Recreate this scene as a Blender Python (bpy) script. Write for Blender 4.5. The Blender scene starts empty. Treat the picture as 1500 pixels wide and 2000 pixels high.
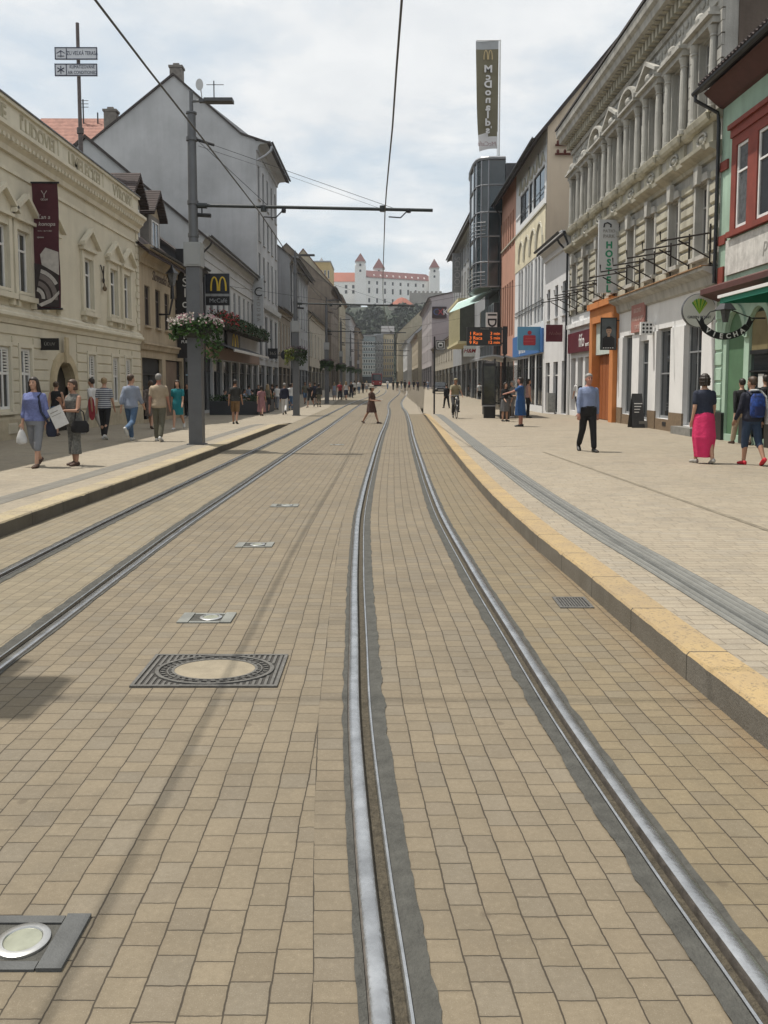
import bpy, bmesh, math, random
from math import sin, cos, tan, radians, pi, floor
from mathutils import Vector, Matrix
from mathutils.noise import noise as pnoise
RND = random.Random(11)
S = bpy.context.scene
COL = S.collection
# ---------------------------------------------------------------- camera
F = 1618.0; PITCH = radians(4.5); EYE = 1.70
PY0 = 750 + F * tan(PITCH)
cd = bpy.data.cameras.new('camera'); cam = bpy.data.objects.new('camera', cd); COL.objects.link(cam)
cam.location = (0, 0, EYE); cam.rotation_euler = (pi / 2 - PITCH, 0, 0)
cd.sensor_width = 36; cd.sensor_fit = 'AUTO'; cd.lens = 36 * F / 2000
cd.shift_y = -(1000 - PY0) / 2000; cd.clip_start = .05; cd.clip_end = 6000
S.camera = cam
# ---------------------------------------------------------------- light, sky, exposure
SHX, SHY = .37, -.13
sd = Vector((SHX, SHY, -1)).normalized()
SUN_EL = math.asin(-sd.z); SUN_ROT = math.atan2(-sd.x, -sd.y)
sl = bpy.data.lights.new('sun', 'SUN'); sl.energy = 4.5; sl.angle = radians(.55); sl.color = (1, .94, .84)
so = bpy.data.objects.new('sun', sl); COL.objects.link(so); so.rotation_euler = sd.to_track_quat('-Z', 'Y').to_euler()
so.location = (0, 0, 60)
S.view_settings.view_transform = 'Standard'; S.view_settings.look = 'None'
S.view_settings.exposure = 0.0; S.view_settings.gamma = 1
S.cycles.max_bounces = 6; S.cycles.diffuse_bounces = 3; S.cycles.glossy_bounces = 3; S.cycles.transmission_bounces = 3
S.cycles.volume_bounces = 0; S.cycles.caustics_reflective = False; S.cycles.caustics_refractive = False
W = bpy.data.worlds.new('World'); S.world = W; W.use_nodes = True
nt = W.node_tree; nt.nodes.clear()
def nd(nt, typ, inp=None, **kw):
    n = nt.nodes.new(typ)
    for k, v in kw.items(): setattr(n, k, v)
    for k, v in (inp or {}).items():
        s = n.inputs[k]
        if isinstance(v, bpy.types.NodeSocket): nt.links.new(v, s)
        else: s.default_value = v
    return n
def mt(nt, op, a, b=0.0, c=0.0): return nd(nt, 'ShaderNodeMath', {0: a, 1: b, 2: c}, operation=op).outputs[0]
def mixc(nt, f, a, b, mode='MIX'):
    return nd(nt, 'ShaderNodeMix', {0: f, 6: a, 7: b}, data_type='RGBA', blend_type=mode).outputs[2]
def ramp(nt, f, stops, interp='LINEAR'):
    n = nd(nt, 'ShaderNodeValToRGB', {0: f}); cr = n.color_ramp; cr.interpolation = interp
    while len(cr.elements) < len(stops): cr.elements.new(.5)
    for e, (p, c) in zip(cr.elements, stops):
        e.position = p; e.color = c if len(c) == 4 else (*c, 1)
    return n.outputs[0]
def noi(nt, vec, scale, detail=4, rough=.55, dim='3D'):
    return nd(nt, 'ShaderNodeTexNoise', {'Vector': vec, 'Scale': scale, 'Detail': detail, 'Roughness': rough}, noise_dimensions=dim).outputs[0]
sky = nd(nt, 'ShaderNodeTexSky', sky_type='NISHITA', sun_disc=False, sun_elevation=SUN_EL, sun_rotation=SUN_ROT, air_density=1.2, dust_density=2.0, ozone_density=1.0)
tc = nd(nt, 'ShaderNodeTexCoord').outputs['Generated']
sx = nd(nt, 'ShaderNodeSeparateXYZ', {0: tc})
den = mt(nt, 'ADD', mt(nt, 'MAXIMUM', sx.outputs[2], 0.0), .16)
cv = nd(nt, 'ShaderNodeCombineXYZ', {0: mt(nt, 'DIVIDE', sx.outputs[0], den), 1: mt(nt, 'DIVIDE', sx.outputs[1], den), 2: 0.0}).outputs[0]
n1 = noi(nt, cv, .9, 6, .55); n2 = noi(nt, cv, 2.6, 6, .6)
cl = mt(nt, 'ADD', mt(nt, 'MULTIPLY', n1, .75), mt(nt, 'MULTIPLY', n2, .25))
cov = mt(nt, 'ADD', cl, mt(nt, 'MULTIPLY', sx.outputs[2], .30))
cmask = ramp(nt, cov, [(.46, (0, 0, 0)), (.62, (1, 1, 1))])
ccol = mixc(nt, ramp(nt, n2, [(.35, (0, 0, 0)), (.65, (1, 1, 1))]), (8.1, 8.35, 8.55, 1), (9.4, 9.5, 9.5, 1))
tint = mixc(nt, .62, sky.outputs[0], (6.8, 8.15, 9.1, 1))
skyc = mixc(nt, mt(nt, 'MULTIPLY', cmask, .95), tint, ccol)
bg = nd(nt, 'ShaderNodeBackground', {0: skyc, 1: .1})
nt.links.new(bg.outputs[0], nd(nt, 'ShaderNodeOutputWorld').inputs[0])
# ---------------------------------------------------------------- photo -> world helpers
def ray(px, py):
    cx = (px - 750) / F; cy = -(py - PY0) / F
    return Vector((cx, cos(PITCH) + cy * sin(PITCH), -sin(PITCH) + cy * cos(PITCH)))
def rise(y): return max(0.0, y - 60) * .008
def G(px, py, z=0.0):
    d = ray(px, py); t = (z - EYE) / d.z
    return (d.x * t, d.y * t)
def at(px, py, y):
    d = ray(px, py); t = y / d.y
    return Vector((d.x * t, y, EYE + d.z * t))
def onx(px, py, x):
    d = ray(px, py); t = x / d.x
    return Vector((x, d.y * t, EYE + d.z * t))
def interp(tab, y):
    if y <= tab[0][0]: i = 0
    elif y >= tab[-1][0]: i = len(tab) - 2
    else: i = max(k for k in range(len(tab) - 1) if tab[k][0] <= y)
    def m(k):
        k = max(0, min(len(tab) - 1, k)); a = max(0, k - 1); b = min(len(tab) - 1, k + 1)
        return (tab[b][1] - tab[a][1]) / (tab[b][0] - tab[a][0])
    (ya, xa), (yb, xb) = tab[i], tab[i + 1]
    h = yb - ya; t = (y - ya) / h
    if t < 0: return xa + m(i) * (y - ya)
    if t > 1: return xb + m(i + 1) * (y - yb)
    return ((2*t**3-3*t*t+1)*xa + (t**3-2*t*t+t)*h*m(i) + (-2*t**3+3*t*t)*xb + (t**3-t*t)*h*m(i+1))
TR = [(-4, .95), (0, .66), (2, .545), (2.8, .48), (4.1, .395), (5.3, .35), (7.5, .275), (11, .21), (18.3, .28), (27.5, .42), (34.5, .58), (50, .82), (62, .84), (72, 1.0), (85, 1.5), (110, 2.5), (141, 3.1), (170, 2.5), (204, 1.4), (230, .4)]
TL = [(-4, -2.8), (5, -2.86), (7.5, -2.90), (10, -2.92), (15, -2.87), (30, -2.72), (50, -2.6), (62, -2.5), (72, -2.2), (85, -1.5), (110, -.5), (141, -.2), (170, -.9), (204, -2.0), (230, -3.0)]
KR = [(-4, 2.2), (0, 1.98), (3.7, 1.79), (5, 1.72), (7, 1.64), (8.6, 1.565), (12, 1.52), (18.3, 1.6), (30, 1.85), (44.5, 2.15), (60, 2.6)]
KL = [(-4, -4.4), (0, -4.35), (9, -4.26), (14.7, -4.12), (21.8, -4.06), (34.5, -4.0), (60, -4.0)]
tr = lambda y: interp(TR, y)
tl = lambda y: interp(TL, y)
kr = lambda y: interp(KR, y)
kl = lambda y: interp(KL, y)
HP = .165
def zr(y): return HP * max(0, min(1, (47.5 - y) / 6)) + rise(y)
def zl(y): return HP * max(0, min(1, (35.5 - y) / 4)) + rise(y)
def zg(x, y): return zl(y) if x < kl(y) else (zr(y) if x > kr(y) else rise(y))
# ---------------------------------------------------------------- mesh building
class MB:
    def __init__(s, fr=None): s.v = []; s.f = []; s.fr = fr; s.uv = {}; s.mi = {}; s.m = 0
    def p(s, p):
        p = Vector(p)
        s.v.append(s.fr @ p if s.fr else p); return len(s.v) - 1
    def face(s, idx, uv=None):
        if s.m: s.mi[len(s.f)] = s.m
        if uv: s.uv[len(s.f)] = uv
        s.f.append(tuple(idx))
    def quad(s, *pts, uv=None): s.face([s.p(p) for p in pts], uv)
    def box(s, u0, u1, v0, v1, w0, w1):
        i = [s.p((u, v, w)) for w in (w0, w1) for v in (v0, v1) for u in (u0, u1)]
        for a in ((0, 1, 3, 2), (4, 6, 7, 5), (0, 4, 5, 1), (2, 3, 7, 6), (0, 2, 6, 4), (1, 5, 7, 3)): s.face([i[k] for k in a])
    def prism(s, poly, w0, w1):
        n = len(poly); a = [s.p((x, y, w0)) for x, y in poly]; b = [s.p((x, y, w1)) for x, y in poly]
        s.face(a[::-1]); s.face(b)
        for k in range(n): s.face((a[k], a[(k + 1) % n], b[(k + 1) % n], b[k]))
    def prof(s, poly, u0, u1):      # profile in (w,v) swept along u
        n = len(poly); a = [s.p((u0, v, w)) for w, v in poly]; b = [s.p((u1, v, w)) for w, v in poly]
        s.face(a[::-1]); s.face(b)
        for k in range(n): s.face((a[k], a[(k + 1) % n], b[(k + 1) % n], b[k]))
    def tube(s, path, r, n=8, cap=True, sq=None):
        path = [Vector(p) for p in path]; rr = r if isinstance(r, (list, tuple)) else [r] * len(path); rings = []
        d0 = (path[1] - path[0]).normalized(); ax = d0.orthogonal().normalized()
        for k, p in enumerate(path):
            d = (path[min(k + 1, len(path) - 1)] - path[max(k - 1, 0)])
            d = d.normalized() if d.length > 1e-9 else d0
            ax = (ax - d * ax.dot(d)); ax = ax.normalized() if ax.length > 1e-6 else d.orthogonal().normalized()
            bx = d.cross(ax)
            rings.append([s.p(p + (ax * cos(2 * pi * j / n) + bx * sin(2 * pi * j / n)) * rr[k]) for j in range(n)])
        for a, b in zip(rings, rings[1:]):
            for j in range(n): s.face((a[j], a[(j + 1) % n], b[(j + 1) % n], b[j]))
        if cap: s.face(rings[0][::-1]); s.face(rings[-1])
    def rings(s, rg, n=16, cap=True, fold=None, fk=7):   # list of (center, axx, axy); fold = pleat depth per ring
        R_ = []
        for i, (c, ax, ay) in enumerate(rg):
            c = Vector(c); ax = Vector(ax); ay = Vector(ay); fd = fold[i] if fold else 0
            R_.append([s.p(c + (ax * cos(2 * pi * j / n) + ay * sin(2 * pi * j / n)) * (1 + fd * sin(fk * 2 * pi * j / n + 1.3 * sin(4 * pi * j / n) + i * .35))) for j in range(n)])
        for a, b in zip(R_, R_[1:]):
            for j in range(n): s.face((a[j], a[(j + 1) % n], b[(j + 1) % n], b[j]))
        if cap: s.face(R_[0][::-1]); s.face(R_[-1])
    def lathe(s, c, prof, n=20, cap=True): s.rings([((c[0], c[1], c[2] + z), (max(r, 1e-4), 0, 0), (0, max(r, 1e-4), 0)) for r, z in prof], n, cap)
    def ell(s, c, rx, ry, rz, n=14, m=8):
        s.rings([((c[0], c[1], c[2] - rz * cos(pi * (k + .15) / (m + .3))), (rx * sin(pi * (k + .15) / (m + .3)), 0, 0), (0, ry * sin(pi * (k + .15) / (m + .3)), 0)) for k in range(m + 1)], n)
    def cap(s, a, b, ra, rb, n=10):     # limb piece with rounded ends
        a = Vector(a); b = Vector(b); d = (b - a).normalized()
        s.tube([a - d * ra * .92, a - d * ra * .6, a, b, b + d * rb * .6, b + d * rb * .92], [ra * .38, ra * .8, ra, rb, rb * .8, rb * .38], n)
    def build(s, name, mat, parent=None, smooth=False, wn=None):
        me = bpy.data.meshes.new(name)
        off = parent.get('_o') if parent else None
        o0 = Vector(off) if off else Vector((0, 0, 0))
        me.from_pydata([v - o0 for v in s.v], [], s.f)
        for m_ in (mat if isinstance(mat, (list, tuple)) else [mat]): me.materials.append(m_)
        for k, m_ in s.mi.items(): me.polygons[k].material_index = m_
        if s.uv:
            ul = me.uv_layers.new(name='UVMap')
            for k, pl in enumerate(me.polygons):
                if k in s.uv:
                    for li, q in zip(pl.loop_indices, s.uv[k]): ul.data[li].uv = q
        if smooth:
            me.polygons.foreach_set('use_smooth', [True] * len(me.polygons))
            if smooth != 'all': me.set_sharp_from_angle(angle=radians(40))
        ob = bpy.data.objects.new(name, me); COL.objects.link(ob)
        if parent: ob.parent = parent; ob['_o'] = tuple(o0)
        return ob
def tag(o, label=None, cat=None, group=None, kind=None):
    if label: o['label'] = label
    if cat: o['category'] = cat
    if group: o['group'] = group
    if kind: o['kind'] = kind
    return o
def thing(name, label, cat, loc=(0, 0, 0), group=None):
    o = bpy.data.objects.new(name, None); COL.objects.link(o); o.location = loc; o['_o'] = tuple(loc); o.empty_display_size = .2
    return tag(o, label, cat, group)
KIDS = {}
def copy_tree(o, loc=None, label=None, parent=None, rz=None, scale=None):
    c = o.copy(); COL.objects.link(c)
    if parent: c.parent = parent
    if loc is not None: c.location = loc
    if rz is not None: c.rotation_euler = (0, 0, rz)
    if scale: c.scale = (scale,) * 3
    if label: c['label'] = label
    for ch in list(o.children): copy_tree(ch, parent=c)
    return c
def frame(o, U, N):
    U = Vector(U); N = Vector(N); Z = Vector((0, 0, 1))
    M = Matrix.Identity(4)
    for r in range(3): M[r][0] = U[r]; M[r][1] = Z[r]; M[r][2] = N[r]; M[r][3] = o[r]
    return M
def facing(x, y, z=0, rz=0):        # frame of a board whose front looks to the camera side (-Y); u to the right
    return frame((x, y, z), (cos(rz), sin(rz), 0), (sin(rz), -cos(rz), 0))
# ---------------------------------------------------------------- materials
MATS = {}
def mat(name, col, rough=.8, metal=0.0, var=.12, scale=1.5, bump=0.0, bscale=40, streak=0.0, spec=.5, emit=None, es=1.0, col2=None):
    if name in MATS: return MATS[name]
    m = bpy.data.materials.new(name); m.use_nodes = True; nt = m.node_tree; MATS[name] = m
    b = nt.nodes['Principled BSDF']; b.inputs['Roughness'].default_value = rough; b.inputs['Metallic'].default_value = metal
    b.inputs['Specular IOR Level'].default_value = spec
    P = nd(nt, 'ShaderNodeNewGeometry').outputs['Position']
    c = (*col, 1)
    if var or col2:
        n = noi(nt, P, scale, 6, .62)
        f = ramp(nt, n, [(.3, (0, 0, 0)), (.7, (1, 1, 1))])
        lo = (*[x * (1 - var) for x in col], 1) if not col2 else (*col2, 1)
        hi = (*[min(1, x * (1 + var * .6)) for x in col], 1)
        c = mixc(nt, f, lo, hi)
    if streak:
        sp = nd(nt, 'ShaderNodeVectorMath', {0: P, 1: (2.2, 2.2, .16)}, operation='MULTIPLY').outputs[0]
        n = noi(nt, sp, 1.3, 6, .65)
        f = mt(nt, 'MULTIPLY', ramp(nt, n, [(.46, (0, 0, 0)), (.68, (1, 1, 1))]), streak)
        c = mixc(nt, f, c, (col[0] * .38, col[1] * .36, col[2] * .34, 1))
    if isinstance(c, tuple): b.inputs['Base Color'].default_value = c
    else: nt.links.new(c, b.inputs['Base Color'])
    if bump:
        n = noi(nt, P, bscale, 4, .6)
        bp = nd(nt, 'ShaderNodeBump', {'Strength': bump, 'Distance': .02, 'Height': n}); nt.links.new(bp.outputs[0], b.inputs['Normal'])
    if emit:
        b.inputs['Emission Color'].default_value = (*emit, 1); b.inputs['Emission Strength'].default_value = es
    return m
def paving(name, ca, cb, cw=.12, cl=.115, jw=.0015, jcol=(.065, .051, .033), stain=.3, rnd=.6, seed=0.0, bump=.6, swap=False, jstr=1.0, warm=None):
    m = bpy.data.materials.new(name); m.use_nodes = True; nt = m.node_tree; MATS[name] = m
    b = nt.nodes['Principled BSDF']
    uv = nd(nt, 'ShaderNodeUVMap').outputs[0]; P = nd(nt, 'ShaderNodeNewGeometry').outputs['Position']
    sp = nd(nt, 'ShaderNodeSeparateXYZ', {0: uv}); U, V = sp.outputs[0], sp.outputs[1]
    if swap: U, V = V, U
    wob = mt(nt, 'MULTIPLY', mt(nt, 'SUBTRACT', noi(nt, P, 22, 3), .5), .007)
    wob2 = mt(nt, 'MULTIPLY', mt(nt, 'SUBTRACT', noi(nt, P, 2.2, 2), .5), .02)
    U = mt(nt, 'ADD', U, mt(nt, 'ADD', wob, wob2)); V = mt(nt, 'ADD', V, wob)
    uc = mt(nt, 'DIVIDE', U, cw); col = mt(nt, 'FLOOR', uc); fu = mt(nt, 'SUBTRACT', uc, col)
    du = mt(nt, 'MULTIPLY', mt(nt, 'MINIMUM', fu, mt(nt, 'SUBTRACT', 1.0, fu)), cw)
    wn = nd(nt, 'ShaderNodeTexWhiteNoise', {'W': mt(nt, 'ADD', col, seed)}, noise_dimensions='1D').outputs[0]
    Wv = mt(nt, 'ADD', mt(nt, 'DIVIDE', V, cl), mt(nt, 'MULTIPLY', wn, 173.0))
    ve = nd(nt, 'ShaderNodeTexVoronoi', {'W': Wv, 'Scale': 1.0, 'Randomness': rnd}, voronoi_dimensions='1D', feature='DISTANCE_TO_EDGE').outputs['Distance']
    vc = nd(nt, 'ShaderNodeTexVoronoi', {'W': Wv, 'Scale': 1.0, 'Randomness': rnd}, voronoi_dimensions='1D', feature='F1').outputs['Color']
    dv = mt(nt, 'MULTIPLY', ve, cl)
    vs = nd(nt, 'ShaderNodeSeparateColor', {0: vc})
    jn = mt(nt, 'ADD', jw * .15, mt(nt, 'MULTIPLY', mt(nt, 'ADD', vs.outputs[1], mt(nt, 'MULTIPLY', noi(nt, P, 3.5, 3), .8)), jw * 1.15))
    d = mt(nt, 'MINIMUM', mt(nt, 'DIVIDE', du, 1.15), mt(nt, 'DIVIDE', dv, .85))
    mask = nd(nt, 'ShaderNodeMapRange', {'Value': d, 'From Min': mt(nt, 'MULTIPLY', jn, .55), 'From Max': mt(nt, 'ADD', jn, .0014)}, interpolation_type='SMOOTHSTEP').outputs[0]
    edge = nd(nt, 'ShaderNodeMapRange', {'Value': d, 'From Min': .0, 'From Max': .022}, interpolation_type='SMOOTHSTEP').outputs[0]
    c = mixc(nt, vs.outputs[0], (*ca, 1), (*cb, 1))
    gy = sum(ca) / 3
    c = mixc(nt, mt(nt, 'MULTIPLY', mt(nt, 'GREATER_THAN', vs.outputs[1], .72), .22), c, (gy * .88, gy * .86, gy * .80, 1))
    c = mixc(nt, mt(nt, 'MULTIPLY', mt(nt, 'GREATER_THAN', vs.outputs[2], .82), .22), c, (ca[0] * .66, ca[1] * .62, ca[2] * .60, 1))
    oil = ramp(nt, noi(nt, P, 1.15, 6, .7), [(.53, (0, 0, 0)), (.70, (1, 1, 1))])
    c = mixc(nt, mt(nt, 'MULTIPLY', oil, .55), c, (ca[0] * .48, ca[1] * .50, ca[2] * .55, 1))
    big = ramp(nt, noi(nt, P, .55, 5, .6), [(.36, (0, 0, 0)), (.66, (1, 1, 1))])
    c = mixc(nt, mt(nt, 'MULTIPLY', big, stain), c, (ca[0] * .62, ca[1] * .61, ca[2] * .60, 1))
    med = ramp(nt, noi(nt, P, 5.5, 6, .65), [(.42, (0, 0, 0)), (.72, (1, 1, 1))])
    c = mixc(nt, mt(nt, 'MULTIPLY', med, .40), c, (ca[0] * .6, ca[1] * .59, ca[2] * .58, 1))
    if warm:
        wm = nd(nt, 'ShaderNodeMapRange', {'Value': sp.outputs[0], 'From Min': warm[0], 'From Max': warm[1]}).outputs[0]
        c = mixc(nt, mt(nt, 'MULTIPLY', wm, mt(nt, 'ADD', .25, mt(nt, 'MULTIPLY', med, .4))), c, (.24, .145, .07, 1))
    fine = noi(nt, P, 48, 5, .7)
    c = mixc(nt, ramp(nt, fine, [(.50, (0, 0, 0)), (.70, (.42, .42, .42))]), c, (ca[0] * .62, ca[1] * .60, ca[2] * .56, 1))
    c = mixc(nt, ramp(nt, fine, [(.30, (.30, .30, .30)), (.46, (0, 0, 0))]), c, (ca[0] * 1.35, ca[1] * 1.36, ca[2] * 1.38, 1))
    grit = noi(nt, P, 260, 2, .6)
    c = mixc(nt, ramp(nt, grit, [(.60, (0, 0, 0)), (.72, (.35, .35, .35))]), c, (.42, .38, .31, 1))
    c = mixc(nt, ramp(nt, grit, [(.28, (.45, .45, .45)), (.40, (0, 0, 0))]), c, (ca[0] * .45, ca[1] * .42, ca[2] * .4, 1))
    c = mixc(nt, mt(nt, 'MULTIPLY', mt(nt, 'SUBTRACT', 1.0, edge), .14), c, (ca[0] * .5, ca[1] * .48, ca[2] * .46, 1))
    jm = mt(nt, 'MULTIPLY', mt(nt, 'SUBTRACT', 1.0, mask), jstr)
    c = mixc(nt, jm, c, (*jcol, 1))
    sp2 = ramp(nt, nd(nt, 'ShaderNodeTexVoronoi', {'Vector': P, 'Scale': 2.3}).outputs['Distance'], [(.035, (1, 1, 1)), (.06, (0, 0, 0))])
    c = mixc(nt, mt(nt, 'MULTIPLY', sp2, .5), c, (ca[0] * .42, ca[1] * .40, ca[2] * .40, 1))
    nt.links.new(c, b.inputs['Base Color'])
    b.inputs['Roughness'].default_value = .78; b.inputs['Specular IOR Level'].default_value = .45
    tilt = mt(nt, 'MULTIPLY', mt(nt, 'SUBTRACT', fu, .5), mt(nt, 'SUBTRACT', vs.outputs[2], .5))
    h = mt(nt, 'ADD', mt(nt, 'ADD', mt(nt, 'MULTIPLY', mask, .6), mt(nt, 'MULTIPLY', edge, .3)), mt(nt, 'ADD', mt(nt, 'MULTIPLY', vs.outputs[0], .35), mt(nt, 'MULTIPLY', tilt, .4)))
    h = mt(nt, 'ADD', h, mt(nt, 'ADD', mt(nt, 'MULTIPLY', grit, .14), mt(nt, 'MULTIPLY', fine, .35)))
    bp = nd(nt, 'ShaderNodeBump', {'Strength': bump, 'Distance': .006, 'Height': h}); nt.links.new(bp.outputs[0], b.inputs['Normal'])
    return m
GLASS = mat('window_glass', (.018, .022, .026), .06, 0, 0, spec=.7)
GLASS2 = mat('curtained_glass', (.10, .105, .11), .10, 0, .5, 6, spec=.7)
WHITE = mat('white_paint', (.74, .74, .73), .5, 0, .08, 3)
DARK = mat('dark_metal', (.025, .026, .03), .45, .3, .1)
BLACK = mat('black_panel', (.012, .012, .014), .35, 0, .05)
GREYM = mat('grey_steel', (.125, .13, .14), .5, .35, .12, 3, .1, 60)
GALV = mat('galvanised_steel', (.33, .34, .36), .42, .6, .15, 4)
CONC = mat('concrete', (.22, .215, .20), .9, 0, .25, 5, .5, 60)
# ---------------------------------------------------------------- ground, paving, rails, kerbs
def ylist(a, b):
    out = []; y = a
    while y < b:
        out.append(y); y += max(.12, .035 * abs(y) + .06) if y < 20 else .06 * y
    out.append(b); return out
def strip(name, fl, fr_, zf, ys, mat_, uvx=None, n=1, arc=None):
    """sheet between two curves; uv = metres across (from uvx(y)) and along"""
    mb = MB(); v = 0; prev = None
    for y in ys:
        xl, xr_ = fl(y), fr_(y); row = []
        for k in range(n + 1):
            x = xl + (xr_ - xl) * k / n
            row.append((mb.p((x, y, zf(y) if not callable(getattr(zf, 'two', None)) else zf.two(x, y))), (x - (uvx(y) if uvx else 0), y)))
        if prev:
            for k in range(n):
                q = (prev[k], prev[k + 1], row[k + 1], row[k]); mb.face([a for a, _ in q], [b for _, b in q])
        prev = row
    return tag(mb.build(name, mat_), kind='structure')
gb = MB()
ys = [-95, -5, 20, 60, 120, 200, 300, 420, 600, 1000, 1500]
for a, b in zip(ys, ys[1:]):
    ra, rb = rise(min(a, 250)) - .03, rise(min(b, 250)) - .03
    gb.quad((-900, a, ra), (900, a, ra), (900, b, rb), (-900, b, rb))
tag(gb.build('ground', mat('ground_earth', (.2, .19, .16), .95, 0, .2)), kind='structure')
PA, PB = (.212, .174, .119), (.168, .139, .097)
HW = .545         # half distance between rail head centres
RHD = .032        # half head width
pv_mid = paving('paving_street', PA, PB, seed=1.0, jcol=(.042, .033, .022))
pv_tr = paving('paving_track', (.21, .172, .118), (.167, .138, .096), cw=.1129, seed=31.0, jcol=(.042, .033, .022))
pv_lt = paving('paving_left_track', (.242, .204, .14), (.20, .17, .117), seed=61.0, jstr=.8)
pv_rt = paving('paving_kerb_side', (.212, .17, .106), (.172, .139, .088), seed=91.0, jcol=(.042, .033, .022), warm=(.45, .95))
pv_hd = paving('paving_header', (.20, .164, .113), (.162, .134, .094), cw=.5, cl=.10, seed=121.0, jcol=(.04, .032, .022))
YN = ylist(-4, 60); YF = ylist(-4, 230)
ED = .05
strip('paving_between_tracks', lambda y: tl(y) + HW + ED, lambda y: tr(y) - HW - ED - .135, lambda y: rise(y), YF, pv_mid, lambda y: tl(y), 4)
strip('paving_header_row', lambda y: tr(y) - HW - ED - .135, lambda y: tr(y) - HW - ED, lambda y: rise(y), YF, pv_hd, lambda y: tr(y) - HW - ED - .135, 1)
strip('paving_inside_track', lambda y: tr(y) - HW + .15, lambda y: tr(y) + HW - .15, lambda y: rise(y), YF, pv_tr, lambda y: tr(y) - HW + .15, 2)
strip('paving_beside_kerb', lambda y: tr(y) + HW + ED, lambda y: kr(y) + .01, lambda y: rise(y), ylist(-4, 47), pv_rt, lambda y: tr(y) + HW + ED, 3)
pv_fr = paving('paving_far', (.32, .275, .21), (.275, .237, .18), jw=.002, seed=241.0, jstr=.5)
strip('paving_far_right', lambda y: tr(y) + HW + ED, lambda y: kr(47) + (y - 47) * .05, lambda y: rise(y), [y for y in YF if y > 46.9] if False else [47] + [y for y in YF if y > 47], pv_fr, lambda y: tr(y), 2)
strip('paving_inside_left_track', lambda y: tl(y) - HW + .15, lambda y: tl(y) + HW - .15, lambda y: rise(y), YF, pv_lt, lambda y: tl(y), 2)
strip('paving_left_edge', lambda y: (kl(y) if y < 60 else -4.0 - (y - 60) * .02) - .01, lambda y: tl(y) - HW - ED, lambda y: rise(y), YF, pv_lt, lambda y: tl(y) - HW - ED, 2)
pv_sw = paving('paving_right_pavement', (.35, .30, .228), (.30, .258, .198), cw=.10, cl=.2, rnd=.15, jw=.002, seed=151.0, jstr=.55, swap=True, stain=.3)
pv_sl = paving('paving_left_pavement', (.345, .30, .23), (.295, .257, .198), cw=.10, cl=.2, rnd=.15, jw=.002, seed=181.0, jstr=.4, swap=True, stain=.35)
KW = .23
strip('right_pavement', lambda y: kr(min(y, 60)) + (KW if y < 47 else 0), lambda y: 9.3 + .4, zr, YF, pv_sw, lambda y: kr(min(y, 60)), 4)
strip('left_pavement', lambda y: -11.5, lambda y: kl(min(y, 60)) - (.3 if y < 35 else 0), zl, YF, pv_sl, lambda y: kl(min(y, 60)), 4)
strip('far_square', lambda y: -14, lambda y: 22, lambda y: rise(y) - .008, [140, 180, 230, 340], mat('far_paving', (.33, .29, .22), .9, 0, .15), None, 2)
# darker slab band and smooth edging inside each kerb
band = paving('paving_grey_band', (.20, .19, .165), (.165, .157, .14), cw=.15, cl=.2, rnd=.1, jstr=.6, seed=211.0)
strip('left_guide_band', lambda y: kl(y) - 1.02, lambda y: kl(y) - .68, lambda y: zl(y) + .004, ylist(-4, 34), band, kl, 1)
gm = mat('tactile_slab', (.105, .107, .102), .75, 0, .2, 3, .3, 90)
strip('tactile_band', lambda y: kr(y) + .52, lambda y: kr(y) + .86, lambda y: zr(y) + .004, ylist(-4, 44), gm, kr, 1)
rb_ = MB()
for k in range(6):
    o = .53 + k * .055
    prev = None
    for y in ylist(0, 44):
        x = kr(y) + o; z = zr(y) + .004
        r = [rb_.p((x, y, z)), rb_.p((x + .008, y, z + .011)), rb_.p((x + .026, y, z + .011)), rb_.p((x + .034, y, z))]
        if prev:
            for j in range(3): rb_.face((prev[j], prev[j + 1], r[j + 1], r[j]))
        prev = r
tag(rb_.build('tactile_ribs', mat('tactile_rib', (.185, .185, .172), .7, 0, .2, 6)), kind='structure')
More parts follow.
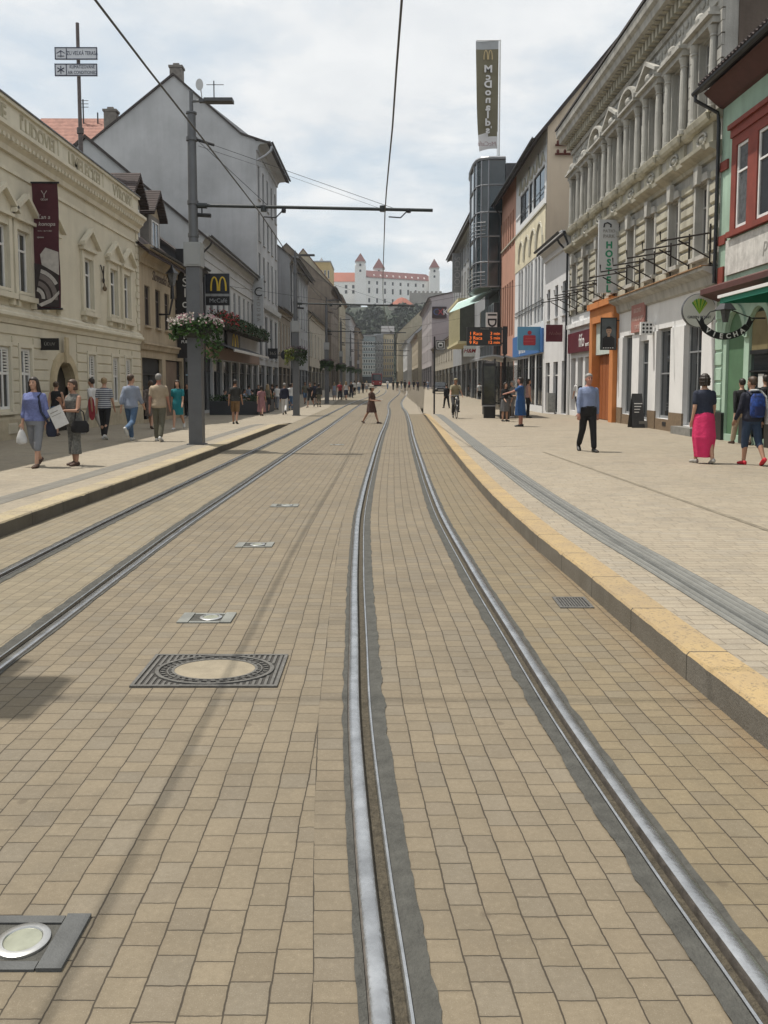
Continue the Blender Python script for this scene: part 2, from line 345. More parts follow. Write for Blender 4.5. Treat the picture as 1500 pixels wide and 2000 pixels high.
def kerb_mat(name, top, face, seg):
    m = bpy.data.materials.new(name); m.use_nodes = True; nt = m.node_tree; b = nt.nodes['Principled BSDF']
    g = nd(nt, 'ShaderNodeNewGeometry'); P = g.outputs['Position']
    sp = nd(nt, 'ShaderNodeSeparateXYZ', {0: P}); nz = nd(nt, 'ShaderNodeSeparateXYZ', {0: g.outputs['True Normal']}).outputs[2]
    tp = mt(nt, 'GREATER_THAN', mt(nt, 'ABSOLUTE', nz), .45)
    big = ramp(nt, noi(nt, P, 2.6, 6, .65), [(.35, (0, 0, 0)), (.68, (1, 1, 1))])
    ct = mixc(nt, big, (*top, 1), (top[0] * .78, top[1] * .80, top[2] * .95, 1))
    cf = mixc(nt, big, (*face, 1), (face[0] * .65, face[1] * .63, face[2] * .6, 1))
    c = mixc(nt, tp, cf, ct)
    c = mixc(nt, ramp(nt, noi(nt, P, 38, 5, .7), [(.36, (.6, .6, .6)), (.46, (0, 0, 0))]), c, (.10, .09, .075, 1))
    yy = mt(nt, 'DIVIDE', sp.outputs[1], seg); fy = mt(nt, 'SUBTRACT', yy, mt(nt, 'FLOOR', yy))
    j = mt(nt, 'LESS_THAN', mt(nt, 'MULTIPLY', mt(nt, 'MINIMUM', fy, mt(nt, 'SUBTRACT', 1.0, fy)), seg), .006)
    sid = nd(nt, 'ShaderNodeTexWhiteNoise', {'W': mt(nt, 'FLOOR', yy)}, noise_dimensions='1D').outputs[0]
    c = mixc(nt, mt(nt, 'MULTIPLY', sid, .25), c, (.2, .17, .12, 1))
    c = mixc(nt, j, c, (.05, .045, .035, 1))
    nt.links.new(c, b.inputs['Base Color']); b.inputs['Roughness'].default_value = .85
    bp = nd(nt, 'ShaderNodeBump', {'Strength': .6, 'Distance': .008, 'Height': noi(nt, P, 55, 5, .7)}); nt.links.new(bp.outputs[0], b.inputs['Normal'])
    return m
def kerb(name, cx, wd, zf, y0, y1, m):
    mb = MB(); prev = None; y = y0; s = 1 if wd > 0 else -1
    while y <= y1 + .001:
        x = cx(y); z = zf(y); q = pnoise(Vector((x * 3, y * 7, 0))) * .005; ch = .012 + max(0, pnoise(Vector((9, y * 9, 0)))) * .018
        r = [mb.p(p) for p in ((x + q, y, rise(y) - .02), (x + q, y, z - ch), (x + s * ch + q, y, z + .003), (x + wd, y, z + .003), (x + wd, y, z - .05))]
        if prev:
            for j in range(4): mb.face((prev[j], prev[j + 1], r[j + 1], r[j]))
        else: mb.face(r)
        prev = r; y += .1 if y < 14 else .5
    mb.face(prev)
    return tag(mb.build(name, m), kind='structure')
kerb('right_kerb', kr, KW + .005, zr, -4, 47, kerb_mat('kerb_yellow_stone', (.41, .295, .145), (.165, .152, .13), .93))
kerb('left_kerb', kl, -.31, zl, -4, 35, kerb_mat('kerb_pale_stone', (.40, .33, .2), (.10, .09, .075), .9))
sa, sb_ = Vector((*G(1090, 893, HP), 0)), Vector((*G(1500, 1036, HP), 0)); se = (sb_ - sa); sn = Vector((-se.y, se.x, 0)).normalized() * .035
mb = MB()
for k in range(40):
    a, b = sa + se * (k / 40 * 1.3 - .15), sa + se * ((k + 1) / 40 * 1.3 - .15); w0, w1 = 1 + .5 * pnoise(Vector((k, 0, 0))), 1 + .5 * pnoise(Vector((k + 1, 0, 0)))
    mb.quad(*[(q.x, q.y, HP + .004) for q in (a - sn * w0, a + sn * w0, b + sn * w1, b - sn * w1)])
tag(mb.build('paving_seam', mat('seam_slab', (.20, .17, .125), .9, 0, .35, 9, .3, 60)), kind='structure')
# rails
STEEL = mat('rail_steel', (.50, .51, .52), .27, .95, .3, 7, .10, 60)
RUST = mat('rail_side', (.15, .135, .12), .5, .5, .45, 16, .3, 70)
DIRT = mat('groove_dirt', (.10, .085, .06), .95, 0, .5, 60, .8, 120)
CEM = mat('rail_cement', (.075, .074, .066), .9, 0, .35, 12, .7, 70)
def rail(cx, side, label):
    """side +1: groove to the right of the head"""
    r = thing('tram_rail', label, 'rail', (cx(0), 0, 0), 'grooved tram rails along the street')
    hp = [(-.036, -.03), (-.034, .004), (-.028, .010), (-.012, .013), (.014, .013), (.026, .009), (.031, -.002), (.032, -.045)]
    lp = [(.074, -.045), (.075, .004), (.079, .007), (.088, .006), (.091, -.03)]
    gp = [(.032, -.024), (.05, -.028), (.074, -.024)]
    for nm, pr, m in (('rail_head', hp, STEEL), ('guard_lip', lp, STEEL), ('groove', gp, DIRT)):
        mb = MB(); prev = None
        for y in YF:
            row = [mb.p((cx(y) + side * a, y, rise(y) + b)) for a, b in pr]
            if prev:
                for j in range(len(pr) - 1): mb.m = 1 if nm == 'rail_head' and j in (0, 1, 5, 6) else 0; mb.face((prev[j], prev[j + 1], row[j + 1], row[j]))
            prev = row
        mb.build(nm, [m, RUST] if nm == 'rail_head' else m, r, True)
    mb = MB(); y = -4
    prev = None
    while y < 60:
        a = .16 + pnoise(Vector((cx(0) * 9, y * 5, 1))) * .014 + pnoise(Vector((cx(0) * 9, y * 17, 5))) * .010; b = -.062 + pnoise(Vector((cx(0) * 9, y * 6, 3))) * .012
        row = [mb.p((cx(y) + side * a, y, rise(y) + .005)), mb.p((cx(y) + side * .0905, y, rise(y) + .002))]
        row2 = [mb.p((cx(y) - side * .036, y, rise(y) + .002)), mb.p((cx(y) + side * b, y, rise(y) + .005))]
        if prev:
            mb.face((prev[0][0], prev[0][1], row[1], row[0])); mb.face((prev[1][0], prev[1][1], row2[1], row2[0]))
        prev = (row, row2); y += .035 if y < 12 else .4
    mb.build('cement_bed', CEM, r)
rail(lambda y: tr(y) - HW, 1, 'bright curved rail in the middle foreground, left rail of the near right track')
rail(lambda y: tr(y) + HW, -1, 'curved rail nearest to the yellow kerb, right rail of the near right track')
rail(lambda y: tl(y) - HW, 1, 'straight rail nearest to the left kerb, outer rail of the left track')
rail(lambda y: tl(y) + HW, -1, 'straight dark rail of the left track on the side of the manhole cover')
# manhole, lights, drain
IRON = mat('cast_iron', (.15, .145, .135), .6, .5, .3, 25, .4, 120)
def zb(w): return w
mh = thing('manhole_cover', 'square iron manhole frame with round paved lid and patterned ring', 'manhole', (-1.01, 4.8, 0))
f = MB(); fx0, fx1, fy0, fy1 = -1.43, -.60, 4.53, 5.08
c0 = (-1.005, 4.805); ro = .262
f.box(fx0, fx1, fy0, fy0 + .02, .0, .012); f.box(fx0, fx1, fy1 - .02, fy1, 0, .012); f.box(fx0, fx0 + .02, fy0 + .02, fy1 - .02, 0, .012); f.box(fx1 - .02, fx1, fy0 + .02, fy1 - .02, 0, .012)
x = fx0 + .035
while x < fx1 - .03:
    dx = x + .008 - c0[0]
    h = math.sqrt(max(0, (ro + .1) ** 2 - dx * dx)) * .72
    if h > 0:
        if c0[1] - h > fy0 + .03: f.box(x, x + .016, fy0 + .02, c0[1] - h, 0, .010)
        if c0[1] + h < fy1 - .03: f.box(x, x + .016, c0[1] + h, fy1 - .02, 0, .010)
    else: f.box(x, x + .016, fy0 + .02, fy1 - .02, 0, .010)
    x += .034
f.build('frame', IRON, mh)
ib = MB(); ib.box(fx0 + .01, fx1 - .01, fy0 + .01, fy1 - .01, .001, .0045); ib.build('bed_plate', mat('iron_recess', (.045, .042, .038), .9, 0, .4, 40), mh)
lid = MB(); sx_ = 1.34
def ring(mb, r0, r1, z0, z1, n=48):
    for k in range(n):
        a, b = 2 * pi * k / n, 2 * pi * (k + 1) / n
        P4 = lambda r, t, z: (c0[0] + r * sx_ * cos(t), c0[1] + r * sin(t) * .94, z)
        mb.quad(P4(r0, a, z1), P4(r1, a, z1), P4(r1, b, z1), P4(r0, b, z1)); mb.quad(P4(r1, a, z0), P4(r1, b, z0), P4(r1, b, z1), P4(r1, a, z1)); mb.quad(P4(r0, a, z0), P4(r0, b, z0), P4(r0, b, z1), P4(r0, a, z1))
ring(lid, .245, .262, .004, .014); ring(lid, .178, .19, .004, .014); ring(lid, .205, .211, .004, .012)
for k in range(36):
    t = 2 * pi * k / 36
    for rr in (.197, .228):
        px_, py_ = c0[0] + rr * sx_ * cos(t + rr * 20), c0[1] + rr * .94 * sin(t + rr * 20)
        lid.box(px_ - .011, px_ + .011, py_ - .006, py_ + .006, .004, .012)
lid.build('lid_ring', IRON, mh)
cc = MB(); n = 48; cc.face([cc.p((c0[0] + .178 * sx_ * cos(2 * pi * k / n), c0[1] + .178 * .94 * sin(2 * pi * k / n), .011)) for k in range(n)])
cc.build('lid_fill', mat('lid_concrete', (.28, .24, .175), .9, 0, .18, 9, .4, 120), mh)
SLAB = mat('dark_slab', (.085, .088, .088), .7, 0, .2, 8, .3, 90)
LENS = mat('frosted_lens', (.27, .28, .22), .25, 0, .25, 14)
SLAB2 = mat('pale_slab', (.20, .205, .19), .75, 0, .25, 8, .3, 90)
def ground_light(x, y, label, s=1.0, sm=None):
    t = thing('ground_light', label, 'ground light', (x, y, 0), 'round uplights set flush in the street paving')
    m = MB(Matrix.Translation((x, y, 0)))
    m.box(-.135, .085, .085, .12, 0, .008); m.box(-.135, .085, -.125, -.09, 0, .008); m.box(.09, .165, -.125, .125, 0, .012); m.box(-.22, -.14, -.125, .125, 0, .010)
    m.build('slab_border', sm or SLAB2, t)
    m = MB(); m.lathe((x, y, 0), [(.080, 0), (.080, .012), (.075, .015), (.058, .015), (.054, .008)], 40, False); m.build('trim_ring', mat('brushed_steel', (.55, .55, .54), .35, .9, .15, 20), t, True)
    m = MB(); m.lathe((x, y, 0), [(.055, .006), (.055, .011), (.04, .013), (.001, .014)], 32); m.build('lens', LENS, t, True)
    m = MB(); m.box(x - .135, x + .085, y - .085, y + .08, .001, .004); m.build('bedding', CEM, t)
ground_light(*G(45, 1842), 'big round uplight with grey slab border in the bottom left corner', sm=SLAB)
ground_light(*G(412, 1208), 'square uplight set in the paving just behind the manhole')
ground_light(*G(503, 1065), 'small uplight in the paving, second one behind the manhole')
ground_light(*G(560, 988), 'faint uplight in the paving, third one behind the manhole')
ground_light(*G(660, 869), 'uplight seen as a thin line in the paving, farthest from the manhole')
dr = thing('drain_grate', 'rectangular iron drain grate in the paving by the yellow kerb', 'drain', (1.46, 6.33, 0))
f = MB(); f.box(1.34, 1.60, 6.18, 6.21, 0, .008); f.box(1.34, 1.60, 6.47, 6.5, 0, .008); f.box(1.34, 1.365, 6.21, 6.47, 0, .008); f.box(1.575, 1.60, 6.21, 6.47, 0, .008)
f.build('frame', IRON, dr); f = MB()
for k in range(9): f.box(1.375 + k * .022, 1.388 + k * .022, 6.21, 6.47, 0, .006)
f.build('bars', IRON, dr); f = MB(); f.box(1.35, 1.59, 6.19, 6.49, .0005, .002); f.build('pit', BLACK, dr)
# ---------------------------------------------------------------- buildings: shared helpers
ROOFD = mat('dark_roof_tile', (.055, .045, .042), .85, 0, .35, 3, .5, 25)
def tile_mat(name, col, sc=.28):
    m = mat(name, col, .85, 0, .35, 2.2, 0)
    nt = m.node_tree; b = nt.nodes['Principled BSDF']
    P = nd(nt, 'ShaderNodeNewGeometry').outputs['Position']
    w1 = nd(nt, 'ShaderNodeTexWave', {'Vector': P, 'Scale': .9 / sc, 'Distortion': .4}, wave_type='BANDS', bands_direction='Z').outputs[1]
    src = b.inputs['Base Color'].links[0].from_socket
    c = mixc(nt, ramp(nt, w1, [(.05, (.75, .75, .75)), (.35, (0, 0, 0))]), src, (col[0] * .4, col[1] * .4, col[2] * .4, 1))
    nt.links.new(c, b.inputs['Base Color'])
    bp = nd(nt, 'ShaderNodeBump', {'Strength': .6, 'Distance': .05, 'Height': w1}); nt.links.new(bp.outputs[0], b.inputs['Normal'])
    return m
ROOFR = tile_mat('red_roof_tile', (.40, .20, .155), .5)
ROOFB = tile_mat('brown_roof_tile', (.05, .033, .03), .3)
SHADOWY = mat('dim_interior', (.02, .02, .022), .7, 0, .4, 2)
def wall_holes(mb, u0, u1, v0, v1, holes, w=0.0, rev=.22):
    us = sorted({u0, u1, *[h[0] for h in holes], *[h[1] for h in holes]}); vs = sorted({v0, v1, *[h[2] for h in holes], *[h[3] for h in holes]})
    us = [u for u in us if u0 <= u <= u1]; vs = [v for v in vs if v0 <= v <= v1]
    for a, b in zip(us, us[1:]):
        for c, d in zip(vs, vs[1:]):
            mu, mv = (a + b) / 2, (c + d) / 2
            if not any(h[0] < mu < h[1] and h[2] < mv < h[3] for h in holes): mb.quad((a, c, w), (b, c, w), (b, d, w), (a, d, w))
    for a, b, c, d in [h[:4] for h in holes]:
        r = w - rev
        mb.quad((a, c, w), (a, d, w), (a, d, r), (a, c, r)); mb.quad((b, c, w), (b, d, w), (b, d, r), (b, c, r))
        mb.quad((a, d, w), (b, d, w), (b, d, r), (a, d, r)); mb.quad((a, c, w), (b, c, w), (b, c, r), (a, c, r))
def window(parent, fr, u0, u1, v0, v1, w=-.2, nx=2, tz=.38, fm=None, pm=None, name='window', ft=.07, mtk=.05):
    m = MB(fr); wf = w + .06; g = .002
    u0 += g; u1 -= g; v0 += g; v1 -= g
    m.box(u0, u0 + ft, v0, v1, w, wf); m.box(u1 - ft, u1, v0, v1, w, wf); m.box(u0 + ft, u1 - ft, v0, v0 + ft, w, wf); m.box(u0 + ft, u1 - ft, v1 - ft, v1, w, wf)
    tv = v1 - tz * (v1 - v0) if tz else None
    if tv: m.box(u0 + ft, u1 - ft, tv - mtk / 2, tv + mtk / 2, w, wf - .003)
    for k in range(1, nx):
        uc = u0 + (u1 - u0) * k / nx
        segs = [(v0 + ft, tv - mtk / 2), (tv + mtk / 2, v1 - ft)] if tv else [(v0 + ft, v1 - ft)]
        for a, b in segs: m.box(uc - mtk / 2, uc + mtk / 2, a, b, w, wf - .006)
    o = m.build(name, fm or WHITE, parent)
    p = MB(fr); p.box(u0 + .01, u1 - .01, v0 + .01, v1 - .01, w + .012, w + .024)
    p.build('pane', pm or (GLASS if RND.random() < .8 else GLASS2), o)
    return o
def text_obj(s, size, fr, mat_, parent=None, name='lettering', align='CENTER', ext=.006, mirror=False, sx=1.0, bold=0.0, rot=0.0, shear=0.0, top=False):
    c = bpy.data.curves.new('t', 'FONT'); c.body = s; c.size = size; c.align_x = align; c.align_y = 'CENTER'; c.extrude = ext; c.offset = bold; c.shear = shear; c.resolution_u = 3
    o = bpy.data.objects.new('t', c); COL.objects.link(o)
    dg = bpy.context.evaluated_depsgraph_get(); me = bpy.data.meshes.new_from_object(o.evaluated_get(dg))
    COL.objects.unlink(o); bpy.data.objects.remove(o)
    L = fr @ Matrix.Rotation(rot, 4, 'Z') @ Matrix.Diagonal((-sx if mirror else sx, 1, 1, 1)); off = Vector(parent['_o']) if parent else Vector()
    for v in me.vertices: v.co = L @ v.co - off
    me.materials.clear(); me.materials.append(mat_); me.name = name
    ob = bpy.data.objects.new(name, me); COL.objects.link(ob)
    if parent: ob.parent = parent; ob['_o'] = tuple(off)
    return ob
def dnpipe(parent, fr, u, v0, v1, w=.12, m=None, kick=.5):
    b = MB(fr); b.tube([(u, v1 + .25, w + kick), (u, v1 + .05, w + kick * .8), (u, v1 - .35, w), (u, v1 - .9, w), (u, v0, w)], .055, 8); return b.build('downpipe', m or DARK, parent, True)
def gutter(parent, fr, u0, u1, v, w, m=None):
    b = MB(fr); pr = [(w + .09 * cos(t), v + .09 * sin(t)) for t in [pi + pi * k / 6 for k in range(7)]]
    pr += [(w + .075 * cos(t), v + .075 * sin(t)) for t in [2 * pi - pi * k / 6 for k in range(7)]]
    b.prof(pr, u0, u1); return b.build('gutter', m or DARK, parent)
def roof(parent, fr, u0, u1, he, depth, rise_, m, ov=.5, th=.16, gov=.15, kink=0.0):
    """saddle roof, ridge along the street"""
    s = rise_ / (depth / 2); b = MB(fr)
    pr = [(ov, he - ov * s * (.35 if kink else 1)), (0 - kink, he + kink * s * .5), (-depth / 2, he + rise_), (-depth - ov, he - ov * s), (-depth - ov, he - ov * s + th), (-depth / 2, he + rise_ + th * 1.3), (0 - kink, he + kink * s * .5 + th), (ov, he - ov * s * (.35 if kink else 1) + th)]
    b.prof(pr, u0 - gov, u1 + gov); return b.build('roof', m, parent)
def chimney(parent, fr, u, w, v0, v1, m, a=.5, b_=.4):
    b = MB(fr); b.box(u - b_, u + b_, v0, v1, w - a, w + a); b.box(u - b_ - .08, u + b_ + .08, v1, v1 + .18, w - a - .08, w + a + .08)
    b.box(u - b_ * .6, u - b_ * .1, v1 + .18, v1 + .4, w - a * .5, w + a * .5); return b.build('chimney', m, parent)
def house(label, side, x, y0, y1, he, depth, rise_, wm, rm, rows, shop=None, z0=0.0, ww=1.0, ov=.45, fm=None, gable=None, cornice=True, pipe=True, chim=None, sill=True, name='town_house', cat='house', kink=0.0, pipem=None, tz=.35, trimm=None):
    L = y1 - y0; fr = frame((x, y0, z0), (0, 1, 0), (-side, 0, 0))
    r = thing(name, label, cat, (x, y0, z0), 'houses lining the street')
    holes = []
    for v0, v1, n, w in rows:
        cs = n if isinstance(n, (list, tuple)) else [L * (k + .5) / n for k in range(n)]
        for c in cs: holes.append((c - w / 2, c + w / 2, v0, v1))
    sh = []
    if shop:
        nb = shop.get('n', 3); h = shop['h']
        for k in range(nb):
            a, b = L * k / nb + shop.get('p', .25), L * (k + 1) / nb - shop.get('p', .25); sh.append((a, b, .15, h))
    wl = MB(fr)
    wall_holes(wl, 0, L, 0, he, holes + sh, rev=.16)
    for u in (0, L): wl.face([wl.p(q) for q in ((u, 0, 0), (u, he, 0), (u, he + rise_, -depth / 2), (u, he, -depth), (u, 0, -depth))])
    wl.quad((0, 0, -depth), (L, 0, -depth), (L, he, -depth), (0, he, -depth))
    wl.build('wall', [wm], r)
    for h in holes: window(r, fr, *h, fm=fm, tz=tz, w=-.14)
    if sill and holes:
        sb = MB(fr)
        for h in holes: sb.box(h[0] - .08, h[1] + .08, h[2] - .09, h[2] - .002, .002, .12)
        sb.build('sills', trimm or wm, r)
    for h in sh:
        g = MB(fr); g.box(h[0] + .003, h[1] - .003, h[2] + .003, h[3] - .003, -.21, -.19); o = g.build('shop_window', shop.get('g', GLASS), r)
        f = MB(fr); f.box(h[0] + .01, h[1] - .01, h[3] - .75, h[3] - .69, -.188, -.12)
        f.box(h[0] + .01, h[0] + .08, h[2], h[3] - .75, -.188, -.12); f.box((h[0] + h[1]) / 2 - .03, (h[0] + h[1]) / 2 + .03, h[2], h[3] - .76, -.188, -.13); f.build('frame', shop.get('f', DARK), o)
    if shop and shop.get('fascia'):
        a = MB(fr); a.box(.2, L - .2, shop['h'] + .06, shop['h'] + .06 + shop.get('fh', .7), .003, .12); a.build('fascia', shop['fascia'], r)
    if cornice:
        c = MB(fr); c.prof([(.002, he - .75), (.12, he - .75), (.14, he - .5), (.3, he - .28), (ov - .02, he - .2), (ov - .02, he - .02), (.002, he - .02)], .01, L - .01); c.build('cornice', trimm or wm, r)
    roof(r, fr, 0, L, he, depth, rise_, rm, ov, kink=kink)
    gutter(r, fr, -.1, L + .1, he - ov * .3 * rise_ / depth * 2 * (.35 if kink else 1) + .02, ov + .1, pipem)
    if pipe: dnpipe(r, fr, .25, .3, he - .7, m=pipem)
    for (u, w, h) in (chim or []): chimney(r, fr, u, -w, he + .5, he + h, mat('chimney_plaster', (.2, .18, .16), .9, 0, .3, 4))
    r['_fr'] = [list(q) for q in fr]
    return r, fr
# ---------------------------------------------------------------- left row
XL = -10.4
CREAM = mat('cream_plaster', (.62, .575, .46), .9, 0, .10, .9, .25, 14, .10)
CREAMT = mat('cream_trim', (.65, .605, .49), .85, 0, .10, 1.2, .15, 30, .2)
def G_u(px): return -XL * F / (750 - px)
# craft centre: long cream palace front
y0 = 6.0; y1 = 35.5; L = y1 - y0; fr = frame((XL, y0, 0), (0, 1, 0), (1, 0, 0))
pal = thing('cream_palace', 'long cream palace front with pediment windows and lettered parapet on the left', 'building', (XL, y0, 0), 'houses lining the street')
ax = [22.75, 24.15, 26.1, 29.4, 32.1, 33.75, 19.6, 17.6, 15.6, 13.6, 11.6, 9.6]
up = [(a - y0 - .42, a - y0 + .42, 4.28, 6.05) for a in ax]
lo = [(a - y0 - .37, a - y0 + .37, 1.0, 2.72) for a in (22.75, 24.15, 29.6, 32.2, 33.8, 19.6, 17.6, 15.6, 13.6)]
da, db = 26.15 - y0, 27.75 - y0
wl = MB(fr); wall_holes(wl, 0, L, 0, 9.4, up + lo + [(da, db, .0, 2.45)], rev=.16)
n = 10; dc = (da + db) / 2; dr_ = (db - da) / 2
wl2 = MB(fr)
for u in (0, L): wl.quad((u, 0, 0), (u, 9.4, 0), (u, 9.4, -9), (u, 0, -9))
wl.quad((0, 0, -9), (L, 0, -9), (L, 9.4, -9), (0, 9.4, -9)); wl.quad((0, 9.4, -9), (L, 9.4, -9), (L, 9.4, -.3), (0, 9.4, -.3))
wl.build('wall', CREAM, pal)
pl = MB(fr)
def hbar(mb, u0, u1, skips, prof):
    edges = [u0] + [q for s in sorted(skips) for q in s] + [u1]
    for a, b in zip(edges[::2], edges[1::2]):
        if b - a > .05: mb.prof(prof, a, b)
hbar(pl, 0, L, [(da - .35, db + .35)], [(.002, 0), (.10, 0), (.10, .72), (.07, .80), (.002, .80)])
pl.build('plinth', mat('plinth_stone', (.46, .40, .29), .9, 0, .2, 3, .4, 30, .2), pal)
# rusticated bands of the ground floor
rb2 = MB(fr); v = .84
while v < 3.2:
    sk = [(h[0] - .16, h[1] + .16) for h in lo if v < 2.9] + ([(da - .42, db + .42)] if v < 3.1 else [])
    hbar(rb2, .01, L - .01, sk, [(.002, v), (.035, v + .02), (.035, v + .27), (.002, v + .29)]); v += .32
rb2.build('rustication', CREAM, pal)
c = MB(fr); c.prof([(.002, 3.38), (.06, 3.38), (.10, 3.5), (.20, 3.58), (.20, 3.66), (.13, 3.7), (.13, 3.78), (.002, 3.86)], 0, L)
c.prof([(.002, 8.05), (.10, 8.05), (.12, 8.2), (.20, 8.28), (.34, 8.5), (.42, 8.55), (.42, 8.66), (.002, 8.72)], 0, L)
c.prof([(.002, 7.55), (.05, 7.55), (.05, 7.65), (.002, 7.68)], 0, L)
c.build('cornice', CREAMT, pal)
dn = MB(fr); u = .1
while u < L - .2: dn.box(u, u + .13, 8.3, 8.42, .19, .30); u += .27
dn.build('dentils', CREAMT, pal)
pp = MB(fr); pp.box(0, L, 8.72, 9.4, -.25, .06); pp.box(-.02, L + .02, 9.402, 9.5, -.3, .14)
for u in (L - .9, L - 4.4, L - 8.6, L - 14.2): pp.box(u, u + .12, 8.74, 9.4, .062, .10)
pp.build('parapet', CREAMT, pal)
cop = MB(fr); cop.box(-.03, L + .05, 9.502, 9.54, -.34, .18); cop.build('coping', mat('zinc_sheet', (.14, .14, .15), .5, .5, .1), pal)
LET = mat('raised_letters', (.40, .36, .26), .85, 0, .1)
for s, ua in (('VÝROBY', 33.4), ('UMELECKEJ', 29.3), ('ĽUDOVEJ', 25.4), ('ÚSTREDIE', 22.0)):
    text_obj(s, .60, frame((XL + .062, ua, 9.05), (0, 1, 0), (1, 0, 0)), LET, pal, sx=-1 if False else 1.0, ext=.02, bold=.012)
for i, h in enumerate(up):
    window(pal, fr, *h, fm=WHITE, tz=.30, nx=2, mtk=.06, w=-.12)
    m = MB(fr); a, b = h[0], h[1]
    m.box(a - .22, a - .02, 4.22, 6.3, .002, .09); m.box(b + .02, b + .22, 4.22, 6.3, .002, .09); m.box(a - .018, b + .018, 6.06, 6.3, .002, .07)
    m.box(a - .3, b + .3, 6.302, 6.40, .002, .18)
    um = (a + b) / 2
    m.prism([(a - .38, 6.402), (b + .38, 6.402), (b + .38, 6.47), (um + .02, 6.98), (um - .02, 6.98), (a - .38, 6.47)], .002, .10)
    m.prism([(a - .42, 6.44), (a - .42, 6.55), (um, 7.12), (b + .42, 6.55), (b + .42, 6.44), (um, 6.98)], .102, .26)
    m.box(a - .3, b + .3, 4.06, 4.21, .002, .20); m.box(a - .2, a - .05, 3.90, 4.058, .002, .14); m.box(b + .05, b + .2, 3.90, 4.058, .002, .14)
    m.box(a - .05, b + .05, 4.25, 4.33, .092, .12)
    m.build('window_surround', CREAMT, pal)
SHUT = mat('white_shutter', (.62, .61, .57), .6, 0, .1)
for h in lo:
    w_ = window(pal, fr, *h, fm=WHITE, tz=.42, nx=2, w=-.09, mtk=.08, ft=.08)
    m = MB(fr); um = (h[0] + h[1]) / 2
    for k in range(7): m.box(um + .04, h[1] - .09, 2.06 + k * .085, 2.11 + k * .085, -.035, -.005)
    m.build('shutter', SHUT, w_)
    m = MB(fr); m.box(h[0] - .12, h[0] - .01, .94, 2.86, .002, .05); m.box(h[1] + .01, h[1] + .12, .94, 2.86, .002, .05); m.box(h[0] - .009, h[1] + .009, 2.74, 2.86, .002, .05); m.box(h[0] - .16, h[1] + .16, .86, .935, .002, .12)
    m.build('window_surround', CREAMT, pal)
# arched portal: spandrel fills the square head of the opening and leaves an arch
sp_ = MB(fr); ap = [(da, 2.452)] + [(dc - dr_ * cos(pi * k / 14), 1.62 + dr_ * sin(pi * k / 14)) for k in range(15)] + [(db, 2.452)]
sp_.prism(ap[:8] + [(dc, 2.452)], -.24, .0015); sp_.prism([(dc, 2.452)] + ap[7:], -.24, .0015)
for k in range(14):
    a, b = pi * k / 14, pi * (k + 1) / 14
    q = lambda t, r: (dc - r * cos(t), 1.62 + r * sin(t))
    sp_.prism([q(a, dr_ + .01), q(b, dr_ + .01), q(b, dr_ + .30), q(a, dr_ + .30)], .003, .11)
for s_ in (da - .30, db + .01): sp_.box(s_, s_ + .29, 0.0, 1.62, .003, .11)
sp_.box(dc - .12, dc + .12, 2.38, 3.2, .112, .18)
sp_.build('portal_arch', mat('portal_stone', (.50, .42, .28), .85, 0, .2, 3, .2, 40), pal)
d_ = MB(fr); d_.box(da + .003, db - .003, 0, 2.44, -.32, -.25)
for k in range(2):
    a = da + .08 + k * (dr_); d_.box(a, a + dr_ - .14, .2, .9, -.249, -.22); d_.box(a, a + dr_ - .14, 1.0, 1.9, -.249, -.22)
d_.build('door', mat('dark_oak_door', (.03, .026, .022), .55, 0, .3, 8), pal)
m = MB(fr); m.box(.4 + 16.3, .95 + 16.3, .32, .62, .101, .115)
for k in range(5): m.box(16.73, 17.22, .345 + k * .053, .375 + k * .053, .116, .135)
m.build('vent', CREAMT, pal)
rf = MB(fr); rf.prism([(0, 0)], 0, 0) if False else None
b = MB(fr); b.prof([(-.4, 9.41), (-5, 10.3), (-9, 9.41)], .1, L - .1); b.build('roof', ROOFD, pal)
chimney(pal, fr, onx(67, 240, XL - 4).y - y0, -4, 9.5, 11.35, mat('chimney_plaster', (.2, .18, .16), .9, 0, .3, 4), .4, .4)
m = MB(fr)
for k in range(16):
    v = 3.95 + k * .27; m.box(L - (.42 if k % 2 else .28), L - .01, v, v + .24, .003, .05)
m.build('quoins', CREAMT, pal)
# small tan house with dormers
TAN = mat('tan_plaster', (.40, .33, .235), .9, 0, .14, 1.2, .2, 20, .3)
h2, fr2 = house('low tan house with two brown dormers beside the cream palace', -1, XL, 35.5, 43.2, 7.6, 11, 4.6, TAN, ROOFB, [(4.25, 6.0, [1.3, 3.0, 4.6, 6.6], .85)], {'h': 2.85, 'n': 2, 'g': SHADOWY, 'p': .3}, ov=.55, fm=mat('brown_frame', (.08, .06, .05), .6), pipe=False, tz=.3)
dnpipe(h2, fr2, 7.4, .3, 6.8)
for (u, du) in ((1.0, 1.9), (4.3, 1.9)):
    d = MB(fr2); a, b = u, u + du; v0 = 7.85; v1 = 9.75; w0 = -.7; 
    d.box(a, b, v0, v1, w0 - 2.4, w0); dm = d.build('dormer', mat('dormer_wall', (.20, .185, .17), .9, 0, .2), h2)
    d = MB(fr2); um = (a + b) / 2
    d.prism([(a - .25, v1 - .12), (um, v1 + 1.05), (b + .25, v1 - .12), (b + .25, v1 + .05), (um, v1 + 1.25), (a - .25, v1 + .05)], w0 - 3.2, w0 + .35); d.build('dormer_roof', ROOFB, dm)
    d = MB(fr2); d.prism([(a, v1 + .003), (b, v1 + .003), (um, v1 + .95)], w0 - 2, w0 - .01); d.build('dormer_gable', TAN, dm)
    window(dm, fr2, a + .35, b - .35, v0 + .25, v1 - .25, w=w0 + .005, tz=0)
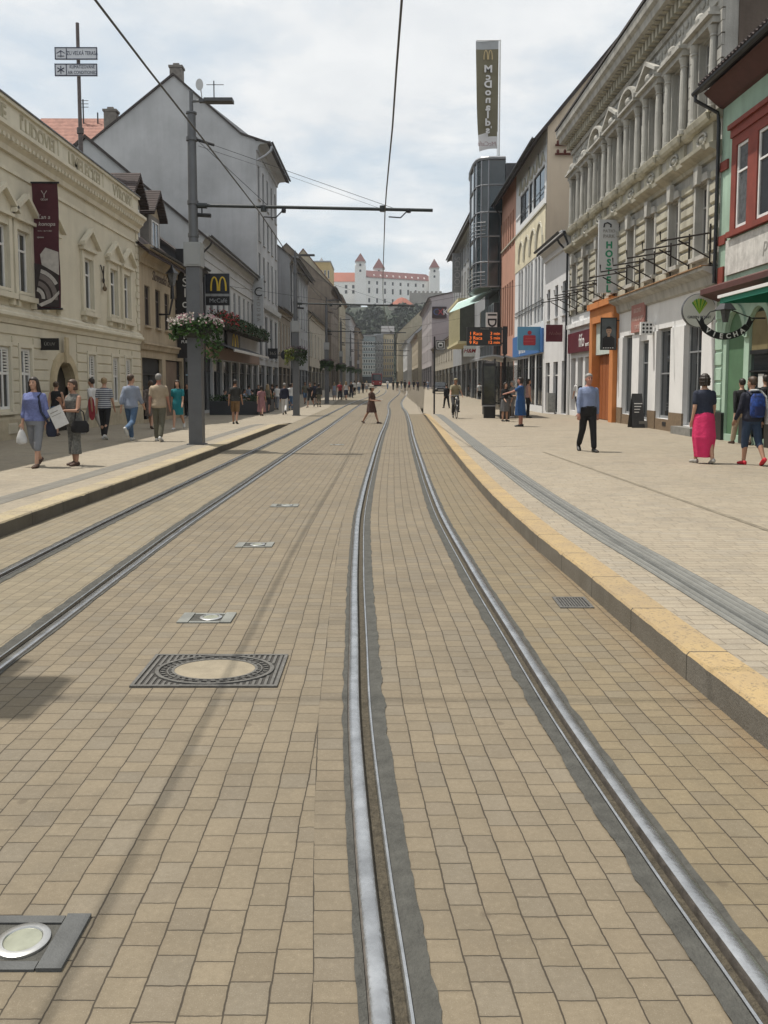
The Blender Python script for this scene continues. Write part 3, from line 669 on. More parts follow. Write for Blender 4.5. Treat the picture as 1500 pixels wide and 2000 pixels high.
text_obj('Slovenská izba', .62, frame((XL + .012, 39.4, 6.55), (0, 1, 0), (1, 0, 0)), mat('faded_brown_letters', (.12, .09, .07), .8), h2, shear=.3, ext=.01)
f = MB(fr2); f.prof([(.002, 3.2), (.10, 3.2), (.16, 3.4), (.22, 3.42), (.22, 3.5), (.002, 3.55)], 0, 7.7); f.build('string_course', TAN, h2)
d = MB(fr2); d.box(4.1, 6.6, .15, 2.8, -.18, -.10); d.build('roller_shutter', mat('brown_shutter', (.17, .12, .085), .7, 0, .2), h2)
# dark shop house and the restaurant
DKW = mat('dark_slate_plaster', (.075, .08, .085), .8, 0, .2, 1, .1, 30)
h3, fr3 = house('narrow dark slate house squeezed between tan house and pale restaurant', -1, XL, 43.2, 47.6, 8.2, 11, 4, DKW, ROOFD, [(4.4, 6.2, 2, .9)], {'h': 2.9, 'n': 1, 'f': mat('pale_blue_frame', (.22, .36, .45), .5)}, ov=.4, pipe=False)
PALE = mat('pale_grey_plaster', (.47, .48, .485), .9, 0, .10, .7, .15, 15, .12)
PALEG_ = mat('bare_gable_plaster', (.36, .365, .375), .92, 0, .14, .35, .3, 6, .22)
h4, fr4 = house('pale two storey restaurant with tall bare gable and flower balcony on the left', -1, XL, 47.6, 69.0, 10.2, 12.6, 5.2, PALE, ROOFD, [(5.35, 8.0, 11, .8)], {'h': 3.2, 'n': 7, 'p': .2, 'fascia': mat('brown_fascia', (.23, .15, .11), .6), 'fh': .75}, ov=.5, fm=mat('grey_frame', (.25, .26, .27), .5), tz=.25)
f = MB(fr4); f.prof([(.002, 8.25), (.08, 8.25), (.08, 8.4), (.002, 8.45)], 0, 21.4); f.prof([(.002, 8.9), (.05, 8.9), (.05, 8.98), (.002, 9)], 0, 21.4); f.build('moulding', PALE, h4)
GREYW = mat('grey_render', (.45, .455, .465), .92, 0, .26, .2, .3, 5, .12)
h5, fr5 = house('tall grey house with huge blank gable facing the camera and swept eaves', -1, XL, 69.0, 82.0, 21.4, 13.2, 5.1, GREYW, ROOFD, [(3.9, 7.6, 4, 1.6), (9.3, 12.6, 5, 1.0), (13.6, 15.9, 5, 1.0), (17.0, 19.7, 5, 1.0)], {'h': 3.3, 'n': 3}, ov=1.2, fm=mat('grey_frame', (.25, .26, .27), .5), kink=1.2, pipe=False, chim=[(1.6, 6.7, 6.2), (1.6, 12.2, 2.7)], tz=0)
f = MB(fr5); f.prof([(.002, 8.1), (.30, 8.1), (.36, 8.5), (.002, 8.6)], 0, 13); f.build('string_course', PALE, h5)
f = MB(fr5); f.tube([(-.1, 20.9, 1.3), (-.1, 20.6, 1.25), (-.1, 20.2, .8), (-.1, 19.8, .1)], .10, 8); f.build('downpipe', GALV, h5, True)
# dish and aerial on the gable roof
f = MB(fr5); c0_ = Vector((.3, 25.8, -4.5))
f.rings([(c0_ + Vector((0, 0, 0)) + Vector((-.02 * k * k - .0, 0, 0)), (0, .46 * k / 4 + .01, 0), (0, 0, .30 * k / 4 + .01)) for k in range(5)], 18); f.tube([c0_, c0_ + Vector((0, -1.6, .2))], .05, 6); f.build('satellite_dish', mat('dish_grey', (.5, .5, .5), .6), h5, True)
f = MB(fr5); f.tube([(.3, 24.6, -3.4), (.3, 26.2, -3.4)], .05, 6); f.tube([(.3, 25.9, -4.0), (.3, 25.9, -2.6)], .03, 6); f.build('aerial', DARK, h5)
# red tiled wing behind the palace
rw = thing('rear_wing', 'red tiled rear roof with aerials showing above the cream palace parapet', 'building', (-26, 72, 0), 'houses lining the street')
m = MB(); a0 = at(85, 231, 80); a1 = at(268, 232, 80); zb_ = 17.5
m.box(a0.x - 6, a1.x + 3, 72.4, 88, 0, zb_); m.build('wall', GREYW, rw)
m = MB(); m.face([m.p(q) for q in ((a0.x - 6, 71.8, zb_ - .4), (a1.x + 4, 71.8, zb_ - .4), (a1.x + 4, 80, a1.z), (a0.x - .2, 80, a0.z))]); m.face([m.p(q) for q in ((a0.x - 6, 88, zb_ - .4), (a1.x + 4, 88, zb_ - .4), (a1.x + 4, 80, a1.z), (a0.x - .2, 80, a0.z))]); m.face([m.p(q) for q in ((a0.x - 6, 71.8, zb_ - .4), (a0.x - .2, 80, a0.z), (a0.x - 6, 88, zb_ - .4))])
m.build('roof', ROOFR, rw)
for px in (163, 191):
    q = at(px, 233, 79.5); m = MB(); m.tube([q - Vector((0, 0, .5)), q + Vector((0, 0, 1.8 if px < 170 else .6))], .07, 6)
    if px < 170:
        for k in range(3): m.tube([q + Vector((-.5, 0, 1.1 + k * .3)), q + Vector((.5, 0, 1.1 + k * .3))], .03, 5)
    m.build('aerial', DARK, rw)
# farther left houses
BEIGE = mat('beige_plaster', (.36, .33, .27), .9, 0, .12, .8, .2, 12, .3)
BROWNW = mat('weathered_brown_wall', (.20, .165, .13), .95, 0, .3, .35, .5, 6, .4)
GREY2 = mat('cool_grey_plaster', (.30, .31, .325), .9, 0, .14, .5, .2, 12, .25)
DULL = mat('dull_cream_plaster', (.42, .37, .27), .9, 0, .14, .6, .2, 12, .3)
house('low dark roofed house right behind the tall grey gable house', -1, XL, 82, 92.6, 9.3, 12, 4.5, mat('dull_brown_plaster', (.24, .205, .165), .9, 0, .2, 1, .2, 12), ROOFD, [(4.9, 7.9, 4, 1.1)], {'h': 3.4, 'n': 3}, pipe=False)
house('grey three storey house with dark downpipe in the middle of the left row', -1, XL, 92.6, 114, 15.8, 14, 5.5, GREY2, ROOFD, [(4.6, 7.4, 6, 1.2), (8.7, 11.2, 6, 1.2), (12.2, 14.4, 6, 1.1)], {'h': 3.5, 'n': 5}, ov=.9, chim=[(.5, 2.5, 5.2), (8, 5, 6.5)])
h8, fr8 = house('dull cream house with one big white bay window, left row', -1, XL, 114, 152, 11.6, 13, 4.5, BEIGE, ROOFD, [(5.6, 9.1, [3, 6, 12, 18, 24, 30, 35], 1.6)], {'h': 4.2, 'n': 6}, ov=.5)
h9, fr9 = house('weathered brown gable house without windows, far end of the left row', -1, -9.6, 152, 176, 18.6, 16, 7.5, BROWNW, ROOFD, [(5.5, 8.5, 6, 1.5), (10, 13, 6, 1.5), (14.2, 16.6, 6, 1.4)], {'h': 4.5, 'n': 4}, z0=.8, ov=.9, pipe=False)
house('tall house with dark red tiled roof behind the brown gable', -1, -9.4, 176, 204, 19.5, 15, 9.2, DULL, tile_mat('dark_red_tile', (.20, .06, .045)), [(6, 9, 6, 1.4), (11, 14, 6, 1.4), (15.5, 18, 6, 1.3)], {'h': 4.6, 'n': 5}, z0=1.1, pipe=False)
house('slim pale stone house past the dark red roof, left row', -1, -8.4, 204, 236, 17, 14, 4, PALE, ROOFD, [(6, 8.6, 8, 1.4), (10, 12.6, 8, 1.4), (13.6, 16, 8, 1.2)], {'h': 4.6, 'n': 6}, z0=1.3, pipe=False)
house('shaded brown house closing the left row before the glass block', -1, -7.4, 236, 285, 16, 14, 4, mat('shaded_tan_plaster', (.25, .20, .15), .9, 0, .2, .6), ROOFD, [(6, 9, 9, 1.6), (10.5, 13.5, 9, 1.6)], {'h': 4.6, 'n': 6}, z0=1.5, pipe=False)
# ---------------------------------------------------------------- right row
XR = 9.3
# green house, nearest on the right
GREEN = mat('mint_plaster', (.36, .50, .40), .9, 0, .16, 1.1, .2, 20, .25)
REDTR = mat('oxblood_trim', (.22, .045, .03), .75, 0, .2, 3, .1, 40)
MAR = mat('maroon_cornice', (.09, .032, .028), .7, 0, .2, 3)
y0, y1 = 8.0, 23.35; L = y1 - y0; frg = frame((XR, y0, 0), (0, 1, 0), (-1, 0, 0))
gr = thing('green_house', 'mint green house with oxblood window frames at the right edge', 'building', (XR, y0, 0), 'houses lining the street')
UV = lambda fr_, px, py: (lambda q: (q.y - y0, q.z))(onx(px, py, XR))
def uspan(pa, pb, x=XR): return onx(pa, 700, x).y, onx(pb, 700, x).y
wins = []
for a, b in ((20.35, 21.05), (21.6, 22.3), (16.4, 17.1), (17.6, 18.3), (12.6, 13.3), (13.8, 14.5)): wins.append((a - y0, b - y0, 5.8, 7.95))
arcs = [(21.55 - y0, 22.65 - y0), (20.1 - y0, 21.25 - y0), (17.2 - y0, 18.3 - y0), (15 - y0, 16.1 - y0)]
wl = MB(frg); wall_holes(wl, 0, L, 0, 9.4, wins + [(a, b, .35, 3.62) for a, b in arcs], rev=.12)
for u in (0, L): wl.quad((u, 0, 0), (u, 9.4, 0), (u, 9.4, -10), (u, 0, -10))
wl.quad((0, 0, -10), (L, 0, -10), (L, 9.4, -10), (0, 9.4, -10)); wl.build('wall', GREEN, gr)
for h in wins: window(gr, frg, *h, fm=WHITE, tz=.33, nx=1, w=-.055)
m = MB(frg)
for k in range(0, 6, 2):
    a, b = sorted([wins[k], wins[k + 1]]); a, b = a[0], b[1]; md = (wins[k][1] + wins[k + 1][0]) / 2 if wins[k][0] < wins[k + 1][0] else 0
    m.box(a - .3, a - .005, 5.75, 8.2, .003, .045); m.box(b + .005, b + .3, 5.75, 8.2, .003, .045); m.box(wins[k][1] + .005, wins[k + 1][0] - .005, 5.75, 8.2, .003, .045)
    for h in (wins[k], wins[k + 1]): m.box(h[0] - .004, h[1] + .004, 7.955, 8.2, .003, .045)
    m.box(a - .32, b + .32, 8.2, 8.42, .003, .09); m.box(a - .36, b + .36, 8.42, 8.54, .003, .16); m.box(a - .32, b + .32, 5.6, 5.745, .003, .14)
m.box(L - .5, L - .02, 5.5, 5.75, .003, .06); m.box(L - .5, L - .02, 7.5, 7.75, .003, .06)
m.box(L - .42, L - .05, 4.25, 4.9, .003, .055)
m.build('window_surround', REDTR, gr)
m = MB(frg); m.prof([(.002, 3.98), (.35, 4.1), (.5, 4.16), (.5, 4.3), (.1, 4.45), (.002, 4.46)], -.05, L - .02); m.build('shop_cornice', MAR, gr)
m = MB(frg); m.box(2, L - .55, 4.62, 5.55, .003, .05); sgn = m.build('faded_sign_board', mat('peeling_white_paint', (.60, .58, .55), .9, 0, .3, 4, .2, 30, .35), gr)
text_obj('potraviny', .5, frame((XR - .055, 19.6, 5.08), (0, -1, 0), (-1, 0, 0)), mat('ghost_lettering', (.30, .29, .27), .9), gr, shear=.2, ext=.003)
m = MB(frg); m.prof([(.002, 9.2), (.12, 9.24), (.50, 9.56), (.56, 9.62), (.002, 9.62)], 0, L); m.build('eave_soffit', MAR, gr)
m = MB(frg); m.prof([(.66, 9.64), (-6, 13.4), (-12, 9.6), (-12, 9.8), (-6, 13.65), (.66, 9.84)], -.2, L + .12)
k = -.2
while k < L: m.tube([(k, 9.78, .74), (k, 9.93, .5)], .075, 6); k += .19
m.build('roof', ROOFB, gr); gutter(gr, frg, -.2, L + .15, 9.66, .76, DARK)
m = MB(frg); m.tube([(L + .05, 9.6, .76), (L + .05, 9.45, .76), (L - .02, 9.1, .16), (L - .02, 8.8, .12), (L - .02, 4.5, .12)], .05, 8); m.build('downpipe', DARK, gr, True)
# arched shop windows with spandrels
DKG = mat('bottle_green_panel', (.085, .17, .095), .6, 0, .15, 4)
for i, (a, b) in enumerate(arcs):
    r = (b - a) / 2; c_ = (a + b) / 2; vs_ = 3.62 - r * 1.25
    pts = [(c_ - r * cos(pi * k / 12), vs_ + r * 1.24 * sin(pi * k / 12)) for k in range(13)]
    s_ = MB(frg); s_.prism([(a, 3.621)] + pts[:7] + [(c_, 3.621)], -.12, .0015); s_.prism([(c_, 3.621)] + pts[6:] + [(b, 3.621)], -.12, .0015)
    for k in range(12):
        t0, t1 = pi * k / 12, pi * (k + 1) / 12; q = lambda t, e: (c_ - (r + e) * cos(t), vs_ + (r * 1.24 + e) * sin(t))
        s_.prism([q(t0, .02), q(t1, .02), q(t1, .2), q(t0, .2)], .003, .06)
    s_.build('arch_moulding', GREEN, gr)
    s_ = MB(frg); s_.box(a + .004, b - .004, .36, 3.6, -.11, -.07); s_.build('shop_door' if i else 'shutter_panel', DKG if i == 0 else GLASS, gr)
    if i == 1:
        s_ = MB(frg); s_.box(a + .05, b - .05, 2.55, 3.5, -.068, -.05); s_.build('fanlight', mat('ochre_glass', (.24, .20, .11), .2, 0, .2), gr)
        s_ = MB(frg); s_.box(a + .4, a + .7, 1.5, 1.95, -.068, -.06); s_.build('paper_notice', WHITE, gr)
        s_ = MB(frg); s_.box(a + .03, b - .03, 2.45, 2.55, -.068, -.02); s_.box(a + .03, a + .1, .4, 2.45, -.068, -.02); s_.box(a + .03, b - .03, 2.0, 2.04, -.068, -.02); s_.build('frame', DARK, gr)
m = MB(frg); v = .95
while v < 3.7:
    sk = [(a - .22, b + .22) for a, b in arcs]
    hbar(m, .01, L - .01, sk, [(.002, v), (.04, v + .02), (.04, v + .34), (.002, v + .36)]); v += .42
m.build('rustication', GREEN, gr)
m = MB(frg); hbar(m, 0, L - .01, [(a - .02, b + .02) for a, b in arcs], [(.003, 0), (.08, 0), (.08, .9), (.003, .92)]); m.build('plinth', BLACK, gr)
AWG = mat('green_awning_cloth', (.015, .19, .125), .7, 0, .08, 4)
aw = MB(frg)
for a, b in ((13.0 - y0, 19.8 - y0),): aw.quad((a, 3.98, .1), (b, 3.98, .1), (b, 3.74, 1.35), (a, 3.74, 1.35)); aw.quad((a, 3.96, .1), (b, 3.96, .1), (b, 3.72, 1.35), (a, 3.72, 1.35)); aw.quad((a, 3.74, 1.35), (b, 3.74, 1.35), (b, 3.60, 1.36), (a, 3.60, 1.36)); aw.quad((b, 3.98, .1), (b, 3.74, 1.35), (b, 3.60, 1.36), (b, 3.62, .1))
awo = aw.build('awning', AWG, gr); aw = MB(frg); aw.box(13.0 - y0, 19.85 - y0, 3.72, 3.79, 1.33, 1.40); aw.build('awning_bar', WHITE, awo)
# hostel: soot grey stucco front
STU = mat('grey_stucco', (.44, .43, .395), .9, 0, .22, 1.1, .45, 18, .55)
STUY = mat('yellowed_stucco', (.46, .435, .35), .9, 0, .25, 1.0, .45, 18, .5)
SOOT = mat('sooty_firewall', (.15, .118, .095), .95, 0, .35, .6, .6, 8, .3)
WST = mat('white_shop_render', (.72, .72, .72), .85, 0, .06, 2, .1, 25, .10)
y0, y1 = 23.4, 41.8; L = y1 - y0; frh = frame((XR, y0, 0), (0, 1, 0), (-1, 0, 0))
ho = thing('stucco_hostel', 'soot stained grey stucco house with columns, iron brackets and white shopfront', 'building', (XR, y0, 0), 'houses lining the street')
n = 8; pit = L / n; cen = [pit * (k + .5) for k in range(n)]
upw = [(c_ - .5, c_ + .5, 9.35, 11.55) for c_ in cen]; low = [(c_ - .42, c_ + .42, 5.45, 7.45) for c_ in cen]
shops = [(24.75 - y0, 26.0 - y0), (27.75 - y0, 29.05 - y0), (29.6 - y0, 30.65 - y0), (31.6 - y0, 32.5 - y0)]
shops = [(26.05 - y0 - 1.75, 25.75 - y0), (26.95 - y0, 28.35 - y0), (29.15 - y0, 30.25 - y0), (31.1 - y0, 32.35 - y0)]
orng = (33.05 - y0, 36.9 - y0); mar_ = (37.0 - y0, 41.7 - y0)
wl = MB(frh); wall_holes(wl, 0, L, 5.0, 14.0, upw + low, rev=.2)
for u in (0, L): wl.quad((u, 0, 0), (u, 14.0, 0), (u, 14, -11), (u, 0, -11))
wl.quad((0, 0, -11), (L, 0, -11), (L, 14, -11), (0, 14, -11)); wl.quad((0, 14, 0), (L, 14, 0), (L, 14, -11), (0, 14, -11)); wl.build('wall', STU, ho)
wl = MB(frh); wl.quad((-.02, 0, -.35), (-.02, 14.6, -.35), (-.02, 17, -6), (-.02, 0, -6)); wl.box(-.05, -.021, 8, 13.9, -6, -.36); wl.build('firewall', SOOT, ho)
sw = MB(frh); wall_holes(sw, 0, orng[0] - .003, 0, 5.0, [(a, b, .42 if i in (0, 2) else .55, 3.55 if i != 2 else 3.25) for i, (a, b) in enumerate(shops)] + [], rev=.2); sw.build('shop_wall', WST, ho)
GRYF = mat('grey_frame', (.25, .26, .27), .5)
for i, (a, b) in enumerate(shops):
    v0, v1 = (.42 if i in (0, 2) else .55), (3.55 if i != 2 else 3.25)
    window(ho, frh, a, b, v0, v1, w=-.18, nx=2 if i in (0, 2) else 1, tz=.28 if i in (0, 2) else .5 if i == 1 else 0, fm=GRYF, pm=GLASS, name='shop_door' if i in (0, 2) else 'shop_window', ft=.09)
BRS = mat('brown_granite', (.20, .145, .095), .6, 0, .3, 14, .1, 60)
m = MB(frh); edges = [.02] + [q for s in shops for q in s] + [orng[0] - .03]
for a, b in zip(edges[::2], edges[1::2]): m.box(a + .002, b - .002, 0.1, .78, .003, .06)
for i in (1, 3): m.box(shops[i][0], shops[i][1], .1, .54, -.3, .03)
m.build('plinth', BRS, ho)
for a, b in zip(edges[::2], edges[1::2]): m = MB(frh); m.box(a + .002, b - .002, .785, 3.5, .003, .045); m.build('pilaster', WST, ho)
m = MB(frh)
for i in (0, 2): m.box(shops[i][0] - .1, shops[i][1] + .1, .1, .40, -.3, .35)
m.build('doorstep', CONC, ho)
m = MB(frh); m.box(shops[1][0] + .3, shops[1][0] + .62, .32, .45, .032, .045); m.build('vent', DARK, ho)
m = MB(frh); m.prof([(.002, 4.45), (.10, 4.5), (.16, 4.75), (.42, 4.88), (.42, 4.97), (.002, 5.05)], 0, orng[0]); m.build('shop_cornice', STU, ho)
m = MB(frh); m.box(0, orng[0], 4.975, 5.01, .0, .47); m.build('tile_strip', mat('clay_strip', (.32, .19, .10), .8, 0, .3, 5), ho)
# orange portal
ORG = mat('orange_render', (.52, .195, .06), .8, 0, .10, 3)
ORD = mat('dark_orange_panel', (.30, .095, .03), .6, 0, .12, 5)
a, b = orng
m = MB(frh); m.box(a, a + .55, .1, 4.9, -.4, .22); m.box(b - .5, b, .1, 4.9, -.4, .22); m.box(a + .55, b - .5, 4.3, 4.9, -.4, .22); m.box(a - .05, b + .05, 4.9, 5.15, .003, .34)
m.build('orange_portal', ORG, ho)
m = MB(frh); m.box(a + .56, b - .51, .1, 2.95, -.22, -.15)
for k in range(5): m.box(a + .6 + k * .55, a + 1.1 + k * .55, .2, 2.9, -.149, -.11)
m.build('portal_door', ORD, ho); m = MB(frh); m.box(a + .56, b - .51, 2.952, 4.29, -.2, .05); pn = m.build('portal_sign', mat('pale_sign_panel', (.55, .62, .58), .5, 0, .15, 2), ho)
# maroon shop
MARN = mat('maroon_sign', (.105, .012, .022), .45, 0, .08)
a, b = mar_
m = MB(frh); wall_holes(m, a, b, 0, 5.0, [(a + .5 + k * 1.45, a + 1.5 + k * 1.45, .4, 2.95) for k in range(3)], rev=.3); m.build('shop_wall', WST, ho)
for k in range(3): window(ho, frh, a + .5 + k * 1.45, a + 1.5 + k * 1.45, .4, 2.95, w=-.28, nx=1, tz=0, fm=MARN, pm=GLASS, name='shop_window')
m = MB(frh); m.box(a + .05, b - .2, 3.2, 4.15, .003, .16); fo = m.build('fascia', MARN, ho)
text_obj('fifo', .85, frame((XR - .165, y0 + a + 1.6, 3.68), (0, -1, 0), (-1, 0, 0)), WHITE, ho)
text_obj('sport', .3, frame((XR - .165, y0 + a + .55, 3.5), (0, -1, 0), (-1, 0, 0)), WHITE, ho)
m = MB(frh); m.box(a, b, 4.4, 4.6, .003, .2); m.build('shop_cornice', WST, ho)
# first floor: rusticated piers, windows
m = MB(frh); v = 5.08; k = 0
while v < 7.75:
    sk = [(h[0] - .16, h[1] + .16) for h in low]
    edges = [0.02] + [q for s in sk for q in s] + [L - .02]
    for a, b in zip(edges[::2], edges[1::2]): m.prof([(.003, v), (.03, v + .01), (.085, v + .05), (.085, v + .24), (.03, v + .28), (.003, v + .29)], a + (.06 if k % 2 else 0), b - (.06 if k % 2 else 0))
    v += .335; k += 1
m.build('rustication', STUY, ho)
for h in low:
    window(ho, frh, *h, fm=mat('dirty_white_frame', (.42, .41, .39), .6), tz=.3, w=-.18, pm=GLASS)
    m = MB(frh); m.box(h[0] - .14, h[0] - .005, 5.42, 7.5, .003, .10); m.box(h[1] + .005, h[1] + .14, 5.42, 7.5, .003, .10)
    m.prism([(h[0] - .2, 7.5), (h[1] + .2, 7.5), (h[1] + .12, 7.72), (h[0] - .12, 7.72)], .003, .16); m.prism([((h[0] + h[1]) / 2 - .12, 7.45), ((h[0] + h[1]) / 2 + .12, 7.45), ((h[0] + h[1]) / 2 + .18, 7.95), ((h[0] + h[1]) / 2 - .18, 7.95)], .161, .28)
    m.box(h[0] - .2, h[1] + .2, 5.28, 5.41, .003, .2); m.build('window_surround', STU, ho)
# band of panels between the floors
m = MB(frh); m.prof([(.002, 8.0), (.10, 8.02), (.14, 8.12), (.34, 8.22), (.36, 8.34), (.12, 8.4), (.002, 8.42)], -.02, L); m.prof([(.002, 9.02), (.10, 9.02), (.2, 9.1), (.24, 9.2), (.002, 9.26)], -.02, L)
for c_ in cen:
    m.box(c_ - .78, c_ + .78, 8.43, 9.015, .003, .10); m.box(c_ - .82, c_ + .82, 9.262, 9.33, .003, .28)
    m.prof([(.25, 9.02), (.32, 9.1), (.36, 9.24), (.25, 9.25)], c_ - .85, c_ + .85); m.prof([(.34, 8.2), (.44, 8.26), (.46, 8.36), (.34, 8.38)], c_ - .85, c_ + .85)
m.build('panel_band', STUY, ho)
m = MB(frh)
for c_ in cen:
    for k in range(10):
        t = 2 * pi * k / 10; q0 = Vector((c_ + .34 * cos(t), 8.72 + .17 * sin(t), .13)); t2 = 2 * pi * (k + 1) / 10; m.tube([q0, Vector((c_ + .34 * cos(t2), 8.72 + .17 * sin(t2), .13))], .035, 5, False)
    m.ell((c_, 8.72, .12), .16, .09, .07, 8, 5)
m.build('stucco_wreaths', STU, ho)
# upper floor: half columns, aedicules
m = MB(frh); kk = 0
for i, h in enumerate(upw):
    window(ho, frh, *h, fm=mat('weathered_frame', (.34, .33, .31), .7), tz=.28, w=-.18, pm=GLASS if i % 3 else GLASS2)
    c_ = (h[0] + h[1]) / 2
    s_ = MB(frh)
    for e in (-1, 1):
        uc = c_ + e * .70
        s_.rings([((uc, 9.335 + q, .13), (r, 0, 0), (0, 0, r)) for q, r in ((0, .15), (.12, .15), (.14, .115), (.3, .12), (1.2, .12), (1.98, .10), (2.0, .13), (2.05, .10), (2.22, .16), (2.28, .16))], 12)
    s_.box(c_ - .95, c_ + .95, 11.62, 11.80, .003, .28); s_.box(c_ - 1.0, c_ + 1.0, 11.802, 11.88, .003, .42)
    if i in (0, 1, 6, 7): s_.box(c_ - .9, c_ + .9, 11.882, 12.05, .003, .34)
    elif i in (2, 4): s_.prism([(c_ - 1.05, 11.882), (c_ + 1.05, 11.882), (c_ + 1.05, 11.98), (c_, 12.5), (c_ - 1.05, 11.98)], .003, .20); s_.prism([(c_ - 1.05, 11.99), (c_, 12.5), (c_ + 1.05, 11.99), (c_ + 1.05, 12.10), (c_, 12.64), (c_ - 1.05, 12.10)], .203, .42)
    else:
        ar = lambda r0, r1: [(c_ - r0 * cos(pi * k / 12), 11.884 + r0 * .62 * sin(pi * k / 12)) for k in range(13)] + [(c_ + r1 * cos(pi * k / 12), 11.884 + r1 * .62 * sin(pi * k / 12)) for k in range(13)]
        s_.prism(ar(.95, .0001)[:13], .003, .16); P_ = ar(1.05, .9)
        for k in range(12): s_.prism([P_[k], P_[k + 1], P_[24 - k], P_[25 - k]], .17, .42)
    s_.ell((c_, 12.05, .25), .17, .2, .16, 10, 6)
    s_.box(h[0] - .09, h[0] - .004, 9.335, 11.6, .003, .07); s_.box(h[1] + .004, h[1] + .09, 9.335, 11.6, .003, .07)
    s_.build('window_surround', STU, ho)
m = MB(frh)
for k in range(n + 1):
    u = max(.16, min(L - .16, pit * k)); v = 9.3; j = 0
    while v < 12.1: m.box(u - (.13 if j % 2 else .16), u + (.13 if j % 2 else .16), v, v + .30, .003, .085); v += .33; j += 1
m.build('quoins', STU, ho)
m = MB(frh); m.prof([(.002, 12.25), (.07, 12.25), (.09, 12.4), (.002, 12.42)], 0, L); m.prof([(.002, 12.9), (.08, 12.9), (.12, 13.05), (.002, 13.06)], 0, L)
m.prof([(.002, 13.42), (.35, 13.45), (.62, 13.5), (.66, 13.72), (.78, 13.8), (.82, 14.06), (.002, 14.1)], -.25, L + .25); m.build('cornice', STU, ho)
m = MB(frh); u = .12
while u < L - .2: m.box(u, u + .17, 13.1, 13.42, .003, .34); m.box(u + .02, u + .15, 13.42, 13.448, .003, .5); u += .36
m.build('modillions', STUY, ho)
m = MB(frh); u = .3
while u < L - .3:
    m.ell((u, 12.68, .01), .16, .12, .06, 8, 5); m.ell((u + .33, 12.66, .01), .07, .16, .05, 8, 5); u += .66
m.build('frieze_ornament', STU, ho)
m = MB(frh); m.prof([(.86, 14.1), (-5.5, 17.3), (-11, 14.1), (-11, 14.25), (-5.5, 17.5), (.86, 14.2)], -.3, L + .25); m.build('roof', ROOFD, ho)
# iron awning brackets in a row: each hangs on the wall by itself, part of the house
IR = mat('rusty_black_iron', (.028, .022, .02), .6, .4, .3, 20)
u = .35; step = 1.62
while u < L - .2:
    m = MB(frh); m.tube([(u, 5.0, .10), (u, 6.2, .10)], .03, 6); m.tube([(u, 5.95, .1), (u, 5.72, 1.5), (u, 5.98, 1.52)], .026, 6); m.tube([(u, 5.25, .1), (u, 5.74, 1.0)], .022, 6); m.tube([(u, 5.1, .1), (u, 5.1, .002)], .03, 6)
    m.build('iron_bracket', IR, ho); u += step
dnpipe(ho, frh, L - .1, .3, 9.0, w=.2, m=DARK, kick=.2)
# low white house beyond
house('low white house with shallow roof between hostel and bank', 1, XR, 41.85, 48.4, 9.35, 11, 4.2, mat('white_render', (.64, .64, .65), .9, 0, .07, 1, .1, 20, .12), ROOFD, [(5.3, 7.0, [1.4, 3.3, 5.4], .75)], {'h': 2.9, 'n': 3, 'p': .5, 'f': WHITE}, ov=.5, fm=mat('grey_frame', (.25, .26, .27), .5), tz=0)
dd = MB(frame((XR, 41.85, 0), (0, 1, 0), (-1, 0, 0)))
# bank
CAR = mat('white_facade_panel', (.66, .67, .68), .8, 0, .06, .6, .1, 15, .08)
GAB = mat('buff_gable_render', (.68, .57, .44), .9, 0, .10, .4, .2, 8, .15)
PNK = mat('terracotta_render', (.48, .26, .19), .85, 0, .12, .8, .1, 15, .1)
y0, y1 = 48.45, 66.5; L = y1 - y0; frb = frame((XR, y0, 0), (0, 1, 0), (-1, 0, 0))
bk = thing('bank_house', 'tall white and terracotta bank house with buff gable and ornament bands', 'building', (XR, y0, 0), 'houses lining the street')
s1 = 11.05
tall = [(.5 + k * 1.05 + (k // 3) * .45, .5 + k * 1.05 + (k // 3) * .45 + .82, 5.35, 9.35) for k in range(8)]
tall2 = [(s1 + .9 + k * 1.15, s1 + 1.6 + k * 1.15, 5.2, 9.2) for k in range(6)]
top = [(.6, 4.2, 12.5, 14.4), (4.5, 5.7, 12.5, 14.4), (6.0, 9.2, 12.5, 14.4)]
top2 = [(s1 + .9 + k * 1.15, s1 + 1.6 + k * 1.15, 11.6, 14.2) for k in range(6)]
gfl = [(.4 + k * 2.4, 2.5 + k * 2.4, .4, 3.5) for k in range(4)] + [(s1 + .3, L - .4, .3, 3.5)]
wl = MB(frb); wall_holes(wl, 0, s1, 0, 16.3, tall + top + gfl[:4], rev=.13); wl.build('wall', CAR, bk)
wl = MB(frb); wall_holes(wl, s1, L, 0, 16.3, tall2 + top2 + gfl[4:], rev=.13); wl.build('terracotta_wall', PNK, bk)
wl = MB(frb)
for u in (-.0, L): wl.face([wl.p(q) for q in ((u, 0, -.02), (u, 16.3, -.02), (u, 23.2, -5.8), (u, 16.3, -11.6), (u, 0, -11.6))])
wl.build('gable_wall', GAB, bk)
for h in tall + tall2 + top2: window(bk, frb, *h, w=-.11, nx=1, tz=0, fm=CAR if h in tall else PNK, pm=GLASS2 if h in tall else GLASS)
for h in top: window(bk, frb, *h, w=-.11, nx=2 if h[1] - h[0] > 2 else 1, tz=0, fm=DARK, pm=GLASS)
for h in gfl: window(bk, frb, *h, w=-.11, nx=2, tz=.25, fm=DARK, pm=GLASS, name='shop_window')
BLU = mat('bank_blue', (.055, .16, .40), .5, 0, .06)
m = MB(frb); m.box(.1, s1 - .1, 3.55, 4.95, .003, .14); m.build('fascia', BLU, bk)
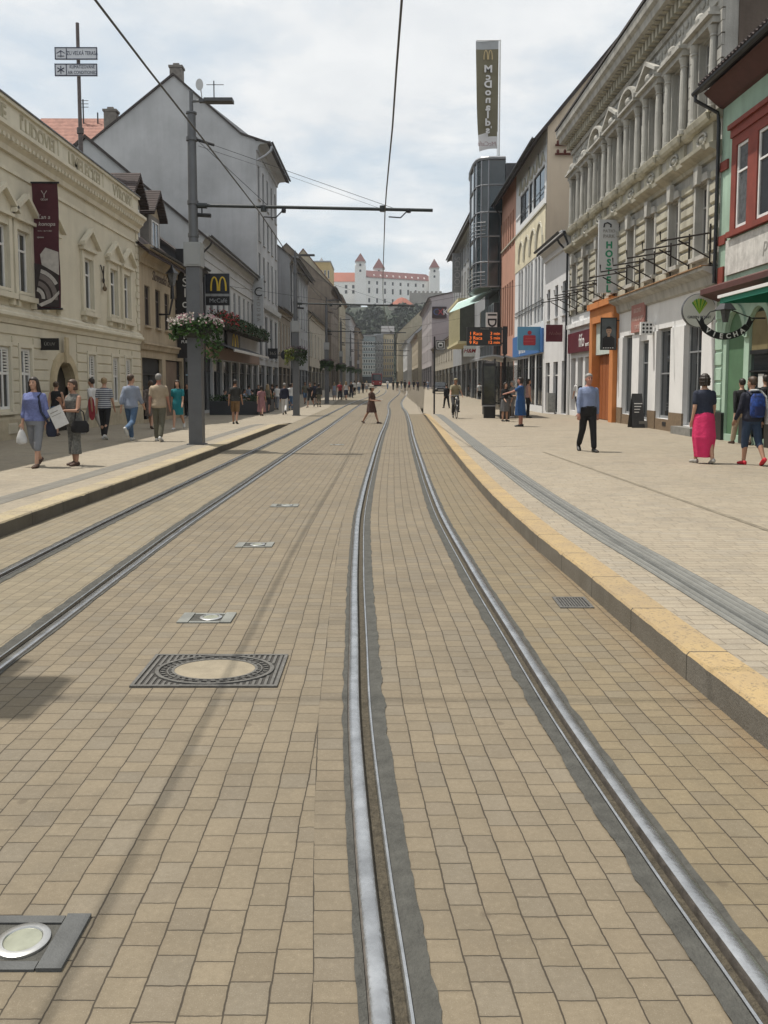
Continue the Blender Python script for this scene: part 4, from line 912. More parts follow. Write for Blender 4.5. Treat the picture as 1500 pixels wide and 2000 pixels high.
text_obj('SLOVENSKÁ', .55, frame((XR - .145, y0 + 6.9, 4.45), (0, -1, 0), (-1, 0, 0)), WHITE, bk); text_obj('sporiteľňa', .6, frame((XR - .145, y0 + 6.9, 3.92), (0, -1, 0), (-1, 0, 0)), WHITE, bk)
roof(bk, frb, 0, L, 16.3, 11.6, 6.9, ROOFD, .7, .25, .2)
gutter(bk, frb, -.2, L + .2, 15.7, .8)
RIB = mat('stone_ribbon', (.42, .40, .33), .8, 0, .15)
m = MB(frb); m.box(.02, s1 - .02, 9.45, 11.94, .002, .03); m.build('mural_panel', mat('cream_mural', (.66, .60, .44), .85, 0, .22, 1.3), bk)
m = MB(frb); m.box(0, L, 11.95, 12.05, .003, .10)
u = .3
for k in range(6):
    q0, q1 = .4 + k * 1.55, 1.6 + k * 1.55
    m.prism([(q0, 14.5), (q0 + .1, 14.5), ((q0 + q1) / 2, 15.3 if k % 2 else 15.0), (q1 - .1, 14.5), (q1, 14.5), ((q0 + q1) / 2, 15.5 if k % 2 else 15.2)], .003, .10)
for k in range(4):
    for j in range(8):
        t = pi * j / 7 * .85; t2 = pi * (j + 1) / 7 * .85; c_ = 1.6 + k * 2.2
        m.tube([(c_ - 1.0 * cos(t), 9.75 + 1.5 * sin(t), .05), (c_ - 1.0 * cos(t2), 9.75 + 1.5 * sin(t2), .05)], .09, 5)
m.build('ornament', RIB, bk)
m = MB(frb); m.box(.3, s1 - .3, 13.05, 13.09, .02, .05); m.box(.3, s1 - .3, 6.6, 6.64, .02, .05); m.box(.3, s1 - .3, 6.35, 6.39, .02, .05); m.build('railing', DARK, bk)
dnpipe(bk, frb, L - .1, .3, 15.3, m=DARK)
m = MB(); q = at(1100, 293, 48.3)
for dz in (.28, -.22): m.tube([q + Vector((-.45, 0, dz)), q + Vector((.9, 0, dz))], .06, 6)
for dz in (.28, -.22):
    for k in range(3): m.lathe(q + Vector((-.3 + k * .4, 0, dz)), [(.05, 0), (.08, .1), (.08, .2), (.03, .26)], 8)
m.build('insulator_rack', mat('rust_red_iron', (.12, .035, .025), .7, .2, .2), bk)
# glass corner tower
CANO = mat('frosted_canopy', (.62, .74, .72), .3, 0, .1); _n = CANO.node_tree; _t = nd(_n, 'ShaderNodeBsdfTranslucent', {0: (.8, .92, .9, 1)}); _m = nd(_n, 'ShaderNodeMixShader', {0: .75, 1: _n.nodes['Principled BSDF'].outputs[0], 2: _t.outputs[0]}); _n.links.new(_m.outputs[0], [q for q in _n.nodes if q.type == 'OUTPUT_MATERIAL'][0].inputs[0])
y0, y1 = 66.6, 77; frt = frame((XR, y0, 0), (0, 1, 0), (-1, 0, 0))
gt = thing('glass_tower_house', 'dark glass fronted house with rounded glazed bay and pale canopy', 'building', (XR, y0, 0), 'houses lining the street')
SMK = mat('smoked_glass', (.03, .045, .052), .08, 0, .3, .8, spec=.8)
m = MB(frt); m.box(0, 10.4, 0, 19.0, -10, -.3); m.build('wall', mat('anthracite_cladding', (.06, .062, .066), .6, 0, .15), gt)
arc = [(2.0, -.31), (1.2, .55), (1.0, 1.2), (1.3, 1.75), (2.2, 2.15), (3.6, 2.35), (5.4, 2.35), (7.2, 2.0), (9, 1.2), (10.2, .0)]
arc = [(0.3, -.31), (.31, 1.0), (.5, 1.55), (1.1, 1.85), (2.2, 1.95), (5, 1.95), (7.2, 1.75), (9, 1.1), (10.2, -.31)]
m = MB(frt); bt = [(u, 8.7, w) for u, w in arc]
m.prism([(0, 0)] * 0 or [(0, 0), (1, 0), (1, .01)], -.9, -.89) if False else None
for (a, wa), (b, wb) in zip(arc, arc[1:]): m.quad((a, 9.4, wa), (b, 9.4, wb), (b, 19.5, wb), (a, 19.5, wa))
m.face([m.p((u, 19.5, w)) for u, w in arc]); m.face([m.p((u, 9.4, w)) for u, w in arc]); bay = m.build('glazed_bay', SMK, gt)
m = MB(frt)
for (u, w) in arc[1:-1]: m.tube([(u, 9.4, w + .02), (u, 19.5, w + .02)], .06, 6)
for v in (9.45, 11.4, 13.4, 15.3, 17.4, 19.45): m.tube([(u, v, w + .03) for u, w in arc], .07 if v < 19 else .16, 6)
m.build('mullions', mat('aluminium_grey', (.30, .31, .33), .4, .6, .1), bay)
m = MB(frt)
for v in (9.7, 10.0, 10.3, 10.6, 13.6, 13.9, 14.2, 14.5): m.tube([(u, v, w + .25) for u, w in arc[1:-1]], .03, 5)
m.build('railing', GALV, bay)
m = MB(frt); m.face([m.p(q) for q in ((.5, 9.3, .6), (9.8, 9.3, .6), (10.4, 8.3, 3.3), (1.4, 8.3, 3.3))]); m.face([m.p(q) for q in ((.5, 9.24, .6), (9.8, 9.24, .6), (10.4, 8.24, 3.3), (1.4, 8.24, 3.3))]); m.build('canopy', CANO, gt)
m = MB(frt); m.box(.4, 10, 4.0, 8.2, -.29, .5); m.build('first_floor_glazing', SMK, gt)
m = MB(frt)
for k in range(9): m.box(.5 + k * 1.05, .58 + k * 1.05, 4.0, 8.2, .502, .56)
for v in (5.0, 5.25, 5.5): m.tube([(.4, v, .62), (10, v, .62)], .03, 5)
m.build('glazing_bars', mat('aluminium_grey', (.30, .31, .33), .4, .6, .1), gt)
m = MB(frt); m.box(.4, 10, .2, 3.95, -.29, -.05); m.build('shop_window', GLASS, gt)
# farther right
house('dark roofed grey house with yellow barred bay past the glass tower', 1, XR, 77.1, 112, 18.3, 14, 3.5, GREY2, ROOFD, [(11, 14.5, 10, 1.3), (15.4, 17.4, 10, 1.2)], {'h': 4, 'n': 6}, ov=.9, pipe=False)
yb = thing('yellow_bay', 'yellow barred projecting bay hanging on the grey house at right', 'bay', (XR, 86, 0)); frq = frame((XR, 86, 0), (0, 1, 0), (-1, 0, 0))
m = MB(frq); m.box(0, 14, 6.1, 10.2, .01, 1.5); m.build('body', mat('bay_glass', (.08, .085, .07), .2, 0, .2), yb)
m = MB(frq)
for k in range(15): m.box(k * .97, k * .97 + .42, 6.2, 10.1, 1.502, 1.53)
m.box(-.1, 14.1, 10.2, 10.5, .01, 1.7); m.box(-.1, 14.1, 5.85, 6.1, .01, 1.7); m.build('bars', mat('straw_yellow_paint', (.62, .56, .34), .6), yb)
house('low house with rust red roof before the clothing shop block', 1, XR, 112, 156, 7.8, 12, 5, BEIGE, tile_mat('rust_tile', (.16, .075, .055)), [(4.8, 6.6, 9, 1.2)], {'h': 3.6, 'n': 6}, z0=.4, pipe=False)
h7, fr7 = house('pale violet grey block with dark shop sign on its side wall', 1, 8.9, 156, 196, 16.9, 14, 1.6, mat('violet_grey_render', (.40, .37, .38), .9, 0, .1, .5, .1, 10, .1), ROOFD, [(5.5, 7.7, 7, 1.8), (9, 11.2, 7, 1.8), (12.6, 15, 7, 1.8)], {'h': 4.2, 'n': 5}, z0=.9, ov=.5, pipe=False, fm=DULL)
m = MB(); a = at(844, 599, 155.8); b = at(872, 621, 155.8); m.box(a.x, b.x, 155.6, 155.85, b.z, a.z); sg = m.build('wall_sign', mat('dark_maroon_sign', (.03, .015, .018), .5), h7)
text_obj('C', 1.7, facing(a.x + .75, 155.58, (a.z + b.z) / 2), mat('blue_letters', (.06, .09, .22), .5), h7); text_obj('X', 1.7, facing(a.x + 1.55, 155.58, (a.z + b.z) / 2), mat('red_letters', (.4, .04, .05), .5), h7); text_obj('K', 1.5, facing(a.x + 2.5, 155.58, (a.z + b.z) / 2), WHITE, h7)
house('cream gable house with dark sloping roof beyond the violet block', 1, 8.0, 196, 240, 12.5, 14, 5.5, DULL, mat('slate_roof', (.10, .10, .105), .8, 0, .2, 1), [(5.5, 8, 8, 1.5), (9, 11.3, 8, 1.5)], {'h': 4.4, 'n': 5}, z0=1.2, pipe=False)
house('white low gable house with grey roof, far right row', 1, 6.7, 240, 290, 13, 16, 7.5, PALE, mat('slate_roof', (.10, .10, .105), .8, 0, .2, 1), [(5.5, 8, 8, 1.6), (9, 11.3, 8, 1.6)], {'h': 4.4, 'n': 5}, z0=1.4, pipe=False)
house('cream house with tall gable at far end of the right row', 1, 4.8, 290, 330, 18, 18, 8.5, DULL, ROOFD, [(6, 9, 7, 1.8), (10, 13, 7, 1.8), (14, 16.6, 7, 1.8)], {'h': 4.6, 'n': 5}, z0=1.5, pipe=False)
# buildings closing the street
def block(label, px0, px1, pyt, y, wm, rows, nx, rm=None, gm=GLASS, dep=24, name='end_house', fillw=.55):
    a = at(px0, pyt, y); b = at(px1, pyt, y); H_ = a.z; Wd = b.x - a.x
    r = thing(name, label, 'house', (a.x, y, 0), 'houses closing the street'); fr_ = frame((a.x, y, 0), (1, 0, 0), (0, -1, 0))
    holes = []
    for k in range(rows):
        for j in range(nx):
            v0 = 5 + (H_ - 6) * k / rows; c_ = Wd * (j + .5) / nx; holes.append((c_ - Wd / nx * fillw / 2, c_ + Wd / nx * fillw / 2, v0, v0 + (H_ - 6) / rows * .62))
    m = MB(fr_); wall_holes(m, 0, Wd, 0, H_, holes)
    for u in (0, Wd): m.quad((u, 0, 0), (u, H_, 0), (u, H_, -dep), (u, 0, -dep))
    m.build('wall', wm, r)
    for h in holes: window(r, fr_, *h, tz=0, nx=1, pm=gm, ft=.12)
    m = MB(fr_)
    if rm: m.prof([(.5, H_ - .1), (-dep / 2, H_ + 3.4), (-dep, H_), (-dep, H_ + .3), (-dep / 2, H_ + 3.8), (.5, H_ + .2)], -.3, Wd + .3)
    else: m.box(-.2, Wd + .2, H_, H_ + .5, -dep, .3)
    m.build('roof', rm or GREY2, r)
    m = MB(fr_); m.box(.4, Wd - .4, .5, 4.3, .003, .2); m.build('shop_window', GLASS, r)
    return r
block('greenish glass office block closing the street below the castle hill', 704, 733, 657, 300, mat('blue_grey_panel', (.22, .27, .29), .6, 0, .15), 6, 6, gm=SMK, fillw=.8)
block('slim grey house beside the glass office block at street end', 731, 748, 655, 310, GREY2, 5, 3)
block('sunny cream house with ledges at the end of the street', 746, 769, 652, 318, mat('sunny_cream_render', (.66, .57, .40), .9, 0, .08), 6, 5, mat('slate_roof', (.10, .10, .105), .8, 0, .2, 1))
block('ochre house high behind the brown gable roofs on the left', 590, 645, 512, 330, mat('ochre_render', (.44, .33, .15), .9, 0, .1), 8, 8)
# ---------------------------------------------------------------- castle, hill, woods
HM = mat('hill_scrub', (.02, .03, .016), .95, 0, .4, .05, .5, 1)
def hz(x, y):
    t = max(0, min(1, (y - 360) / 250)); s = t * t * (3 - 2 * t)
    f = 1 - .55 * max(0, min(1, (abs(x + 5) - 90) / 260))
    return rise(250) - 1 + s * 57 * f + pnoise(Vector((x * .02, y * .02, 0))) * 3 * s
hb = MB(); NX, NY = 40, 30; gi = []
for j in range(NY + 1):
    y = 350 + 400 * j / NY; gi.append([hb.p((-420 + 840 * i / NX, y, hz(-420 + 840 * i / NX, y))) for i in range(NX + 1)])
for j in range(NY):
    for i in range(NX): hb.face((gi[j][i], gi[j][i + 1], gi[j + 1][i + 1], gi[j + 1][i]))
tag(hb.build('castle_hill', HM, None, True), kind='structure')
def leafmat(name, c, v=.5, sc=.5):
    return mat(name, c, .9, 0, v, sc, 0)
wd = MB(); r2 = random.Random(5)
for k in range(900):
    x = r2.uniform(-70, 110); y = r2.uniform(395, 636); z = hz(x, y); R_ = r2.uniform(3, 6.2)
    if 30 < x < 62 and y > 560: continue
    ht = R_ * r2.uniform(1.0, 1.6)
    if z + 2.1 * ht > EYE + (750 - 586 - 12 * r2.random()) / F * y: continue
    for q in range(60):
        u = r2.uniform(-1, 1); a = r2.uniform(0, 2 * pi); s_ = math.sqrt(1 - u * u); rr = r2.uniform(.55, 1.05)
        c_ = Vector((x + R_ * s_ * cos(a) * rr, y + R_ * s_ * sin(a) * rr, z + ht + ht * u * rr)); e = r2.uniform(.7, 1.7)
        t1 = Vector((r2.gauss(0, 1), r2.gauss(0, 1), r2.gauss(0, 1))).normalized() * e; t2 = t1.cross(Vector((r2.gauss(0, 1), r2.gauss(0, 1), r2.gauss(0, 1)))).normalized() * e
        wd.m = r2.choice((0, 0, 1, 2)); wd.quad(c_ - t1, c_ + t2 * .8, c_ + t1, c_ - t2 * .8)
tag(wd.build('hill_woods', [leafmat('wood_leaf', (.02, .034, .018)), leafmat('wood_leaf_dark', (.012, .02, .013)), leafmat('wood_leaf_light', (.03, .046, .024))]), 'dark green woods covering the hill below the castle', 'trees', kind='stuff')
CW = mat('castle_whitewash', (.82, .80, .77), .9, 0, .06, .05)
CR = mat('castle_roof_red', (.125, .042, .038), .85, 0, .2, .08)
CO = mat('castle_roof_orange', (.27, .085, .05), .85, 0, .15, .08)
CS = mat('castle_stone', (.30, .28, .25), .95, 0, .25, .1)
ca = thing('castle', 'white hilltop castle with red roofs and pointed corner towers', 'castle', (0, 640, 66))
A = at(712, 541, 640); B = at(850, 549, 668); B.z = 0; zt = A.z; zb_ = 62
U = Vector((B.x - A.x, B.y - A.y, 0)); Lc = U.length; U.normalize(); N = Vector((U.y, -U.x, 0))
frc = frame((A.x, A.y, 0), U, N); holes = []
nc = 9
for k in range(nc):
    u = 4 + (Lc - 8) * k / (nc - 1)
    for v0, h in ((zt - 5.2, 2.6), (zt - 12, 4.2), (zt - 19, 3.4)): holes.append((u - .9, u + .9, v0, v0 + h))
m = MB(frc); wall_holes(m, 0, Lc, zb_, zt, holes, rev=.9)
for u in (0, Lc): m.quad((u, zb_, 0), (u, zt, 0), (u, zt, -40), (u, zb_, -40))
m.build('wall', CW, ca)
for h in holes: p_ = MB(frc); p_.box(h[0], h[1], h[2], h[3], -.9, -.7); p_.build('window', GLASS, ca)
m = MB(frc); h_ = 6.3
m.face([m.p(q) for q in ((-.5, zt, .8), (Lc + .5, zt, .8), (Lc - 4, zt + h_, -8), (4, zt + h_, -8))]); m.face([m.p(q) for q in ((-.5, zt, -16), (Lc + .5, zt, -16), (Lc - 4, zt + h_, -8), (4, zt + h_, -8))])
for a, b in ((-.5, 4), (Lc + .5, Lc - 4)): m.face([m.p(q) for q in ((a, zt, .8), (a, zt, -16), (b, zt + h_, -8))])
rfm = m.build('roof', CR, ca)
m = MB(frc)
for k in range(9): u = 9 + (Lc - 18) * k / 8; m.prism([(u - .8, zt + 1.3), (u + .8, zt + 1.3), (u, zt + 2.8)], -4.5, -1.3)
m.build('dormers', CW, rfm)
def tower(px, pyb, pyt, pytip, y, wpx, rm):
    a = at(px, pyt, y); w = wpx / F * y / 2; tip = at(px, pytip, y).z
    m = MB(); m.box(a.x - w, a.x + w, y - w, y + w, zb_, a.z - 4); m.box(a.x - w * .75, a.x + w * .75, y - w * .75, y + w * .75, a.z - 4, a.z - .6); m.box(a.x - w * .92, a.x + w * .92, y - w * .92, y + w * .92, a.z - .6, a.z)
    for e in (-1, 1):
        for f_ in (-1, 1): m.lathe((a.x + e * w * .85, y + f_ * w * .85, a.z - 4), [(w * .14, 0), (w * .14, 1.2), (0, 2.4)], 6)
    t = m.build('tower', CW, ca)
    m = MB(); n = 4; q = [m.p((a.x + e * w * 1.0, y + f_ * w * 1.0, a.z)) for e, f_ in ((-1, -1), (1, -1), (1, 1), (-1, 1))]; ap = m.p((a.x, y, tip))
    for k in range(4): m.face((q[k], q[(k + 1) % 4], ap))
    m.build('spire', rm, t)
    m = MB()
    for z_ in (a.z - 7, a.z - 2.6): m.box(a.x - .7, a.x + .7, y - w * 1.02, y - w * .7, z_ - .9, z_ + .9)
    m.build('window', GLASS, t)
tower(704, 580, 512, 494, 638, 21, CR); tower(848, 580, 524, 505, 664, 20, CR); tower(740, 540, 525, 504, 662, 23, CR)
A2 = at(672, 549, 650); m = MB(); m.box(A2.x - 14, at(704, 549, 650).x, 644, 672, zb_, A2.z - 1.2); m.build('wing_wall', CW, ca)
m = MB(); x0_, x1_ = A2.x - 14, at(698, 549, 650).x; zz = A2.z - 1.2; m.face([m.p(q) for q in ((x0_, 643.5, zz), (x1_, 643.5, zz), (x1_, 656, zz + 8.5), (x0_, 656, zz + 8.5))]); m.face([m.p(q) for q in ((x0_, 672, zz), (x1_, 672, zz), (x1_, 656, zz + 8.5), (x0_, 656, zz + 8.5))]); m.build('wing_roof', CO, ca)
for px in (676, 690):
    for py in (560, 570): q = at(px, py, 643.9); m = MB(); m.box(q.x - .9, q.x + .9, 643.8, 644.2, q.z - 1.3, q.z + 1.3); m.build('window', GLASS, ca)
bs = thing('castle_bastion', 'round stone bastion with orange roof below the castle', 'bastion', (15, 560, 50))
c_ = at(785, 590, 560); m = MB(); m.lathe((c_.x, 560, 30), [(9.6, 0), (8.8, c_.z - 30 - 3)], 20); m.build('wall', CS, bs)
m = MB(); m.lathe((c_.x, 560, c_.z - 3), [(9.4, 0), (3.0, 5.2), (.1, 6.2)], 20); m.build('roof', CO, bs)
for a_ in (-.5, .2, .7): m = MB(); m.box(c_.x + 8.9 * sin(a_) - .7, c_.x + 8.9 * sin(a_) + .7, 560 - 9.1 * cos(a_), 560 - 8.4 * cos(a_), c_.z - 10, c_.z - 7); m.build('window', GLASS, bs)
q0 = at(800, 572, 590); q1 = at(872, 574, 590)
m = MB(); m.box(q0.x, q1.x, 590, 594, 35, q0.z); k = q0.x
while k < q1.x - 2: m.box(k, k + 1.6, 590.1, 593.9, q0.z, q0.z + 1.2); k += 3.0
tag(m.build('castle_wall', CS), 'long grey stone rampart to the right of the bastion', 'rampart')
q = at(628, 521, 335); q2 = at(628, 503, 335)
m = MB(); m.lathe((q.x, 335, q.z), [(2.2, 0), (1.6, 1.2), (.05, q2.z - q.z)], 8); m.lathe((q.x, 335, q.z - 14), [(1.9, 0), (1.9, 14)], 8); tag(m.build('spire', GREY2), 'small grey pointed spire above the ochre house', 'spire')
# ---------------------------------------------------------------- haze
HB = MB(); HB.box(-940, 940, -105, 1540, -1.6, 140); HB.f = [f[::-1] for f in HB.f]
hm = bpy.data.materials.new('air_haze'); hm.use_nodes = True; hn = hm.node_tree; hn.nodes.clear()
pv = nd(hn, 'ShaderNodeVolumePrincipled', {'Density': .00022, 'Color': (.90, .94, 1.0, 1), 'Anisotropy': .2})
hn.links.new(pv.outputs[0], nd(hn, 'ShaderNodeOutputMaterial').inputs['Volume'])
tag(HB.build('haze', hm), kind='stuff')
# ---------------------------------------------------------------- tram poles, wires, flower baskets
LEAF = mat('basket_leaf', (.045, .11, .022), .7, 0, .5, 14); LEAFY = mat('basket_leaf_yellow', (.17, .20, .03), .7, 0, .3, 14); LEAFD = mat('basket_leaf_dark', (.03, .06, .02), .7, 0, .4, 14)
PETW = mat('white_petal', (.62, .56, .52), .7, 0, .15, 20); PETP = mat('pink_petal', (.50, .24, .30), .7, 0, .2, 20); PETR = mat('red_petal', (.42, .02, .025), .6, 0, .2, 20); PETV = mat('purple_petal', (.10, .05, .075), .7, 0, .3, 20)
def leaf(mb, c, e, rr):
    t1 = Vector((rr.gauss(0, 1), rr.gauss(0, 1), rr.gauss(0, 1))).normalized() * e
    t2 = t1.cross(Vector((rr.gauss(0, 1), rr.gauss(0, 1), rr.gauss(0, 1))))
    t2 = (t2.normalized() if t2.length > 1e-6 else Vector((0, 0, 1))) * e * .6
    mb.quad(c - t1, c + t2, c + t1, c - t2)
def basket(name, label, x, y, z, R_, kind, seed=3):
    rr = random.Random(seed); t = thing(name, label, 'flowers', (x, y, z), 'flower baskets on the tram poles')
    b = MB(); b.lathe((x, y, z - .32), [(R_ * .42, 0), (R_ * .62, .12), (R_ * .70, .32)], 20, False); b.lathe((x, y, z - .32), [(.14, .0), (R_ * .42, .001)], 20, False); b.build('bowl', mat('dark_bowl', (.035, .04, .035), .7), t)
    g = MB()
    for k in range(1500):
        a = rr.uniform(0, 2 * pi); q = math.sqrt(rr.random()); tr_ = rr.random() < .62
        bump_ = 1 + .25 * sin(a * 3 + seed)
        if tr_: rad = R_ * (.72 + .28 * rr.random()); dz = -rr.random() ** 1.3 * .62 * bump_ * (1.0 if kind != 'a' else (1.25 if cos(a) > .2 else .5))
        else: rad = R_ * q; dz = rr.uniform(-.02, .22) * (1.2 - q)
        if rad < .18: rad += .18
        g.m = (0 if rr.random() < .72 else 1) if kind == 'a' else ((1 if cos(a) < -.1 and rr.random() < .75 else 2) if kind == 'b' else rr.choice((0, 2, 2)))
        leaf(g, Vector((x + rad * cos(a), y + rad * sin(a), z + dz)), rr.uniform(.03, .075), rr)
    g.build('foliage', [LEAF, LEAFY if kind == 'b' else LEAFD, LEAFD], t)
    g = MB()
    for k in range(520 if kind == 'a' else 260):
        a = rr.uniform(0, 2 * pi); q = rr.uniform(.45, 1.08)
        if kind == 'a' and cos(a) > .1 and sin(a) < .3 and rr.random() < .75 and abs(cos(a) - .9) > .12: continue
        dz = rr.uniform(.05, .30) * (1.25 - q * .6) - max(0, q - .8) * rr.random() * .9
        g.m = (0 if rr.random() < .68 else 1) if kind == 'a' else 2
        c_ = Vector((x + R_ * q * cos(a), y + R_ * q * sin(a), z + dz))
        for j in range(3): leaf(g, c_ + Vector((rr.gauss(0, .015), rr.gauss(0, .015), rr.gauss(0, .015))), rr.uniform(.018, .036), rr)
    g.build('flowers', [PETW, PETP, PETV], t)
    return t
def tram_pole(label, x, y, arm=True, box=True, zb_=None):
    z = zb_ if zb_ is not None else zg(x, y)
    t = thing('tram_pole', label, 'pole', (x, y, z), 'tram poles along the left kerb')
    m = MB(Matrix.Translation((x, y, z))); m.box(-.17, .17, -.17, .17, 0, 4.45); m.box(-.22, .22, -.22, .22, 0, .025); m.build('lower_column', GREYM, t)
    m = MB(); m.tube([(x, y, z + 4.4), (x, y, z + 8.2)], [.125, .105], 16); m.tube([(x, y, z + 8.2), (x, y, z + 8.24)], .135, 16); m.tube([(x, y, z + 8.24), (x, y, z + 8.75)], .05, 8)
    for v in (5.2, 6.0, 7.55): m.tube([(x, y, z + v), (x, y, z + v + .09)], .14, 16)
    m.build('upper_column', GREYM, t, True)
    m = MB(Matrix.Translation((x, y, z))); m.box(-.21, .21, -.21, .21, 4.46, 5.05); m.box(-.17, .17, -.225, -.211, 4.5, 5.0); m.build('switch_box', mat('box_grey', (.30, .31, .315), .6, 0, .08), t)
    m = MB(); m.tube([(x, y, z + 8.5), (x + .25, y, z + 8.52)], .035, 8); m.build('lamp_arm', GREYM, t)
    m = MB(Matrix.Translation((x + .2, y, z + 8.52))); m.prism([(0, -.03), (.2, -.06), (.78, -.05), (.86, 0), (.78, .035), (.2, .05), (0, .03)], -.13, .13) if False else None
    for (a, b, w_) in ((0, .14, .06), (.14, .84, .14)): m.box(a, b, -w_, w_, -.045, .035)
    m.box(.2, .8, -.1, .1, -.052, -.046); m.build('lamp_head', mat('lamp_head_grey', (.07, .072, .078), .5, .2), t)
    m = MB(); m.tube([(x + .1, y, z + 5.75), (x + .45, y - .05, z + 5.72)], .05, 6); m.tube([(x + .22, y, z + 5.78), (x + .22, y, z + 5.98)], .02, 6); m.build('floodlight', DARK, t)
    if arm:
        xe = tr(y) + .9
        m = MB(); m.tube([(x + .1, y, z + 5.98), (xe, y, z + 5.86)], .042, 10); m.tube([(x + .1, y, z + 5.98), (x + .35, y, z + 5.97)], .07, 10)
        for xx in (tl(y) - .2, tr(y) - .35): m.tube([(xx, y, z + 5.83), (xx, y, z + 5.97)], .075, 10)
        m.build('cantilever', mat('arm_dark_green', (.028, .034, .036), .5, .2), t, True)
        m = MB(); m.tube([(x + .1, y, z + 7.6), (tl(y) - .1, y, z + 5.98)], .007, 5); m.tube([(x + .1, y, z + 7.6), (tr(y) - .1, y, z + 5.92)], .006, 5); m.tube([(x + .13, y, z + 7.58), (x + .55, y, z + 7.45)], .035, 6)
        m.build('stay_wire', DARK, t)
        m = MB()
        for xx in (tl(y) - .2, tr(y) - .2):
            m.tube([(xx + .5, y, z + 5.88), (xx + .3, y, z + 5.68), (xx, y, z + 5.70)], .018, 6); m.lathe((xx + .5, y, z + 5.8), [(.05, 0), (.06, .05), (.05, .1)], 8)
        m.build('registration_arm', DARK, t)
    return t
PY_ = [21.1, 44.65, 69, 92, 116, 142]
PXo = [-4.77, -4.72, -4.75, -4.75, -4.65, -4.4]
LB = ['grey tram pole with flower basket and switch box nearest on the left', 'second tram pole on the left, yellow leaved basket, beside the crowd', 'third tram pole on the left, far down the street', 'fourth tram pole on the left, small and distant', 'fifth tram pole on the left, tiny in the distance', 'farthest tram pole on the left, in front of the red tram']
for x, y, l in zip(PXo, PY_, LB): tram_pole(l, x, y)
BL = ['big flower basket with white and pink petunias and trailing green leaves on nearest pole', 'flower basket yellow green on one side and purple on the other, second pole', 'dark leafy flower basket on the third tram pole', 'dark leafy flower basket on the fourth tram pole', 'dark leafy flower basket on the fifth tram pole', 'dark leafy flower basket on the farthest tram pole']
basket('flower_basket', BL[0], PXo[0] + .03, PY_[0], 3.18, .66, 'a', 3)
basket('flower_basket', BL[1], PXo[1], PY_[1], 3.45, .60, 'b', 4)
b0 = basket('flower_basket', BL[2], PXo[2], PY_[2], 3.5, .58, 'c', 5)
for k in (3, 4, 5): copy_tree(b0, (PXo[k], PY_[k], 3.5 + rise(PY_[k])), BL[k])
def wire(label, f, y0, y1, r, z0=5.85, name='contact_wire'):
    m = MB(); pts = []; y = y0
    while y < y1:
        k = max(i for i in range(len(PY_)) if PY_[i] <= y) if y >= PY_[0] else -1
        a = PY_[k] if k >= 0 else -2.4; b = PY_[k + 1] if k + 1 < len(PY_) else a + 24
        t = (y - a) / (b - a); pts.append((f(y), y, z0 + rise(y) - .10 * 4 * t * (1 - t))); y += 2.35
    m.tube(pts, r, 6); return tag(m.build(name, mat('copper_wire_dark', (.075, .078, .082), .5, .4)), label, 'wire')
wire('tram contact wire above the left track running down the street', lambda y: tl(y) - .25 + .12 * sin(y * .13), -3, 140, .014)
wire('tram contact wire above the right track in the middle of the sky', lambda y: (tr(y) - .05 if y < 12 else interp([(12, .16), (21, .02), (45, .0), (69, .6), (92, 1.5), (140, 3.3)], y)), -3, 140, .014)
m = MB(); m.tube([at(562, 343, 60), at(745, 408, 66)], .012, 5); m.tube([at(388, 285, 21.1), at(562, 343, 60)], .008, 5)
tag(m.build('span_wire', DARK), 'thin span wire crossing the sky from the nearest pole', 'wire')
for y_ in (56, 80, 104):
    m = MB(); m.tube([(-10.3, y_, 8.2), (-2, y_, 7.0), (2, y_, 7.0), (9.2, y_, 8.3)], .010, 5)
    tag(m.build('span_wire', DARK), ['nearest', 'middle', 'farthest'][int((y_ - 56) / 24)] + ' thin wire strung across the street from house to house', 'wire', 'wires strung across the street')
# unseen box added over the street to cast the shadow at the left edge
lm = thing('shadow_caster', 'unseen box hung from a wire over the left track to cast a shadow', 'shadow caster', (-4.68, 5.4, 7.0))
m = MB(); m.box(-5.6, -4.40, 5.0, 5.6, 6.8, 7.05); m.box(-5.3, -4.75, 4.75, 5.9, 6.85, 7.0); m.build('caster_body', GREYM, lm)
m = MB(); m.tube([(-4.68, 5.4, 7.2), (-4.68, 5.4, 7.9)], .03, 6); m.tube([(-10.3, 5.4, 8.6), (-4.68, 5.4, 7.9), (9.2, 5.4, 8.9)], .010, 5); m.build('wire', DARK, lm)
# ---------------------------------------------------------------- signs and flags, left
def board(name, label, cat, x0, x1, z0, z1, y, m_, th=.10, fm=None, group=None):
    t = thing(name, label, cat, (x0, y, z0), group); m = MB(); m.box(x0, x1, y, y + th, z0, z1); m.build('panel', m_, t)
    if fm:
        m = MB(); w = .035
        for a, b, c, d in ((x0 - w, x1 + w, z1, z1 + w), (x0 - w, x1 + w, z0 - w, z0), (x0 - w, x0, z0, z1), (x1, x1 + w, z0, z1)): m.box(a, b, y - .01, y + th + .01, c, d)
        m.build('frame', fm, t)
    return t
def arches(fr_, w, h, m_, parent, th=.02, mirror=False, rad=None):
    m = MB(fr_)
    for e in (-1, 1):
        n = 16
        o = [(e * w * .25 - w * .25 * cos(pi * k / n), -h / 2 + h * sin(pi * k / n) ** .8) for k in range(n + 1)]; i_ = [(e * w * .25 + (0 if 0 else 0) - w * .15 * cos(pi * k / n), -h / 2 + h * .90 * sin(pi * k / n) ** .75) for k in range(n + 1)]
        for k in range(n): m.prism([o[k], o[k + 1], i_[k + 1], i_[k]], .0005 + (.002 if e > 0 else 0), th)
    return m.build('arches_emblem', m_, parent)
YEL = mat('golden_yellow', (.62, .43, .03), .5, 0, .05)
